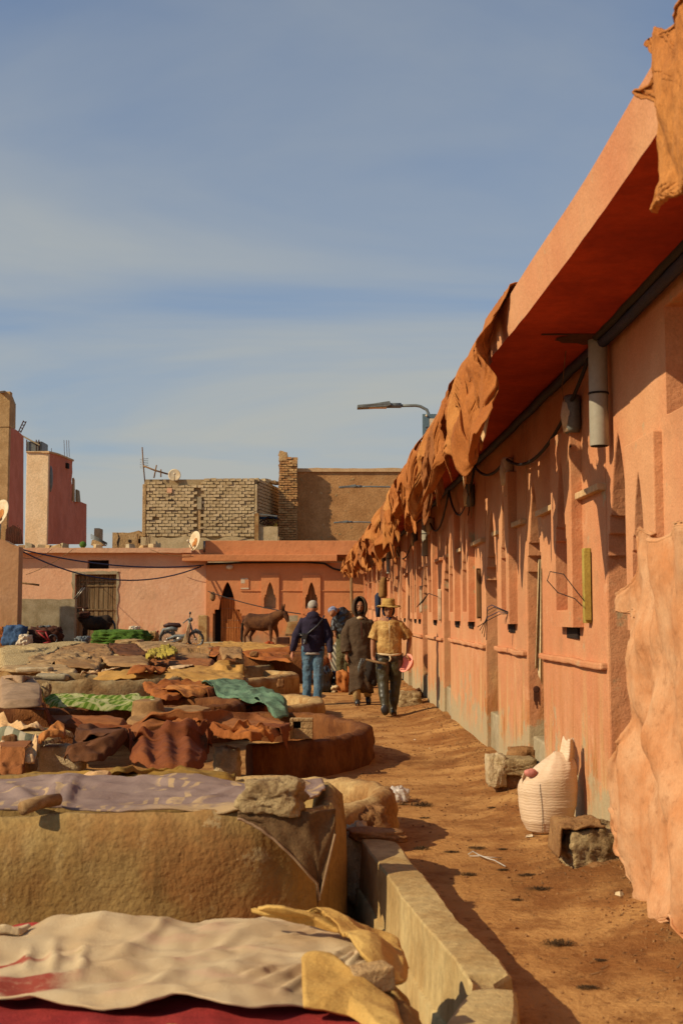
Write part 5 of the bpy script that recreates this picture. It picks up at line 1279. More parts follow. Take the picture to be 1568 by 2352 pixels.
# ================================================================== LILAC BLANKET, LOG
bl = NT('lilac blanket print', .95, .1)
mpb = bl.mapping((1, 1.0, .6), (0, 0, .3))
big = bl.noise(2.0, 2, .4, mpb, 1.2)
wvb = bl.n.new('ShaderNodeTexWave'); bl.l.new(mpb, wvb.inputs[0]); wvb.inputs['Scale'].default_value = 3.4; wvb.inputs['Distortion'].default_value = 14; wvb.inputs['Detail'].default_value = 1.5; wvb.inputs['Detail Scale'].default_value = 1.1
pm_ = bl.math('MULTIPLY', bl.math('MULTIPLY', bl.rng(wvb.outputs['Fac'], .62, .74), bl.rng(big, .50, .58)), bl.rng(bl.noise(14, 5, .7), .35, .55, .25, .8))
yy_ = bl.xyz()[1]
front = bl.rng(bl.math('ADD', yy_, bl.math('MULTIPLY', bl.noise(6, 4, .6), .5)), 6.48, 6.58, 1, 0)
xx_ = bl.xyz()[0]; front = bl.math('MULTIPLY', front, bl.rng(xx_, -1.2, -.6))
pm_ = bl.math('MAXIMUM', pm_, bl.math('MULTIPLY', front, .85))
bc = bl.mix(pm_, bl.mix(bl.rng(bl.noise(5, 5, .6), .3, .7), (.33, .24, .21), (.24, .165, .15)), (.58, .40, .20))
bc = bl.mix(bl.rng(bl.noise(90, 4, .8), .45, .8, 0, .35), bc, (.5, .36, .22))
bl.color(bc); bl.bump(bl.noise(110, 4, .75), .8, .01)
mound(-1.0, 7.2, .5, .05)
zb2 = .57
blk = drape('lilac_blanket', [(-30, 1790, .52), (100, 1783, .55), (165, 1792, .52), (300, 1795, .55), (455, 1777, .58), (500, 1795, .54), (600, 1806, .52), (740, 1792, .56), (748, 1825, .52), (715, 1845, .53), (640, 1860, .53), (500, 1864, .53), (300, 1864, .53), (150, 1858, .53), (60, 1860, .53), (-30, 1862, .53)], bl.m, 'lilac blanket with cream floral print spread over the large vat', 'blanket', seed=70, amp=.035, wr=.014, fold=.03, foldang=1.5, jag=.003, sag=.09, rings=60, seg=240, curl=.0, thick=.01, hang=.0, ridges=[(160, 1790, 105, 1860, .04, .05), (180, 1795, 140, 1862, .03, .03), (300, 1800, 560, 1820, .015, .05), (0, 1800, 90, 1850, .03, .05), (420, 1850, 560, 1815, .015, .04), (640, 1850, 700, 1805, .03, .04)])
# hanging corner of the blanket
mb = MB()
TL, TR, BT = G(545, 1876, .53), G(735, 1840, .53), None
def flap(u, v):
    x = TL.x + (.0 - TL.x) * u; y = 5.972 + .13 * sm(.5, 1, u) + .1 * sm(.8, 1, u)
    drop = (.03 + .42 * (u ** 1.5) if u < .82 else .45 * (1 - (u - .82) / .18 * .75)) * v
    yb = 5.965 + .33 * max(0, u - .72) ** 1.2
    x2 = TL.x + (-.03 - TL.x) * u
    return Vector((x2, yb - .03 * v + .018 * nz(u * 6, v * 3), .548 - drop + .005 * nz(u * 14)))
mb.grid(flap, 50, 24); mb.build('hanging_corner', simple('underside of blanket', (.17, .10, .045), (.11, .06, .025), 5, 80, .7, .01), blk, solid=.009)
mb = MB(); mb.tube([flap(u, 1) + Vector((0, -.008, 0)) for u in np.linspace(0, 1, 50)], .007, 5); mb.build('stitched_edge', BURLG, blk)
a, b = G(52, 1856, .565), G(118, 1842, .575)
tag(MB().tube([a, a.lerp(b, .5) + Vector((0, .01, .01)), b + Vector((.03, .04, .005))], [.034, .033, .03], 16).build('log', simple('pale driftwood', (.42, .27, .13), (.3, .17, .07), 4, 30, .8, .01, stretch=(1, 5, 5)), disp=(.015, .1)), 'short round log poking out from under the lilac blanket', 'log')
# ================================================================== FOREGROUND CLOTHS
redc = simple('dark red cloth', (.33, .035, .03), (.24, .02, .02), 3, 110, .8, .006, var=.2)
crm = NT('cream cotton', .95, .1)
cc_ = crm.mix(crm.rng(crm.noise(2.6, 5, .6), .35, .65), (.60, .47, .29), (.52, .37, .21))
cc_ = crm.mix(crm.rng(crm.noise(3.2, 4, .6, crm.mapping((1, 2, 1))), .55, .72, 0, .35), cc_, (.60, .33, .24))
cc_ = crm.mix(crm.rng(crm.noise(9, 6, .7), .62, .75, 0, .6), cc_, (.33, .24, .10))
cx3 = crm.xyz(); wob_ = crm.math('MULTIPLY', crm.math('SUBTRACT', crm.noise(7, 6, .7), .5), .22)
def redband(y0, hw, xe):
    d = crm.math('ABSOLUTE', crm.math('SUBTRACT', crm.math('ADD', cx3[1], wob_), y0))
    return crm.math('MULTIPLY', crm.rng(d, hw * .7, hw * 1.15, 1, 0), crm.rng(crm.math('ADD', cx3[0], wob_), xe - .12, xe, 1, 0))
rm = crm.math('MAXIMUM', redband(3.80, .085, -.80), redband(4.08, .03, -.93))
rm = crm.math('MAXIMUM', rm, crm.math('MULTIPLY', crm.rng(crm.math('ADD', cx3[1], wob_), 3.44, 3.47, 1, 0), 1.0))
cc_ = crm.mix(crm.math('MULTIPLY', rm, crm.rng(crm.noise(40, 5, .7), .3, .5, .65, .95)), cc_, (.33, .05, .035))
crm.color(cc_); crm.bump(crm.noise(150, 4, .8), .7, .006)
mound(-.4, 4.4, .12, .04); mound(-1.1, 3.0, .3, .05)
FG_H = .36
drape('red_cloth', [(-60, 2175, .33), (-20, 2130, .35), (100, 2116, .39), (200, 2103, .42), (300, 2097, .43), (380, 2108, .40), (600, 2120, .34), (780, 2140, .34), (850, 2200, .33), (860, 2300, .3), (900, 2420, .15), (600, 2520, .3), (-60, 2520, .3)], redc, 'dark red cloth spread under the cream sheet on the nearest vat', 'cloth', seed=80, amp=.02, wr=.014, jag=.012, sag=.06, rings=60, seg=220, fold=.02, lift_=.01, hang=0)
mound(-.35, 3.95, .10, .03, .25); mound(-.55, 3.8, .07, .03, .3); mound(-1.2, 4.25, .35, .02, .05)
drape('cream_sheet', [(-60, 2190, .36), (10, 2160, .37), (60, 2140, .38), (120, 2128, .38), (200, 2124, .38), (320, 2119, .38), (460, 2116, .37), (700, 2110, .37), (790, 2125, .37), (850, 2165, .36), (880, 2210, .34), (850, 2240, .36), (780, 2290, .35), (745, 2306, .35), (675, 2302, .36), (600, 2326, .35), (528, 2330, .35), (459, 2312, .36), (396, 2300, .365), (327, 2322, .355), (237, 2322, .355), (120, 2306, .36), (53, 2296, .365), (0, 2300, .36), (-60, 2290, .36)], crm.m, 'large cream cotton sheet laid over the nearest vat', 'sheet', seed=81, amp=.02, wr=.02, jag=.004, sag=.08, rings=110, seg=420, fold=.03, foldang=2.2, ridges=[(640, 2290, 800, 2185, .028, .016), (590, 2275, 720, 2222, .022, .02), (700, 2268, 835, 2190, .026, .014), (740, 2290, 850, 2215, .022, .014), (240, 2222, 340, 2170, .014, .03), (450, 2215, 570, 2150, .012, .03), (120, 2250, 130, 2170, .016, .02), (60, 2240, 70, 2180, .014, .02), (180, 2260, 200, 2190, .014, .018), (-40, 2300, 760, 2285, .016, .03), (-40, 2205, 500, 2190, .012, .03), (500, 2190, 860, 2205, .010, .02), (560, 2260, 640, 2230, .02, .018), (300, 2300, 420, 2250, .012, .025), (800, 2230, 850, 2180, .03, .012), (330, 2180, 400, 2120, .010, .02), (620, 2170, 740, 2130, .012, .02)], lift_=.012, hang=.0)
OY = hide('golden suede', (.60, .39, .12), (.50, .28, .07), 3, .15)
mound(-.33, 4.35, .10, .05); mound(0.02, 4.0, .2, .03)
drape('golden_hide', [(575, 2118, .42), (590, 2090, .46), (612, 2074, .50), (650, 2078, .50), (720, 2104, .46), (790, 2124, .42), (780, 2150, .40), (700, 2128, .41), (640, 2114, .43)], OY, 'golden suede hide edge curling behind the cream sheet', 'hide', seed=82, amp=.015, wr=.015, jag=.0, sag=.05, rings=40, seg=240, fold=.02, foldang=.4, hang=.0, thick=.014)
drape('golden_hide', [(660, 2088, .44), (720, 2098, .44), (800, 2120, .42), (868, 2130, .39), (918, 2158, .35), (936, 2205, .31), (928, 2262, .27), (885, 2290, .29), (830, 2262, .34), (806, 2215, .37), (775, 2160, .39), (710, 2122, .41)], OY, 'golden suede hide folded down over the back right corner of the nearest vat', 'hide', seed=88, amp=.035, wr=.03, jag=.0, sag=.05, rings=60, seg=260, fold=.045, foldang=.9, hang=.03, thick=.014)
drape('golden_hide', [(692, 2230, .40), (702, 2214, .41), (760, 2216, .41), (810, 2240, .40), (860, 2266, .38), (905, 2305, .34), (926, 2345, .29), (908, 2400, .2), (860, 2352, .31), (800, 2328, .35), (740, 2312, .37), (696, 2300, .385)], OY, 'golden suede flap with a dark edge at the front right of the nearest vat', 'hide', seed=83, amp=.03, wr=.02, jag=.0, sag=.05, rings=56, seg=240, fold=.035, foldang=2.4, hang=.02, thick=.014)
q = G(852, 2275, .36)
tag(MB().box((q.x, q.y + .03, .385), (.13, .07, .075), Euler((0, -.08, .35)).to_matrix(), 1, .006).build('brick_piece', MUDB, bevel=.006), 'brown brick piece holding the golden hides on the nearest vat', 'brick')
drape('folded_cloth', [(-40, 2108, .45), (10, 2100, .46), (48, 2112, .44), (72, 2130, .40), (30, 2135, .40), (-40, 2128, .42)], CREAMC, 'cream folded cloth corner at the left edge of the nearest vat', 'cloth', seed=86, amp=.05, wr=.03, rings=24, seg=100)
drape('folded_cloth', [(345, 2395, .38), (380, 2345, .42), (410, 2342, .42), (450, 2362, .4), (470, 2400, .38), (400, 2405, .38)], OY, 'golden cloth lump at the bottom edge on the red cloth', 'cloth', seed=87, amp=.03, wr=.03, rings=20, seg=90)

# ================================================================== HIDES HANGING OVER THE EAVE
def hang_hide(y0, y1, top, drop, mat, label, seed, out=.06, nu=46, nv=46, xf=None, bulge=.07, name='hanging_hide', group='hides hanging from the eave', over=.12, lobes=2.4, curl=.1, thick=.004, wave=5.0, holes=()):
    rs = random.Random(seed); w = y1 - y0
    ph = rs.uniform(0, 6); legs = [rs.uniform(.05, .30), rs.uniform(.7, .95)]
    XF = xf or (lambda y: fasx(y) - .02)
    def botd(u):   # hem drop profile with legs and notches
        d = drop * (.72 + .20 * math.sin(u * lobes * 2 * PI / 2 + ph))
        for l in legs: d += drop * .30 * math.exp(-((u - l) / .07) ** 2)
        d += drop * .26 * nz(u * 4.2, seed) + drop * .12 * nz(u * 11, seed) + drop * .05 * nz(u * 30, seed)
        return max(drop * .35, d)
    def f(u, v):
        # side edges wander: belly of the hide is narrower than its legs
        pinch = .12 * math.sin(v * PI * 1.15) + .10 * nz(v * 4, seed, 1) + .06 * nz(v * 11, seed, 4) + .03 * nz(v * 30, seed, 9)
        uu = (u - .5) * (1 - 2 * pinch * (.8 + .4 * nz(seed, 3))) + .5 + .05 * nz(v * 2.5, seed, 7) * v
        y = y0 + w * uu + .10 * (v ** 1.5) * nz(seed, 8) * 2
        fx_ = XF(y); tp = top(y) if callable(top) else top
        tot = over + botd(u); d = v * tot
        if d < over: x = fx_ + .02 + (over - d); z = tp + .012 + .02 * nz(y * 3, seed)
        else:
            q = d - over; x = fx_ - out * min(1, q * 6) - bulge * sm(0, .5, q / drop); z = tp + .012 - q
            k = sm(.03, .35, q)
            x -= .048 * k * math.sin(u * wave * PI + ph + 2.2 * nz(v * 1.6, u * 1.5, seed)) + .05 * k * nz(y * 4.5, z * 2, seed) + .025 * k * nz(y * 12, z * 5, seed)
            y += .06 * k * nz(z * 3, u * 3, seed + 2) * 1.3
            e = sm(.80, 1, v); x += curl * e * nz(u * 3.3, seed, 5) * 2.2; z += .07 * e * max(0, nz(u * 4, seed, 6)) * 2
            e2 = sm(.86, 1, abs(2 * u - 1)); x -= .09 * e2 * k * nz(v * 3.1, seed, u * 9)
        return Vector((x, y, z))
    mb = MB(); mb.grid(f, nu, nv)
    if holes:
        wv_ = nu + 1; keep = []
        for face in mb.f:
            i = face[0] % wv_; j = face[0] // wv_; u, v = (i + .5) / nu, (j + .5) / nv
            if any(((u - a) / r) ** 2 + ((v - b) / (r * 1.7)) ** 2 < 1 + .5 * nz(u * 20, v * 20, seed) for a, b, r in holes): continue
            keep.append(face)
        mb.f = keep; mb.sm = [True] * len(keep)
    o = mb.build(name, mat, solid=thick); tag(o, label, 'hide', group); return o
ETOP = lambda y: SOF(y) + .235
hm = [H_RUST, H_RUST2, H_RUST, H_RUST3, H_RUST2, H_RUST, H_ORB]
ordn = ['first', 'second', 'third', 'fourth', 'fifth', 'sixth', 'seventh', 'eighth', 'ninth', 'tenth', 'eleventh', 'twelfth', 'thirteenth', 'fourteenth', 'fifteenth', 'sixteenth', 'seventeenth', 'eighteenth', 'nineteenth', 'twentieth', 'twenty first', 'twenty second', 'twenty third', 'twenty fourth', 'twenty fifth', 'twenty sixth', 'twenty seventh', 'twenty eighth', 'twenty ninth', 'thirtieth', 'thirty first', 'thirty second', 'thirty third', 'thirty fourth', 'thirty fifth', 'thirty sixth', 'thirty seventh', 'thirty eighth', 'thirty ninth', 'fortieth', 'forty first', 'forty second', 'forty third', 'forty fourth', 'forty fifth', 'forty sixth', 'forty seventh', 'forty eighth']
rs = random.Random(21)
y = 7.05; k = 0
while y < 48.6 and k < 46:
    w = rs.uniform(1.15, 1.7) if y > 8 else 1.35
    dr = rs.uniform(.72, 1.1) if k else .86
    if k in (1, 3): dr = .95
    lab = ('tan orange hide with long legs, first in the row hanging from the eave' if k == 0 else 'rust hide on the eave, %s in the row counting from the near end' % ordn[k])
    hang_hide(y, y + w, ETOP, dr, hm[k % 7], lab, 100 + k, holes=([(.30, .55, .10), (.62, .72, .07)] if k == 0 else [(.5, .6, .08)] if k in (2, 3, 6) else [(.35, .8, .07)] if k in (5, 8) else ()), nu=70 if k < 8 else 36, nv=70 if k < 8 else 32, wave=rs.uniform(4, 7), bulge=rs.uniform(.03, .12), out=.03 + .03 * (k % 3), lobes=rs.uniform(1.6, 3.2), curl=.12)
    if k % 5 == 1:
        hang_hide(y + .25, y + .8, ETOP, dr * .95, H_PALE, 'pale inner hide flap showing beside the %s rust hide of the eave' % ordn[k], 300 + k, nu=30, nv=40, out=.0, bulge=.02, over=.1)
    y += w * rs.uniform(.80, 1.0); k += 1
# ================================================================== BIG PEACH HIDE ON THE NEAR WALL
Yh = 5.15
def outline_hide(name, outp, Yf, mat, label, cat, seed, thick=.008, n=56, seg=260, amp=.03):
    """outline in photo pixels, hung on a slanting plane parallel to the wall"""
    P = []
    for (x, y_) in outp:
        d = ray(x, y_); t = (Yf(0) ) / (d.x + Yf(1) * d.y); P.append(Vector((0, d.y * t, EYE + d.z * t)))
    Q = P + [P[0]]; L = [0]
    for a, b in zip(Q, Q[1:]): L.append(L[-1] + (b - a).length)
    B = []
    for k in range(seg):
        s = L[-1] * k / seg
        for i in range(len(P)):
            if L[i] <= s <= L[i + 1]: B.append(Q[i].lerp(Q[i + 1], (s - L[i]) / (L[i + 1] - L[i] + 1e-9))); break
    B = [(B[k - 1] + B[k] * 2 + B[(k + 1) % seg]) / 4 for k in range(seg)]
    B = [b + Vector((0, .008 * nz(k * .5, seed), .008 * nz(k * .5, seed + 3))) for k, b in enumerate(B)]
    c = sum(B, Vector()) / seg; vs = [c]
    # medial spine keeps the star mapping sane for a tall shape
    for r in range(1, n + 1):
        s = r / n
        for b in B:
            m = Vector((0, c.y, c.z + (b.z - c.z) * .75)); vs.append(c.lerp(m, min(1, s * 1.6)).lerp(b, s) if s < 1 else b)
    out = []
    zmin = min(b.z for b in B)
    for i, p in enumerate(vs):
        s = 0 if i == 0 else ((i - 1) // seg + 1) / n
        base = Yf(0) - Yf(1) * p.y
        low = sm(1.3, .2, p.z) if False else max(0, min(1, (1.6 - p.z) / 1.3))
        x = base - amp * (1 + .3 * low) * math.sin(p.y * 9 + 5 * nz(p.z * 1.3, p.y * 1.5, seed) + 2 * nz(p.y * 3, p.z, seed)) - .05 * nz(p.y * 5, p.z * 1.6, seed) - .02 * nz(p.y * 14, p.z * 5, seed) - .008 * nz(p.y * 40, p.z * 18, seed)
        x -= .05 * sm(.85, 1, s) * nz(i * .02, seed, 2)
        out.append((x, p.y, p.z))
    fs = [(0, 1 + k, 1 + (k + 1) % seg) for k in range(seg)]
    for r in range(n - 1):
        for k in range(seg): fs.append((1 + r * seg + k, 1 + (r + 1) * seg + k, 1 + (r + 1) * seg + (k + 1) % seg, 1 + r * seg + (k + 1) % seg))
    mb = MB(); mb.add(out, fs, True); o = mb.build(name, mat, solid=thick); tag(o, label, cat); return o
PL = lambda i: (1.60, .0176)[i]
PL2 = lambda i: (1.09, .0176)[i]
outline_hide('hanging_hide', [(1600, -90), (1568, 0), (1550, 40), (1530, 70), (1505, 88), (1480, 90), (1478, 105), (1484, 120), (1492, 135), (1494, 165), (1488, 195), (1468, 212), (1480, 225), (1498, 232), (1508, 250), (1510, 290), (1504, 350), (1496, 400), (1492, 440), (1484, 492), (1494, 472), (1512, 462), (1535, 448), (1545, 425), (1562, 432), (1640, 440), (1700, 300), (1720, 0), (1680, -150)], PL2, H_RUST2, 'large tan hide with a pointed leg hanging from the eave at the top right corner', 'hide', 11, amp=.012)
outp = [(1447, 1222), (1462, 1208), (1480, 1222), (1500, 1228), (1515, 1240), (1530, 1218), (1545, 1202), (1570, 1196), (1640, 1200), (1700, 1260), (1700, 2150), (1640, 2170), (1580, 2165), (1568, 2100), (1545, 2112), (1520, 2125), (1502, 2128), (1498, 2095), (1470, 2085), (1458, 2068), (1462, 2040), (1450, 2010), (1452, 1985), (1432, 1952), (1440, 1920), (1425, 1905), (1430, 1870), (1415, 1850), (1417, 1790), (1425, 1735), (1447, 1700), (1452, 1620), (1445, 1540), (1450, 1490), (1440, 1440), (1445, 1395), (1425, 1405), (1404, 1395), (1412, 1370), (1440, 1330), (1452, 1300), (1450, 1250)]
outline_hide('wall_hide', outp, PL, H_PEACH, 'large pale peach hide hung full length on the near wall at the right edge', 'hide', 7)
tag(MB().tube([D(1540, 1230, 5.9), D(1620, 1215, 5.3)], .012, 8).build('peg', WOOD), 'wooden peg behind the top of the peach hide', 'peg')

# white cloth in the second doorway
zc0, zc1 = D(784, 1283, 10.2).z, D(784, 1575, 10.2).z
def wc(u, v):
    y_ = 10.355 - .02 * v; xw = D(1243 - 17 * (1 - u) * (.35 + .65 * v), 1410, y_).x
    z = zc0 + (zc1 - zc0) * v * (.87 + .13 * (u if u > .45 else .0))
    return Vector((xw, y_ - .02 * math.sin(u * 9 + v * 2), z))
o = MB().grid(wc, 24, 30).build('hanging_cloth', CREAMC, solid=.004); tag(o, 'long cream cloth hanging in the doorway behind the yellow casing', 'cloth')
# bag and blue garment far along the wall
p = D(879, 1350, 24); b = MB().loft([(p.x, p.y, p.z - .20, .06, .10), (p.x, p.y, p.z - .15, .085, .13), (p.x, p.y, p.z + .08, .08, .12), (p.x + .02, p.y, p.z + .18, .06, .10), (p.x + .03, p.y, p.z + .21, .04, .06)], 14).build('hanging_bag', simple('brown canvas bag', (.30, .16, .05), (.2, .1, .03)), disp=(.05, .1)); tag(b, 'tan bag hanging on the wall above the hooded man', 'bag')
p = D(868, 1392, 24.3); b = MB().loft([(p.x, p.y, p.z - .22, .04, .07), (p.x, p.y, p.z, .06, .1), (p.x, p.y, p.z + .2, .06, .1), (p.x, p.y, p.z + .26, .02, .04)], 12).build('hanging_garment', simple('navy garment', (.03, .04, .08), rough=.9), disp=(.06, .12)); tag(b, 'dark blue garment hanging below the tan bag on the wall', 'garment')

# ================================================================== SACK
sk = NT('woven plastic sack', .6, .3)
zc_ = sk.xyz()
wr_ = sk.n.new('ShaderNodeTexWave'); wr_.bands_direction = 'Z'; sk.l.new(sk.pos, wr_.inputs[0]); wr_.inputs['Scale'].default_value = 17; wr_.inputs['Distortion'].default_value = 5; wr_.inputs['Detail'].default_value = 3; wr_.inputs['Detail Scale'].default_value = 1.6
fo_ = sk.rng(wr_.outputs['Fac'], .0, .22, 1, 0)
c = sk.mix(sk.rng(sk.noise(5, 5, .6), .35, .65), (.66, .50, .35), (.58, .42, .27))
c = sk.mix(sk.rng(sk.noise(3, 6, .7), .56, .7, 0, .5), c, (.62, .34, .24))
sk.color(sk.mix(sk.math('MULTIPLY', fo_, .05), c, (.36, .22, .11)))
sk.bump(sk.math('ADD', wr_.outputs['Fac'], sk.math('MULTIPLY', sk.noise(60, 4, .6), .6)), .25, .006)
q = G(1264, 1932, 0.02); sroot = thing('feed_sack', 'full white woven sack leaning against the pillar beside the path', 'sack', tuple(q))
Ls = .56
def sackf(u, v):
    a = 2 * PI * u
    prof = [(0, .02), (.02, .07), (.08, .13), (.20, .17), (.38, .195), (.55, .20), (.70, .19), (.80, .165), (.88, .13), (.94, .09), (.98, .05), (1, .006)]
    for (z0_, r0), (z1_, r1) in zip(prof, prof[1:]):
        if z0_ <= v <= z1_: t = (v - z0_) / (z1_ - z0_); r = r0 + (r1 - r0) * t; break
    r *= 1 + .05 * nz(math.cos(a) * 1.5, math.sin(a) * 1.5, v * 4) + .003 * math.sin(v * 75 + 3 * nz(math.cos(a), math.sin(a), v * 6)) * sm(.03, .2, v) * sm(.75, .5, v) + .07 * sm(.68, .9, v) * nz(math.cos(a) * 3, math.sin(a) * 3, 4)
    x = r * math.cos(a) * (1 + .25 * sm(.7, .95, v) * (math.cos(a) > 0)); y_ = r * .82 * math.sin(a)
    cx_ = .03 * v + .035 * sm(.65, 1, v); 
    z = .0 + Ls * v - .045 * sm(.55, .85, v) * max(0, -math.cos(a)) * (1 - sm(.9, 1, v) * .2) 
    return Vector((q.x + x + cx_, q.y + .16 + y_ + .03 * v, q.z + z))
mb = MB(); mb.grid(sackf, 120, 130); mb.build('sack_body', sk.m, sroot, merge=True)
t_ = sackf(.03, .97)
def ear(u, v):
    return Vector((t_.x + .07 - .19 * u * (1 - v * .62) + .015 * math.sin(v * 4), t_.y - .06 + .045 * math.sin(u * 7 + v) + .03 * v, t_.z - .14 + .24 * v + .03 * nz(u * 6, v * 4)))
MB().grid(ear, 24, 20).build('sack_ear', sk.m, sroot, solid=.005)
e0 = sackf(.5, .78)
def ear2(u, v): return Vector((e0.x - .03 + .16 * u, e0.y - .06 + .03 * math.sin(u * 8), e0.z - .04 + .07 * v * abs(math.sin(u * 5 + .6)) + .02 * u))
MB().grid(ear2, 20, 8).build('sack_ear', sk.m, sroot, solid=.005)
seam = [sackf(.69 + .01 * math.sin(v * 6), v) + Vector((0, -.004, 0)) for v in np.linspace(.04, .66, 40)]
MB().tube(seam, .0014, 5).build('stitched_seam', CABLE, sroot)
pk = sackf(.62, .80); MB().ball(tuple(pk + Vector((-.03, .0, .01))), (.045, .03, .03), 12, 8).build('pink_patch', simple('pink plastic', (.75, .28, .22), rough=.5), sroot, disp=(.02, .05))

# ================================================================== STONES ALONG THE WALL
wq = G(1365, 1990, .05)
rock('stone', (wq.x + .02, wq.y + .12, .135), (.37, .34, .27), ROCKM, 'rough block draped with an old brown leather at the foot of the peach hide', seed=31, amp=.10, rough_=.10, n=80, boxy=.85, rotz=.1)
rock('stone', (wq.x + .18, wq.y + .10, .02), (.5, .5, .16), ROCKO, 'packed orange earth heap under the leather covered block', seed=32, amp=.2, rough_=.08, n=50, boxy=.3)
def lea(u, v):
    s = v * .37; x0 = wq.x - .19; 
    if s < .24: x, z = x0 + .24 - s + .0, .285 - .02 * nz(u * 3, v * 3)
    else: x, z = x0 - .012 - .03 * (s - .24) * 4, .285 - (s - .24) * 1.35
    return Vector((x + .012 * nz(u * 4, v * 4, 2), wq.y - .07 + .33 * u + .02 * nz(v * 5, 1), max(.02, z + .012 * nz(u * 5, v * 5) + .006 * nz(u * 14, v * 14))))
o = MB().grid(lea, 30, 40).build('leather_scrap', simple('old brown leather', (.36, .20, .08), (.26, .13, .05), 5, 40, .8, .02), solid=.014); tag(o, 'stiff brown leather scrap folded over the stone block by the wall', 'leather')
wq2 = G(1170, 1835, .0)
rock('stone', (wq2.x - .10, wq2.y + .12, .22), (.16, .3, .26), ROCKP, 'rounded pale stone at the left end of the stone bench', seed=33, amp=.12, rough_=.06, n=50, boxy=.75)
rock('stone', (wq2.x + .06, wq2.y + .14, .255), (.34, .34, .13), ROCKM, 'flat slab on top of the stone bench left of the sack', seed=34, amp=.07, rough_=.06, n=60, boxy=.88)
rock('stone', (wq2.x + .0, wq2.y + .18, .09), (.22, .3, .24), ROCKO, 'lower stone carrying the flat bench slab', seed=35, amp=.1, rough_=.1, n=50, boxy=.8)
rock('stone', (wq2.x + .16, wq2.y + .38, .3), (.26, .22, .16), ROCKO, 'brown clod on the wall side of the stone bench', seed=36, amp=.2, rough_=.1, n=40)
rock('stone', (wq2.x + .20, wq2.y - .25, .02), (.14, .12, .08), ROCKO, 'small clod lying left of the sack', seed=37, n=30)
wq3 = G(942, 1626, 0)
rock('stone', (wq3.x, wq3.y + .15, .12), (.36, .32, .27), ROCKM, 'squarish rough stone by the wall beyond the man in the straw hat', seed=38, amp=.12, rough_=.14, n=50, boxy=.8)
rock('stone', (G(1238, 1770, .1).x + .05, 9.6, .12), (.2, .2, .16), ROCKO, 'brown lump behind the sack at the foot of the wall', seed=39, n=30)
# shoe shaped leather curl behind the far stone
q = G(968, 1610, .02); tag(MB().tube([(q.x - .08, q.y, .22), (q.x - .02, q.y, .12), (q.x + .08, q.y, .05), (q.x + .18, q.y + .1, .03)], [.05, .06, .05, .02], 10).build('leather_curl', H_DBROWN, disp=(.04, .08)), 'dark curled scrap leaning beside the far squarish stone', 'leather')

# ================================================================== LITTER ON THE PATH
TUFT = simple('dark hair', (.085, .05, .022), (.045, .025, .012), 9, 80, .8, .01)
def tuft(x, y_, wpx, label, seed, hh=.35):
    q = G(x, y_, .0); q.z = gz(q.x, q.y); w = wpx * q.y / F; rs = random.Random(seed); mb = MB()
    for k in range(150):
        a = rs.uniform(0, 2 * PI); r = w / 2 * rs.random() ** .6
        p = Vector((q.x + r * math.cos(a), q.y + r * .55 * math.sin(a), q.z + .004)); l = w * rs.uniform(.12, .38); b = rs.uniform(0, 2 * PI)
        d = Vector((math.cos(b) * l, math.sin(b) * l * .7, 0)); u_ = Vector((0, 0, w * hh * rs.uniform(.1, .6) * (1 - r / w)))
        t = .0008 + w * .004
        n_ = Vector((-d.y, d.x, 0)).normalized() * t
        m = p + d * .5 + u_; e = p + d
        mb.add([p - n_, p + n_, m + n_, m - n_, e], [(0, 1, 2, 3), (3, 2, 4)])
    o = mb.build('hair_tuft', TUFT); tag(o, label, 'hair tuft', 'dark hair tufts on the path')
tl = [(968, 1852, 50, 'right of the plastic bag'), (926, 1848, 26, 'touching the lower edge of the plastic bag'), (975, 1880, 24, 'small thin one below the one by the bag'), (968, 1952, 32, 'in the shade beside the capping stone'), (1076, 2008, 34, 'upright one below the white wire'), (1154, 1998, 26, 'at the end of the white wire'), (1154, 1952, 22, 'just above the end of the white wire'), (1095, 1950, 40, 'behind the white wire'), (1187, 2068, 30, 'midway between channel wall and leather covered stone'), (1282, 2172, 66, 'large isolated one in the open lower right'), (1350, 2270, 50, 'crescent shaped one near the bottom right'), (1300, 1985, 44, 'faint one left of the leather covered stone'), (1240, 2045, 60, 'wide flat one below the stone and wire'), (1260, 1895, 22, 'small one left of the sack base'), (1215, 1886, 26, 'lone one left of the sack'), (1130, 1862, 26, 'in front of the stone bench'), (1210, 2010, 40, 'broad thin one right of the white wire'), (1380, 2210, 30, 'small one right of the large isolated one'), (1400, 2005, 26, 'tiny one below the leather covered block'), (1036, 1958, 36, 'thin streak in the channel wall shade')]
for i, (x, y_, w, l) in enumerate(tl): tuft(x, y_, w, 'dark hair tuft on the dirt path, ' + l, 500 + i, .45 if i in (0, 3, 4, 9) else .2)
bagm = NT('clear plastic film', .25, .5); bagm.color((.75, .68, .6, 1)); bagm.b.inputs['Transmission Weight'].default_value = .35
q = G(914, 1840, 0); 
mb = MB(); mb.ball((q.x, q.y, .05), (.085, .09, .06), 40, 24); o = mb.build('plastic_bag', bagm.m, disp=(.09, .04)); tag(o, 'crumpled clear plastic bag lying on the path', 'plastic bag')
WHW = simple('white wire', (.7, .66, .6), rough=.5)
w1_ = [G(1075, 1962, .01), G(1085, 1955, .02), G(1098, 1963, .03), G(1120, 1972, .03), G(1135, 1976, .02), G(1160, 1990, .01)]
tag(MB().tube(w1_, .0035, 5).build('white_wire', WHW), 'bent white wire lying across the path', 'wire')
tag(MB().tube([G(1078, 1966, .01), G(1100, 1966, .015), G(1122, 1969, .02), G(1152, 1970, .01)], .003, 5).build('white_wire', WHW), 'straighter white wire lying just above the bent one', 'wire')
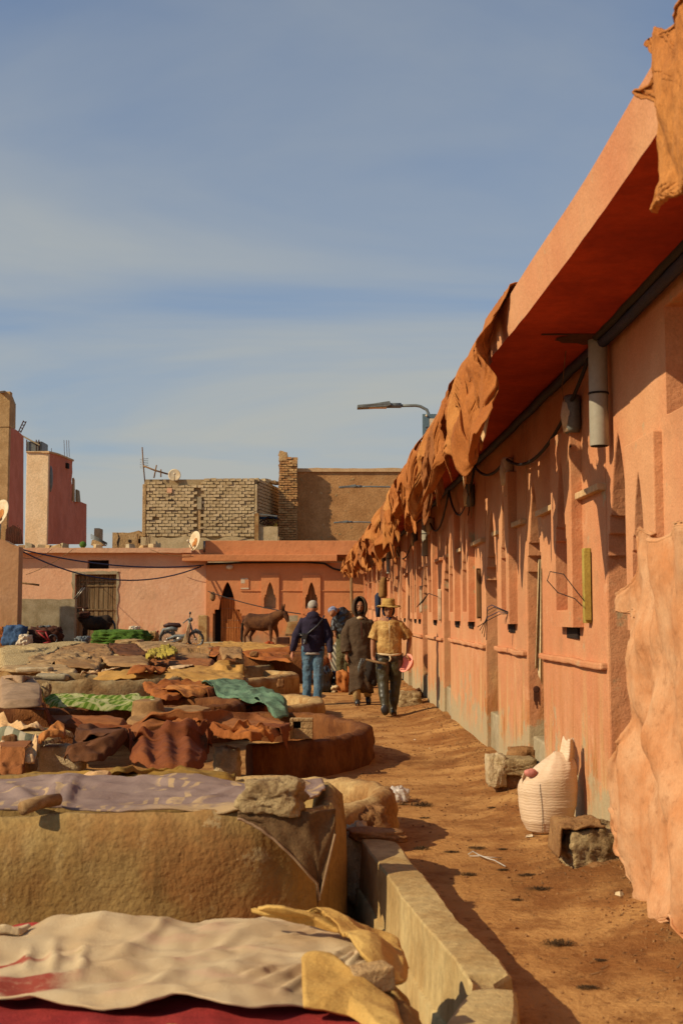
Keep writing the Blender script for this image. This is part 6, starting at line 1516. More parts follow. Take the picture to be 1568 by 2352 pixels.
for i, (x, y_, s, l) in enumerate([(952, 1700, .03, 'near the round vat shadow'), (986, 1720, .02, 'just right of the round vat shadow'), (1422, 2092 - 5, .05, 'pale chip below the leather covered stone'), (1215, 1934, .05, 'left of the sack base'), (928, 1615, .07, 'beside the far squarish stone'), (1005, 1670, .02, 'by the wall foot')]):
    q = G(x, y_, 0); q.z = gz(q.x, q.y); mb = MB(); mb.box((q.x, q.y, q.z + s * .15), (s, s * .6, s * .3), Euler((.2, .1, i)).to_matrix(), .7, s * .1)
    tag(mb.build('scrap', WHITEP if i != 2 else CREAMC), 'small pale scrap on the path, ' + l, 'scrap', 'pale scraps on the path')

mb = MB(); rs = random.Random(77)
for k_i in range(420):
    y_ = 4.5 + 17 * rs.random() ** 1.5; w_x = wallx(y_); x = w_x - abs(rs.gauss(.1, .30)) - .03 if rs.random() < .75 else rs.uniform(.3, 1.0) * w_x
    if x < trough_x(y_) + .5 and y_ < 7.5: continue
    l = rs.uniform(.02, .07); a = rs.uniform(0, 3.14); z = gz(x, y_) + .004
    d = Vector((math.cos(a) * l, math.sin(a) * l, rs.uniform(-.004, .01))); n_ = Vector((-d.y, d.x, 0)).normalized() * rs.uniform(.001, .004)
    p0 = Vector((x, y_, z)); mb.add([p0 - n_, p0 + n_, p0 + d + n_ * .4, p0 + d - n_ * .4], [(0, 1, 2, 3)])
o = mb.build('straw_litter', WOOD); tag(o, 'loose straw bits and splinters scattered along the foot of the wall', 'litter', kind='stuff')

# ================================================================== PEOPLE
SKIN = simple('skin brown', (.33, .15, .075), (.27, .115, .055), 8, 60, .1, .003, rough=.6, var=.08)
SKINL = simple('skin light', (.50, .22, .13), (.42, .18, .10), 8, 60, .1, .003, rough=.6, var=.08)
NAVY = simple('navy fleece', (.030, .022, .045), (.022, .016, .033), 6, 60, .5, .01)
JEANS = simple('blue denim', (.12, .20, .27), (.06, .12, .18), 7, 90, .5, .008)
CAPM = simple('washed grey cap', (.42, .38, .32), (.34, .3, .25), 8, rough=.8)
DJEL = simple('brown wool robe', (.095, .060, .034), (.065, .040, .022), 5, 90, .7, .01)
BOOT = simple('olive rubber', (.055, .045, .018), (.04, .032, .012), 5, 40, .2, .005, rough=.42, spec=.45)
SHIRT = simple('stained ochre shirt', (.56, .36, .13), (.33, .16, .045), 6, 60, .6, .01)
DPANT = simple('dark worn trousers', (.07, .055, .04), (.045, .035, .025), 6)
STRAW = simple('straw weave', (.52, .33, .10), (.40, .23, .06), 14, 120, .8, .008)
BASIN = simple('pink plastic basin', (.88, .34, .26), (.82, .28, .2), 3, rough=.35, var=.05)
BLK = simple('black leather', (.018, .017, .018), (.03, .028, .028), 6, 40, .3, .006, rough=.4, spec=.5)
KHAKI = simple('olive trousers', (.13, .11, .05), (.08, .07, .03), 5)
TANP = simple('tan trousers', (.50, .36, .16), (.4, .28, .12), 5)
BEARD = simple('dark hair and beard', (.02, .014, .010), (.03, .02, .015), 20)
def hand(mb, w, d, side, s=1.0, curl=.5, thumb=(0, -1, 0)):
    """palm plus five bent fingers from wrist w along d"""
    d = Vector(d).normalized(); sd = Vector(side).normalized(); nrm = d.cross(sd).normalized()
    w = Vector(w); palm = w + d * .05 * s
    mb.tube([w, w + d * .03 * s, w + d * .075 * s, w + d * .09 * s], [.024 * s, .032 * s, .034 * s, .026 * s], 10)
    for k, (o_, l) in enumerate([(-.028, .062), (-.010, .072), (.009, .067), (.026, .052)]):
        b = w + d * .082 * s + sd * o_ * s; q = b + d * l * .5 * s + nrm * curl * .012 * s; e = q + (d * (1 - curl) + nrm * curl).normalized() * l * .5 * s
        mb.tube([b, q, e], [.0095 * s, .009 * s, .007 * s], 6)
    b = w + d * .035 * s - sd * .028 * s; mb.tube([b, b + (d * .7 - sd * .7) * .035 * s, b + (d * 1.0 - sd * .5 + nrm * .4) * .06 * s], [.012 * s, .011 * s, .008 * s], 6)
def head(mb, c, face, s=1.0):
    """skull, jaw, nose, brows, ears; face = -1 looks to the camera, +1 away"""
    c = Vector(c); f = face
    mb.ball(c + Vector((0, 0, .01)) * s, (.074 * s, .092 * s, .105 * s), 20, 16)
    mb.ball(c + Vector((0, f * .03 * s, -.055 * s)), (.052 * s, .058 * s, .062 * s), 16, 12)
    mb.tube([c + Vector((0, f * .082, .015)) * s, c + Vector((0, f * .104, -.015)) * s, c + Vector((0, f * .112, -.03)) * s, c + Vector((0, f * .085, -.04)) * s], [.009 * s, .013 * s, .017 * s, .012 * s], 8)
    mb.ball(c + Vector((0, f * .083, -.066)) * s, (.024 * s, .014 * s, .007 * s), 10, 6); mb.ball(c + Vector((0, f * .08, -.078)) * s, (.021 * s, .014 * s, .008 * s), 10, 6)
    for q in (-1, 1):
        mb.ball(c + Vector((q * .076, 0, -.01)) * s, (.012 * s, .024 * s, .033 * s), 8, 8)
        mb.ball(c + Vector((q * .032, f * .078, .028)) * s, (.024 * s, .014 * s, .009 * s), 8, 6)
    mb.tube([c + Vector((0, 0, -.06)) * s, c + Vector((0, .01 * -f, -.16)) * s, c + Vector((0, 0, -.22)) * s], [.052 * s, .056 * s, .07 * s], 12)
def eyes(root, c, f, s=1.0):
    mb = MB()
    for q in (-1, 1): mb.ball(Vector(c) + Vector((q * .031, f * .084, .008)) * s, (.013 * s, .007 * s, .008 * s), 8, 6)
    mb.build('eyes', BEARD, root)
def leg_pts(h, k, a): return [h, Vector(h).lerp(Vector(k), .5), k, Vector(k).lerp(Vector(a), .35), a]

def body_of(root, X, Y, Z, f, hc, shoulders, elbows, wrists, hdirs, hips, knees, ankles, toes, skin, s=1.0, curl=.5):
    mb = MB(); T = lambda p: Vector((X + p[0] * s, Y + p[1] * s, Z + p[2] * s))
    head(mb, T(hc), f, s)
    mb.loft([(X, Y, Z + z * s, rx * s, ry * s) for z, rx, ry in [(.86, .13, .10), (.95, .155, .11), (1.08, .135, .10), (1.22, .15, .11), (1.36, .165, .105), (1.43, .13, .085), (1.47, .06, .06)]], 20)
    for sh, el, wr_, hd in zip(shoulders, elbows, wrists, hdirs):
        mb.tube([T((0, 0, 1.38)), T(sh), T(sh).lerp(T(el), .5), T(el), T(el).lerp(T(wr_), .4), T(wr_)], [.06 * s, .055 * s, .046 * s, .038 * s, .038 * s, .024 * s], 12)
        hand(mb, T(wr_), hd, (0, 1, 0) if abs(hd[1]) < .7 else (1, 0, 0), s, curl)
    for hp, kn, an, to in zip(hips, knees, ankles, toes):
        mb.tube([T(hp), T(hp).lerp(T(kn), .5), T(kn), T(kn).lerp(T(an), .35), T(an)], [.085 * s, .072 * s, .052 * s, .052 * s, .034 * s], 12)
        mb.tube([T(an), T(an).lerp(T(to), .5) - Vector((0, 0, .02)), T(to)], [.036 * s, .036 * s, .026 * s], 10)
    return mb.build('body', skin, root, fuse=.0085)

# ---- man in navy hooded top, seen from behind
X, Y = D(718, 1600, 20.4).x, 20.4; Z = gz(X, Y); s = 1.0
m1 = thing('person', 'man in navy hooded top, jeans and pale cap walking away with a camera', 'person', (X, Y, Z))
P = lambda x, y, z: Vector((X + x, Y + y, Z + z))
hc = (.0, .02, 1.605)
sh = [(-.185, 0, 1.365), (.195, 0, 1.365)]; el = [(-.285, -.03, 1.12), (.275, .0, 1.10)]; wr_ = [(-.335, -.05, .86), (.29, -.09, .84)]
hp = [(-.085, 0, .92), (.085, 0, .92)]; kn = [(-.09, .02, .50), (.09, -.03, .50)]; an = [(-.10, -.03, .09), (.085, -.12, .10)]; to = [(-.11, .1, .03), (.09, .02, .03)]
body_of(m1, X, Y, Z, 1, hc, sh, el, wr_, [(-.1, -.05, -1), (.05, -.1, -1)], hp, kn, an, to, SKINL)
mb = MB()
mb.loft([(X, Y, Z + z, rx, ry) for z, rx, ry in [(.86, .185, .135), (.90, .19, .145), (1.0, .195, .15), (1.15, .195, .15), (1.28, .205, .15), (1.38, .20, .13), (1.44, .14, .10), (1.47, .09, .08)]], 24)
for a_, b_, c_ in zip(sh, el, wr_): mb.tube([P(0, 0, 1.37), P(*a_), P(*a_).lerp(P(*b_), .5), P(*b_), P(*b_).lerp(P(*c_), .5), P(*c_) + Vector((0, 0, .03)), P(*c_) + Vector((0, 0, .02))], [.085, .070, .074, .070, .062, .048, .044], 14)
mb.ball(P(0, -.07, 1.455), (.115, .09, .075), 16, 10); mb.ball(P(0, -.02, 1.49), (.10, .09, .06), 16, 10); mb.ball(P(.03, -.115, 1.40), (.075, .045, .07), 14, 8)
mb.build('hooded_top', NAVY, m1, fuse=.011, disp=(.030, .11))
MB().loft([(X, Y, Z + z, rx, ry) for z, rx, ry in [(.825, .18, .13), (.84, .182, .135), (.88, .18, .13)]], 24).build('shirt_hem', CAPM, m1)
mb = MB()
for h_, k_, a_ in zip(hp, kn, an): mb.tube([P(h_[0], 0, .97), P(*h_), P(*h_).lerp(P(*k_), .5), P(*k_), P(*k_).lerp(P(*a_), .5), P(*a_) + Vector((0, 0, -.02))], [.11, .115, .095, .078, .072, .068], 14)
mb.ball(P(0, 0, .88), (.165, .12, .12), 16, 10); mb.build('jeans', JEANS, m1, fuse=.011, disp=(.035, .07))
for a_, t_ in zip(an, to): MB().tube([P(*a_) + Vector((0, -.05, -.045)), P(*a_).lerp(P(*t_), .5) + Vector((0, 0, -.02)), P(*t_) + Vector((0, .03, 0))], [.04, .045, .032], 12).build('shoe', BLK, m1)
capo = MB().ball(P(0, .015, 1.645), (.087, .102, .088), 20, 12); capo = capo.build('cap', CAPM, m1)
MB().tube([P(-.06, .09, 1.625), P(0, .16, 1.61), P(.06, .09, 1.625)], [.012, .014, .012], 8).build('brim', CAPM, capo)
MB().ball(P(.035, -.078, 1.615), (.026, .012, .018), 10, 6).build('adjuster_gap', BEARD, capo)
MB().tube([P(-.15, -.10, 1.12), P(-.05, -.165, 1.2), P(.08, -.168, 1.31), P(.16, -.12, 1.41), P(.19, -.02, 1.47)], .013, 6).build('strap', BLK, m1)
ca = MB(); ca.box(P(-.13, -.185, 1.13), (.085, .07, .10), Euler((.1, .3, 0)).to_matrix()); ca.tube([P(-.12, -.2, 1.08), P(-.12, -.215, 1.0)], .032, 12); ca.box(P(-.19, -.17, 1.16), (.06, .05, .05)); ca = ca.build('camera', BLK, m1, bevel=.008)
for q in ((-.185, -.215, 1.15), (-.14, -.245, 1.02)): MB().ball(P(*q), .013, 8, 6).build('silver_ring', STEEL, ca)

# ---- hooded man in brown robe
X, Y = D(826, 1600, 20.2).x, 20.2; Z = gz(X, Y)
m2 = thing('person', 'bearded man in a long dark brown hooded robe walking towards the camera', 'person', (X, Y, Z))
P = lambda x, y, z: Vector((X + x, Y + y, Z + z))
hc = (.0, -.01, 1.60)
sh = [(-.175, 0, 1.345), (.175, 0, 1.345)]; el = [(-.235, -.0, 1.12), (.25, .02, 1.12)]; wr_ = [(-.215, -.06, .82), (.24, .0, .86)]
hp = [(-.08, 0, .90), (.08, 0, .90)]; kn = [(-.085, -.05, .50), (.085, .03, .50)]; an = [(-.04, -.08, .08), (.14, .14, .14)]; to = [(-.04, -.22, .03), (.145, .02, .03)]
body_of(m2, X, Y, Z, -1, hc, sh, el, wr_, [(.05, -.1, -1), (0, 0, -1)], hp, kn, an, to, SKIN)
eyes(m2, P(*hc), -1)
mb = MB(); c = P(*hc); mb.ball(c + Vector((0, -.055, -.085)), (.045, .045, .035), 14, 8); mb.tube([c + Vector((-.035, -.088, -.057)), c + Vector((0, -.102, -.05)), c + Vector((.035, -.088, -.057))], .008, 6)
mb.tube([c + Vector((-.068, -.02, .02)), c + Vector((-.062, -.04, -.05)), c + Vector((-.04, -.06, -.09))], .012, 6); mb.tube([c + Vector((.068, -.02, .02)), c + Vector((.062, -.04, -.05)), c + Vector((.04, -.06, -.09))], .012, 6)
mb.build('beard', BEARD, m2)
mb = MB(); mb.tube([c + Vector((-.045, -.086, .036)), c + Vector((-.015, -.092, .034))], .005, 5); mb.tube([c + Vector((.045, -.086, .036)), c + Vector((.015, -.092, .034))], .005, 5); mb.build('eyebrows', BEARD, m2)
mb = MB(); n = 48; rr = [(1.46, .085, .08), (1.42, .15, .105), (1.36, .205, .13), (1.22, .20, .145), (1.05, .185, .145), (.85, .185, .15), (.65, .185, .155), (.45, .19, .165), (.30, .195, .175), (.235, .20, .18)]
vs = []
for i, (z, rx, ry) in enumerate(rr):
    for k in range(n):
        a = 2 * PI * k / n; fo = 1 + (.07 * math.sin(a * 7 + z * 2) + .05 * math.sin(a * 3 + z * 5)) * sm(1.15, .4, z)
        hem = (-.06 * math.sin(a + .6) if z < .4 else 0) - (.10 * max(0, -math.cos(a)) if z < .32 else 0)
        vs.append((X + (rx * math.cos(a)) * fo + .04 * (1.4 - z) * (.3), Y + ry * math.sin(a) * fo, Z + z + hem))
mb.add(vs, [(i * n + k, i * n + (k + 1) % n, (i + 1) * n + (k + 1) % n, (i + 1) * n + k) for i in range(len(rr) - 1) for k in range(n)] + [tuple(range(n))[::-1], tuple((len(rr) - 1) * n + k for k in range(n))], True)
for a_, b_, c_ in zip(sh, el, wr_): mb.tube([P(0, 0, 1.36), P(*a_), P(*a_).lerp(P(*b_), .5), P(*b_), P(*b_).lerp(P(*c_), .5), P(*c_) + Vector((0, 0, .04))], [.085, .072, .082, .086, .090, .096], 14)
mb.build('robe', DJEL, m2, fuse=.011, disp=(.035, .12))
# hood: shell open at the front, slightly pointed
mb = MB(); hcW = c
def hoodf(u, v):
    th = PI * v; a = PI * (-.5 + u) * 1.42 + PI / 2   # azimuth, open towards -Y
    x = math.cos(a) * math.sin(th); y_ = math.sin(a) * math.sin(th); z = math.cos(th)
    return hcW + Vector((x * .122, y_ * .135 + .015, .015 + z * (.168 if z > 0 else .19)))
mb.grid(hoodf, 28, 22); hd_ = mb.build('hood', DJEL, m2, solid=.022, disp=(.02, .06))
pts = [hoodf(0, v) for v in np.linspace(.06, .94, 14)]; pts2 = [hoodf(1, v) for v in np.linspace(.06, .94, 14)]
MB().tube([p + Vector((0, -.012, 0)) for p in pts] , .016, 8).build('hood_rim', DJEL, hd_); MB().tube([p + Vector((0, -.012, 0)) for p in pts2], .016, 8).build('hood_rim', DJEL, hd_)
MB().tube([P(.02, -.145, 1.37), P(.03, -.165, 1.22), P(.035, -.165, 1.08)], .006, 6).build('red_braid', simple('dark red braid', (.10, .015, .012)), m2)
MB().ball(P(-.0, -.095, 1.43), (.05, .03, .028), 12, 8).build('collar', CREAMC, m2)
for h_, k_, a_, t_ in zip(hp, kn, an, to):
    MB().tube([P(*k_), P(*k_).lerp(P(*a_), .5), P(*a_)], [.075, .07, .062], 12).build('trouser_leg', TANP, m2, disp=(.02, .05))
    MB().tube([P(*a_) + Vector((0, .04, -.035)), P(*a_).lerp(P(*t_), .5), P(*t_)], [.045, .048, .04], 12).build('shoe', BLK, m2)
bk = MB().ball(P(.17, -.12, .58), (.085, .07, .20), 16, 12); bk.ball(P(.23, -.1, .42), (.05, .04, .12), 10, 8); bk = bk.build('black_rags', BEARD, None, disp=(.14, .06)); tag(bk, 'bunch of black rags held between the hooded man and the man in the straw hat', 'rags')

# ---- man in straw hat, ochre shirt, waders
X, Y = D(893, 1600, 18.1).x, 18.1; Z = gz(X, Y)
m3 = thing('person', 'man in straw hat, stained ochre shirt and rubber waders carrying a pink basin', 'person', (X, Y, Z))
P = lambda x, y, z: Vector((X + x, Y + y, Z + z))
s = .975
hc = (-.005, -.02, 1.555)
sh = [(-.175, 0, 1.325), (.175, 0, 1.325)]; el = [(-.235, .0, 1.10), (.31, .04, 1.13)]; wr_ = [(-.245, -.10, .86), (.275, -.02, .93)]
hp = [(-.09, 0, .88), (.09, 0, .88)]; kn = [(-.09, -.06, .48), (.10, .04, .48)]; an = [(-.06, -.20, .11), (.055, .05, .08)]; to = [(-.075, -.32, .13), (.07, -.08, .03)]
body_of(m3, X, Y, Z, -1, hc, sh, el, wr_, [(.25, -.45, -.5), (0, -.3, -1)], hp, kn, an, to, SKIN, curl=.85)
eyes(m3, P(*hc), -1); c = P(*hc)
mb = MB(); mb.ball(c + Vector((0, .02, .0)), (.092, .10, .118), 20, 14); 
wv_ = mb.v; keep = []
mb.f = [f for f in mb.f if not (sum((mb.v[i].y - c.y) for i in f) / len(f) < -.035 and abs(sum((mb.v[i].x - c.x) for i in f) / len(f)) < .066 and sum((mb.v[i].z - c.z) for i in f) / len(f) > -.085)]; mb.sm = [True] * len(mb.f)
hs = mb.build('head_scarf', simple('navy scarf', (.012, .016, .04)), m3, solid=.012)
mb = MB(); mb.loft([(X, Y - .01, Z + z, rx, ry) for z, rx, ry in [(1.37, .10, .085), (1.41, .085, .08), (1.45, .07, .07)]], 16); mb.build('neck_scarf', simple('navy scarf two', (.012, .018, .05)), m3, disp=(.03, .05))
hat = MB(); vs = []; n = 36
for (r, z) in [(.172, .045), (.165, .052), (.10, .064), (.094, .075), (.096, .12), (.093, .15), (.078, .165), (.02, .168)]:
    for k in range(n):
        a = 2 * PI * k / n; w_ = .010 * math.sin(a * 2 + .5) + .006 * nz(a * 2) if r > .12 else 0
        vs.append((c.x + .0 + r * math.cos(a) * (1.05 if r > .12 else 1), c.y + r * math.sin(a) * .95, c.z + z + w_ + .004 * math.sin(a * 9)))
hat.add(vs, [(i * n + k, i * n + (k + 1) % n, (i + 1) * n + (k + 1) % n, (i + 1) * n + k) for i in range(7) for k in range(n)] + [tuple(7 * n + k for k in range(n))], True)
ht = hat.build('straw_hat', STRAW, m3, solid=.006)
MB().tube([c + Vector((.098 * math.cos(a), .094 * math.sin(a), .080)) for a in np.linspace(0, 2 * PI, 24)], .008, 6).build('hat_band', STRAW, ht)
MB().tube([c + Vector((.15, -.03, .05)), c + Vector((.185, -.05, .04)), c + Vector((.17, -.04, .01))], .006, 5).build('frayed_straw', STRAW, ht)
mb = MB()
mb.loft([(X + ox, Y, Z + z, rx, ry) for z, rx, ry, ox in [(.90, .185, .135, .0), (.93, .19, .14, 0), (1.05, .185, .14, 0), (1.18, .19, .14, 0), (1.30, .20, .135, 0), (1.37, .18, .115, 0), (1.42, .11, .08, 0)]], 24)
for a_, b_ in zip(sh, el): mb.tube([P(0, 0, 1.34), P(*a_), P(*a_).lerp(P(*b_), .5), P(*a_).lerp(P(*b_), .88), P(*a_).lerp(P(*b_), .9)], [.085, .070, .080, .088, .08], 14)
mb.build('shirt', SHIRT, m3, fuse=.010, disp=(.035, .10))
MB().tube([P(-.0, -.145, 1.36), P(.005, -.165, 1.2), P(.005, -.165, 1.0)], .005, 5).build('button_placket', CREAMC, m3)
mb = MB(); mb.tube([P(-.19, -.02, .91), P(-.1, -.14, .905), P(.02, -.165, .89), P(.13, -.12, .90), P(.19, -.02, .91)], .016, 8); mb.tube([P(.0, -.16, .90), P(.02, -.175, .84), P(.0, -.17, .80)], .012, 6); mb.build('tied_waist_cord', CREAMC, m3)
mb = MB(); mb.ball(P(0, 0, .86), (.175, .125, .10), 16, 10)
for h_, k_ in zip(hp, kn): mb.tube([P(h_[0], 0, .92), P(*h_), P(*h_).lerp(P(*k_), .45), P(*h_).lerp(P(*k_), .55)], [.11, .115, .105, .10], 14)
mb.build('trousers', DPANT, m3, fuse=.011, disp=(.025, .06))
for i, (h_, k_, a_, t_) in enumerate(zip(hp, kn, an, to)):
    mb = MB(); mb.tube([P(*h_).lerp(P(*k_), .12), P(*h_).lerp(P(*k_), .5), P(*k_), P(*k_).lerp(P(*a_), .4), P(*a_), P(*a_) + Vector((0, .02, -.05))], [.118, .108, .085, .078, .056, .054], 16)
    mb.tube([P(*a_) + Vector((0, .05, -.055 + .02 * i)), P(*a_).lerp(P(*t_), .5), P(*t_)], [.045, .052, .045], 12); b = mb.build('rubber_wader', BOOT, m3, fuse=.010, disp=(.022, .09))
    if i == 0: MB().ball(P(*t_) + Vector((-.005, -.035, -.01)), (.055, .018, .065), 12, 8).build('boot_sole', BLK, b)
# pink basin hanging from his hand
q = P(.275, -.10, .80); bs = MB(); n = 32; vs = []
R_ = Euler((.1, -1.15, .5)).to_matrix()
for (r, z) in [(.0001, .0), (.085, .0), (.095, .01), (.125, .075), (.145, .08), (.145, .085), (.12, .082), (.09, .016), (.0001, .012)]:
    for k in range(n):
        a = 2 * PI * k / n; vs.append(q + Vector((0, 0, -.04)) + R_ @ Vector((r * math.cos(a), r * math.sin(a), z - .04)))
bs.add(vs, [(i * n + k, i * n + (k + 1) % n, (i + 1) * n + (k + 1) % n, (i + 1) * n + k) for i in range(8) for k in range(n)], True)
tag(bs.build('basin', BASIN), 'pink plastic basin held by the man in the straw hat', 'basin')
tl_ = thing('hand_tool', 'wooden handled hook tool held low by the man in the straw hat', 'tool', tuple(P(-.2, -.22, .78)))
MB().tube([P(-.05, -.3, .77), P(-.22, -.2, .80), P(-.34, -.16, .83)], [.019, .018, .015], 10).build('handle', WOOD, tl_)
mb = MB()
for k in range(5): mb.tube([P(-.33, -.16, .83), P(-.42 - .01 * k, -.18, .84 - .03 * k), P(-.40 - .012 * k, -.2, .77 - .035 * k)], .007, 5)
mb.build('wire_prongs', METALG, tl_)

# ---- person bending, black jacket
X, Y = D(790, 1480, 25.5).x, 25.5; Z = gz(X, Y); sc_ = Y / F
m4 = thing('person', 'bending man in black leather jacket and olive trousers behind the hooded man', 'person', (X, Y, Z))
def Pp(x, y_, dy=0): return D(x, y_, Y + dy)
mb = MB(); hcw = Pp(764, 1406, -.25)
mb.ball(hcw, (.085, .1, .1), 16, 12); mb.ball(hcw + Vector((-.03, -.07, -.05)), (.03, .04, .04), 8, 6); mb.tube([hcw, Pp(774, 1402, -.1), Pp(785, 1412)], [.06, .06, .09], 10)
mb.tube([Pp(785, 1415), Pp(790, 1435), Pp(792, 1462)], [.13, .14, .13], 14)
mb.tube([Pp(778, 1412), Pp(769, 1432), Pp(768, 1452, -.1)], [.06, .05, .04], 10); hand(mb, Pp(768, 1452, -.1), (.2, -.1, -1), (0, 1, 0), 1.0)
mb.tube([Pp(796, 1412, .1), Pp(800, 1436, .1), Pp(796, 1455, 0)], [.06, .05, .04], 10); hand(mb, Pp(796, 1455, 0), (0, -.1, -1), (0, 1, 0), 1.0)
for dx_ in (-6, 8):
    mb.tube([Pp(792 + dx_, 1462), Pp(788 + dx_, 1510, -.1), Pp(789 + dx_, 1562)], [.09, .06, .04], 12); mb.tube([Pp(789 + dx_, 1562), Pp(784 + dx_, 1570, -.1)], [.04, .035], 8)
mb.build('body', SKIN, m4, fuse=.012)
mb = MB(); mb.tube([Pp(777, 1398), Pp(784, 1412), Pp(791, 1432), Pp(794, 1452), Pp(794, 1458)], [.10, .19, .20, .19, .17], 18)
mb.tube([Pp(779, 1408), Pp(768, 1430), Pp(767, 1450, -.1)], [.10, .085, .06], 12); mb.tube([Pp(796, 1410, .1), Pp(801, 1436, .1), Pp(797, 1452, 0)], [.10, .08, .06], 12)
mb.build('leather_jacket', BLK, m4, fuse=.013, disp=(.05, .08))
mb = MB()
for dx_ in (-6, 8): mb.tube([Pp(792 + dx_, 1456), Pp(788 + dx_, 1510, -.1), Pp(789 + dx_, 1560)], [.13, .10, .08], 14)
mb.build('trousers', KHAKI, m4, fuse=.013, disp=(.05, .08))
MB().ball(hcw + Vector((0, .02, .03)), (.10, .11, .09), 16, 10).build('head_scarf', simple('blue white scarf', (.35, .36, .45), (.06, .08, .2), 30), m4, disp=(.03, .05))

# ================================================================== EQUINES
def equine(root, T, coat, muzz, mane, fuse=.02, legs=None, headup=0.0, noleg=False):
    """T maps local (x forward, y side, z up) to world"""
    mb = MB(); t = lambda *p: T(Vector(p))
    mb.tube([t(-.62, 0, .98), t(-.50, 0, .98), t(-.25, 0, .93), t(.05, 0, .90), t(.32, 0, .92), t(.50, 0, .97), t(.58, 0, 1.0)], [.16, .265, .28, .29, .275, .23, .14], 18)
    mb.tube([t(-.52, 0, 1.06), t(-.1, 0, 1.10), t(.42, 0, 1.10)], [.13, .10, .13], 12)
    mb.tube([t(.42, 0, 1.02), t(.62, 0, 1.14), t(.80, 0, 1.27 + headup), t(.86, 0, 1.30 + headup)], [.23, .185, .145, .12], 14)
    mb.tube([t(.80, 0, 1.34 + headup), t(.90, 0, 1.28 + headup), t(.99, 0, 1.12 + headup), t(1.06, 0, .98 + headup), t(1.08, 0, .92 + headup)], [.085, .105, .085, .062, .05], 14)
    for sd in (-1, 1):
        mb.tube([t(.82, sd * .06, 1.36 + headup), t(.83, sd * .10, 1.47 + headup), t(.85, sd * .12, 1.58 + headup), t(.85, sd * .12, 1.62 + headup)], [.03, .042, .03, .008], 8)
    for sd, off in ((-1, .0), (1, .12)):
        mb.tube([t(.40, sd * .12, .92), t(.42 + off, sd * .13, .62), t(.42 + off * 1.3, sd * .13, .46), t(.42 + off, sd * .13, .18), t(.43 + off, sd * .13, .07), t(.46 + off, sd * .13, .0)], [.13, .07, .052, .034, .042, .05], 10)
        mb.tube([t(-.50, sd * .12, .95), t(-.44 + off, sd * .13, .70), t(-.60 + off, sd * .13, .44), t(-.57 + off, sd * .13, .18), t(-.56 + off, sd * .13, .07), t(-.53 + off, sd * .13, .0)], [.17, .11, .052, .034, .042, .05], 10)
    b = mb.build('body', coat, root, fuse=fuse)
    mb = MB(); mb.tube([t(1.055, 0, 1.0 + headup), t(1.085, 0, .91 + headup)], [.068, .058], 12); mb.build('muzzle', muzz, root, fuse=.01)
    mb = MB(); mb.tube([t(1.09, 0, .895 + headup), t(1.095, 0, .865 + headup)], [.055, .035], 10); mb.build('nose', mane, root)
    mb = MB(); mb.tube([t(-.66, 0, 1.02), t(-.74, 0, .86), t(-.76, 0, .60), t(-.77, 0, .34), t(-.76, 0, .22)], [.035, .045, .055, .05, .012], 10); mb.build('tail', mane, root, disp=(.08, .05))
    mb = MB()
    for k in range(10):
        u = k / 9; p = t(.48 + .36 * u, 0, 1.16 + .20 * u + headup * u); mb.ball(p + Vector((0, 0, .04)), (.05, .035, .06), 8, 6)
    mb.build('mane', mane, root, disp=(.06, .04))
    for sd in (-1, 1): MB().ball(t(.93, sd * .088, 1.24 + headup), .018, 8, 6).build('eye', BLK, root)
COAT = simple('brown donkey coat', (.15, .062, .022), (.065, .024, .01), 3, 60, .8, .02)
DCOAT = simple('dark donkey coat', (.05, .028, .014), (.02, .012, .008), 4, 60, .8, .02)
MUZ = simple('pale muzzle', (.40, .25, .13), (.3, .18, .09), 8)
Yd = 42.0; g0 = D(600, 1486, Yd); zg = gz(0, Yd) ; k_ = 1.02
dk = thing('donkey', 'brown donkey with dark tail and pale muzzle standing near the arched door', 'donkey', (g0.x, Yd, zg))
ca, sa_ = math.cos(-.30), math.sin(-.30)
Td = lambda v: Vector((g0.x + (v.x * ca - v.y * sa_) * k_ * .93 , Yd + (v.x * sa_ + v.y * ca) * k_, zg + v.z * k_ * 1.0))
equine(dk, Td, COAT, MUZ, DCOAT, headup=-.06)
Yd2 = 46.9; g2 = D(228, 1480, Yd2)
dk2 = thing('donkey', 'dark donkey with saddle pack standing by the plank door', 'donkey', (g2.x, Yd2, gz(-9, Yd2)))
Td2 = lambda v: Vector((g2.x - v.x * .92 - .1, Yd2 + v.y, gz(-9, Yd2) + v.z * .93))
equine(dk2, Td2, DCOAT, simple('grey muzzle', (.2, .15, .1)), BLK, headup=.02)
MB().box(tuple(Td2(Vector((.5, 0, 1.25)))), (.36, .5, .24)).build('saddle_pack', DARK, dk2, bevel=.06, disp=(.05, .1))
MB().tube([Td2(Vector((.55, 0, 1.3))), Td2(Vector((.58, 0, 1.52)))], .03, 6).build('pack_post', STEEL, dk2)
MB().tube([Td2(Vector((.35, 0, 1.52))), Td2(Vector((.85, 0, 1.54)))], .035, 6).build('pack_bar', DARK, dk2)
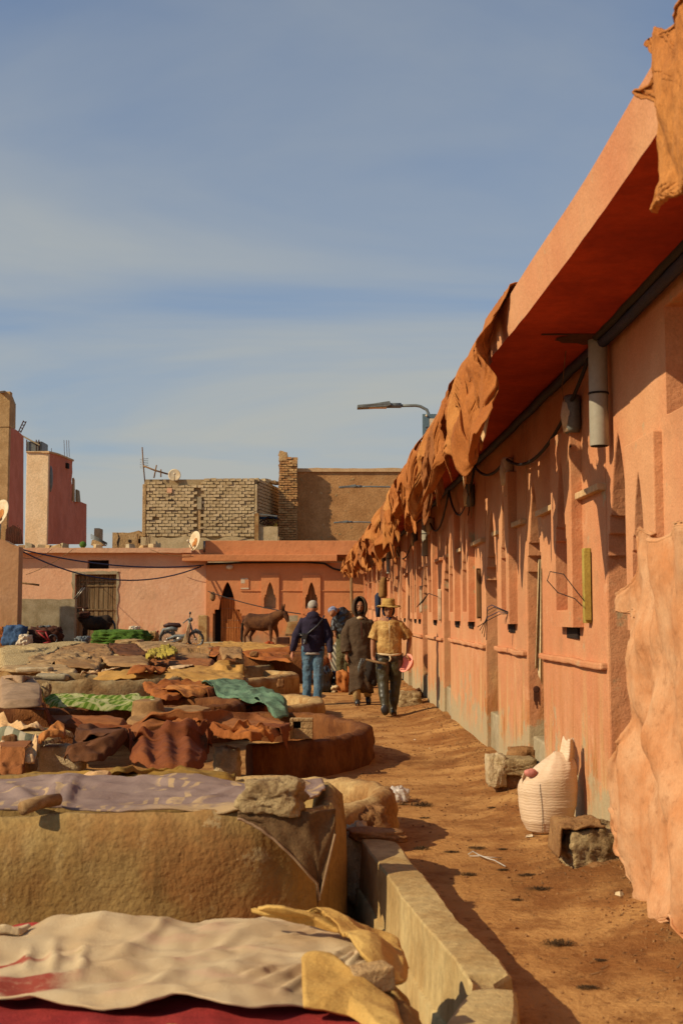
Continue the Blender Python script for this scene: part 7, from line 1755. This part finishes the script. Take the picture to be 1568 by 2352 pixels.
# third animal, only head in view
g3 = D(768, 1440, 27.5); dk3 = thing('mule', 'dark grey mule with a bridle, head just left of the bending man', 'mule', (g3.x, 27.5, gz(0, 27.5)))
Td3 = lambda v: Vector((g3.x + .88 - v.x * 1.0 + v.y * .1, 27.9 + v.y + v.x * .15, gz(0, 27.5) + v.z * .93))
equine(dk3, Td3, simple('grey mule coat', (.07, .06, .055), (.04, .033, .03), 4), DCOAT, BLK, headup=-.06)
pa, pb = Td3(Vector((.97, -.1, 1.1))), Td3(Vector((.97, .1, 1.1))); 
MB().tube([Td3(Vector((.86, -.12, 1.3))), Td3(Vector((.98, -.10, 1.08))), Td3(Vector((1.02, -.02, 1.02)))], .012, 6).build('bridle', STEEL, dk3)
q = D(784, 1560, 26.5); o = MB(); o.loft([(q.x - .05, 26.3, q.z - .05, .18, .16), (q.x - .05, 26.3, q.z + .25, .27, .22), (q.x - .03, 26.3, q.z + .55, .26, .22), (q.x, 26.3, q.z + .8, .14, .12), (q.x + .02, 26.3, q.z + .88, .04, .04)], 18)
sm_ = NT('striped sacking', .9, .1); ws = sm_.n.new('ShaderNodeTexWave'); sm_.l.new(sm_.mapping((1, 1, .6), (0, .8, 0)), ws.inputs[0]); ws.inputs['Scale'].default_value = 5; ws.inputs['Distortion'].default_value = 2
sm_.color(sm_.mix(sm_.rng(ws.outputs['Fac'], .55, .65), (.09, .08, .065), (.34, .30, .22)))
tag(o.build('striped_bundle', sm_.m, disp=(.10, .15)), 'grey striped sack bundle on the ground behind the hooded man', 'bundle')
for i, (x0, x1_, y_, m, lab) in enumerate([(730, 762, 1600, BLK, 'dark rubbish heap right of the navy man legs'), (762, 800, 1605, BLK, 'low black sacking heap under the striped bundle'), (735, 792, 1580, WHITEP, 'white plastic strip lying behind the walking men'), (758, 780, 1592, CREAMC, 'pale rags on the ground behind the walking men'), (735, 760, 1560, H_RED, 'rust red heap behind the navy man'), (798, 812, 1545, H_ORB, 'orange clay lump behind the hooded man'), (770, 800, 1530, H_RUST, 'orange brown clay heap under the bending man')]):
    q0 = D(x0, y_, 23.5 + .5 * (i % 3)); q1 = D(x1_, y_, q0.y); w_ = q1.x - q0.x; hh = [.55, .42, .08, .16, .7, .5, .45][i]
    rock('heap', ((q0.x + q1.x) / 2, q0.y + .2, gz(0, q0.y) + hh * .35), (w_, .5, hh), m, lab, 'heap', seed=60 + i, amp=.35, rough_=.12, n=36)
# wooden trestle with board and black cloth by the donkey
q = D(690, 1470, 38); tr = thing('trestle', 'wooden trestle stand with a board between the donkey and the navy man', 'trestle', (q.x, 38, gz(0, 38)))
def px(x, y_, dy=0): return D(x, y_, 38 + dy)
MB().tube([px(686, 1478), px(690, 1418)], .05, 6).build('post', WOOD, tr)
for a_, b_ in [((676, 1478), (690, 1450)), ((700, 1478), (686, 1450)), ((724, 1478), (712, 1446))]: MB().tube([px(*a_), px(*b_)], .045, 6).build('leg', WOOD, tr)
mb = MB(); mb.poly([px(655, 1455), px(662, 1428), px(688, 1428), px(684, 1455)], (0, .05, 0)); mb.build('board', CLAYP, tr)
MB().bb(px(655, 1457).x, px(730, 1457).x, 37.9, 38.3, px(0, 1461).z, px(0, 1456).z).build('plank', WOOD, tr)
mb = MB(); mb.poly([px(664, 1428, .1), px(664, 1414, .1), px(684, 1413, .1), px(684, 1427, .1)], (0, .04, 0)); mb.build('pale_board', CEMENT, tr)
o = MB().grid(lambda u, v: px(692 + 17 * u, 1421 + 26 * v + 3 * nz(u * 4, v), .05 * math.sin(u * 14)), 20, 12).build('black_cloth', BLK, solid=.01); tag(o, 'black cloth hanging on the trestle right of its post', 'cloth')
tag(MB().bb(px(640, 0).x, px(668, 0).x, 38.6, 39, gz(0, 38), gz(0, 38) + .55).build('crate', DARK, bevel=.02), 'dark crate behind the donkey forelegs', 'crate')
tag(rock('heap', (px(616, 0).x, 40, .35), (.35, .3, .5), simple('orange plastic', (.6, .12, .03)), 'orange red object seen between the donkey legs', 'heap', seed=71), None, None)
tag(MB().loft([(px(730, 0).x, 38, px(0, 1452).z, .3, .2), (px(730, 0).x, 38, px(0, 1440).z, .25, .2), (px(730, 0).x, 38, px(0, 1436).z, .1, .1)], 12).build('white_bundle', CREAMC, disp=(.1, .2)), 'white bundle on the trestle plank beside the navy man', 'bundle')
tag(MB().tube([px(752, 1445, -10), px(806, 1403, -10)], .02, 6).build('line_pole', WOOD), 'thin line running up behind the bending man', 'line')
tag(MB().tube([D(806, 1475, 47), D(808, 1400, 47), D(806, 1320, 47)], [.07, .06, .06], 8).build('corner_post', WOOD), 'crooked wooden post in the far corner of the alley', 'post')

# ================================================================== MOPED
Ym = 44.0; mo = thing('moped', 'old moped with cream leg shield parked in front of the pink house', 'moped', (D(415, 1410, Ym).x, Ym, gz(-6, Ym)))
def mp_(x, y_, dy=0): return D(x, y_, Ym + dy)
rw_ = mp_(385, 1462); fw = mp_(450, 1462); rr_ = 17 * Ym / F
zsh = gz(-6, Ym) + rr_ + .03 - rw_.z; off = Vector((0, 0, zsh))
for c_ in (rw_, fw):
    c_ = c_ + off; pts = [c_ + Vector((rr_ * math.cos(a), 0, rr_ * math.sin(a))) for a in np.linspace(0, 2 * PI, 28)]
    w_ = MB().tube(pts, .035, 8).build('wheel', BLK, mo)
    MB().tube([c_ + Vector(((rr_ - .05) * math.cos(a), 0, (rr_ - .05) * math.sin(a))) for a in np.linspace(0, 2 * PI, 24)], .014, 6).build('rim', STEEL, w_)
    mb = MB()
    for k in range(10): a = PI * 2 * k / 10; mb.tube([c_, c_ + Vector(((rr_ - .05) * math.cos(a), 0, (rr_ - .05) * math.sin(a)))], .006, 4)
    mb.tube([c_ + Vector((0, -.06, 0)), c_ + Vector((0, .06, 0))], .04, 8); mb.build('spokes', STEEL, w_)
o_ = lambda x, y_, dy=0: mp_(x, y_, dy) + off
MB().tube([o_(368, 1455), o_(376, 1440), o_(392, 1437), o_(402, 1450)], [.04, .06, .06, .05], 8).build('rear_fender', METALG, mo)
mb = MB(); mb.tube([o_(376, 1432), o_(388, 1429), o_(412, 1430), o_(416, 1433)], [.05, .085, .085, .04], 12); mb.build('seat', simple('seat vinyl', (.08, .035, .025), rough=.5), mo)
mb = MB(); mb.tube([o_(376, 1440), o_(395, 1437), o_(408, 1440)], [.05, .10, .08], 10); mb.build('side_panel', METALG, mo)
mb = MB(); mb.tube([o_(385, 1462), o_(402, 1455), o_(422, 1456), o_(428, 1450)], [.04, .07, .08, .04], 8); mb.build('frame', METALG, mo)
mb = MB(); mb.ball(o_(413, 1462), (.14, .1, .12), 12, 8); mb.tube([o_(415, 1461), o_(425, 1458)], .06, 8); mb.build('engine', STEEL, mo)
MB().tube([o_(366, 1468, -.1), o_(400, 1468, -.1), o_(410, 1466, -.1)], [.04, .035, .02], 8).build('exhaust', STEEL, mo)
mb = MB(); mb.poly([o_(419, 1470, -.12), o_(427, 1446, -.14), o_(433, 1424, -.1), o_(438, 1424, -.08), o_(436, 1440, -.12), o_(431, 1468, -.12), o_(426, 1474, -.1)], (0, .26, 0)); mb.build('leg_shield', CREAMC, mo, bevel=.02)
MB().tube([o_(434, 1418), o_(441, 1440), o_(450, 1462)], [.04, .035, .03], 8).build('fork', METALG, mo)
MB().tube([o_(438, 1447), o_(450, 1440), o_(464, 1446)], [.02, .05, .02], 8).build('front_fender', METALG, mo)
mb = MB(); mb.tube([o_(421, 1425, -.25), o_(432, 1416, -.1), o_(438, 1414, .1), o_(433, 1418, .3)], .02, 6); mb.build('handlebar', METALG, mo)
MB().ball(o_(438, 1417), (.09, .08, .08), 12, 8).build('headlight', METALG, mo)
mb = MB(); mb.tube([o_(436, 1412), o_(437, 1402)], .015, 5); mb.ball(o_(437, 1402), (.04, .02, .06), 8, 6); mb.build('mirror', BLK, mo)
MB().ball(o_(363, 1444), (.04, .04, .04), 8, 6).build('tail_light', simple('red lens', (.3, .02, .01), rough=.3), mo)

# ================================================================== YARD CLUTTER AT THE BACK LEFT
def heapf(name, x0, x1_, ytop, ybot, Yq, mat, label, cat, seed, amp=.25, rough_=.12, dep=.8, n=60, dz=0):
    a_ = D(x0, ybot, Yq); b_ = D(x1_, ytop, Yq); w_ = b_.x - a_.x; hh = b_.z - a_.z
    return rock(name, ((a_.x + b_.x) / 2, Yq, a_.z + hh * .42 + dz), (w_, dep, hh * 1.15), mat, label, cat, seed=seed, amp=amp, rough_=rough_, n=n, boxy=.6)
heapf('green_heap', 214, 344, 1446, 1482, 41.5, GREENH, 'bright green dyed wool heap in front of the dark donkey', 'wool heap', 80, .12, .10, 1.6, 90)
heapf('tan_heap', 266, 330, 1468, 1486, 40, SANDC, 'pale tan mound in front of the green wool heap', 'heap', 81, .12, .06, 1.2)
heapf('white_lump', 298, 320, 1438, 1452, 43, WHITEP, 'small white sack top behind the green wool heap', 'sack', 82, .15)
heapf('basket', 336, 364, 1450, 1476, 44.5, CLAYP, 'round tan basket right of the green wool heap', 'basket', 83, .08)
heapf('blue_tarp', 8, 62, 1436, 1482, 42.6, BLUEC, 'blue tarpaulin heap at the left corner', 'tarpaulin', 84, .22, .10)
heapf('white_cloth', 44, 72, 1458, 1484, 42.0, WHITEP, 'ragged white cloth hanging from the blue tarpaulin', 'cloth', 85, .3)
heapf('orange_box', 2, 30, 1440, 1480, 43.3, H_ORB, 'rust coloured bundle behind the blue tarpaulin', 'bundle', 86)
heapf('junk_heap', 70, 140, 1440, 1482, 43.3, DARK, 'dark junk heap right of the blue tarpaulin', 'heap', 87, .35, .2)
heapf('grey_bags', 95, 118, 1437, 1450, 43.6, METALG, 'grey plastic bags on top of the dark junk heap', 'bags', 88, .4, .2)
heapf('grey_rags', 176, 205, 1462, 1482, 43.5, METALG, 'grey rags at the feet of the dark donkey', 'rags', 89, .3, .2)
bf = thing('bicycle_frame', 'red bicycle frame lying in the dark junk heap', 'bicycle frame', tuple(D(105, 1460, 42.4)))
for a_, b_ in [((84, 1449), (105, 1451)), ((105, 1451), (116, 1475)), ((88, 1452), (112, 1472)), ((100, 1478), (118, 1474))]: MB().tube([D(a_[0], a_[1], 42.4), D(b_[0], b_[1], 42.4)], .03, 6).build('tube', simple('red frame paint', (.35, .03, .03), rough=.5), bf)
MB().tube([D(122 + 10 * math.cos(a), 1468 + 10 * math.sin(a), 42.4) for a in np.linspace(0, 2 * PI, 20)], .02, 5).build('wheel', BLK, bf)
for i, (x, y_, w_, l) in enumerate([(355, 1495, 34, 'leftmost'), (378, 1490, 26, 'upper middle'), (395, 1494, 30, 'rightmost'), (372, 1502, 26, 'lowest'), (345, 1503, 22, 'lower left')]):
    q = D(x, y_, 38.5); drape('yellow_hide', [(x - w_ / 2, y_ + 3, .58), (x - w_ / 4, y_ - 3, .68), (x + w_ / 4, y_ - 4, .68), (x + w_ / 2, y_ + 2, .6), (x, y_ + 6, .52)], YELHIDE, 'yellow dyed hide scrap below the moped, %s of the cluster' % l, 'hide', seed=90 + i, rings=14, seg=60, amp=.06, wr=.08, group='yellow hide scraps')
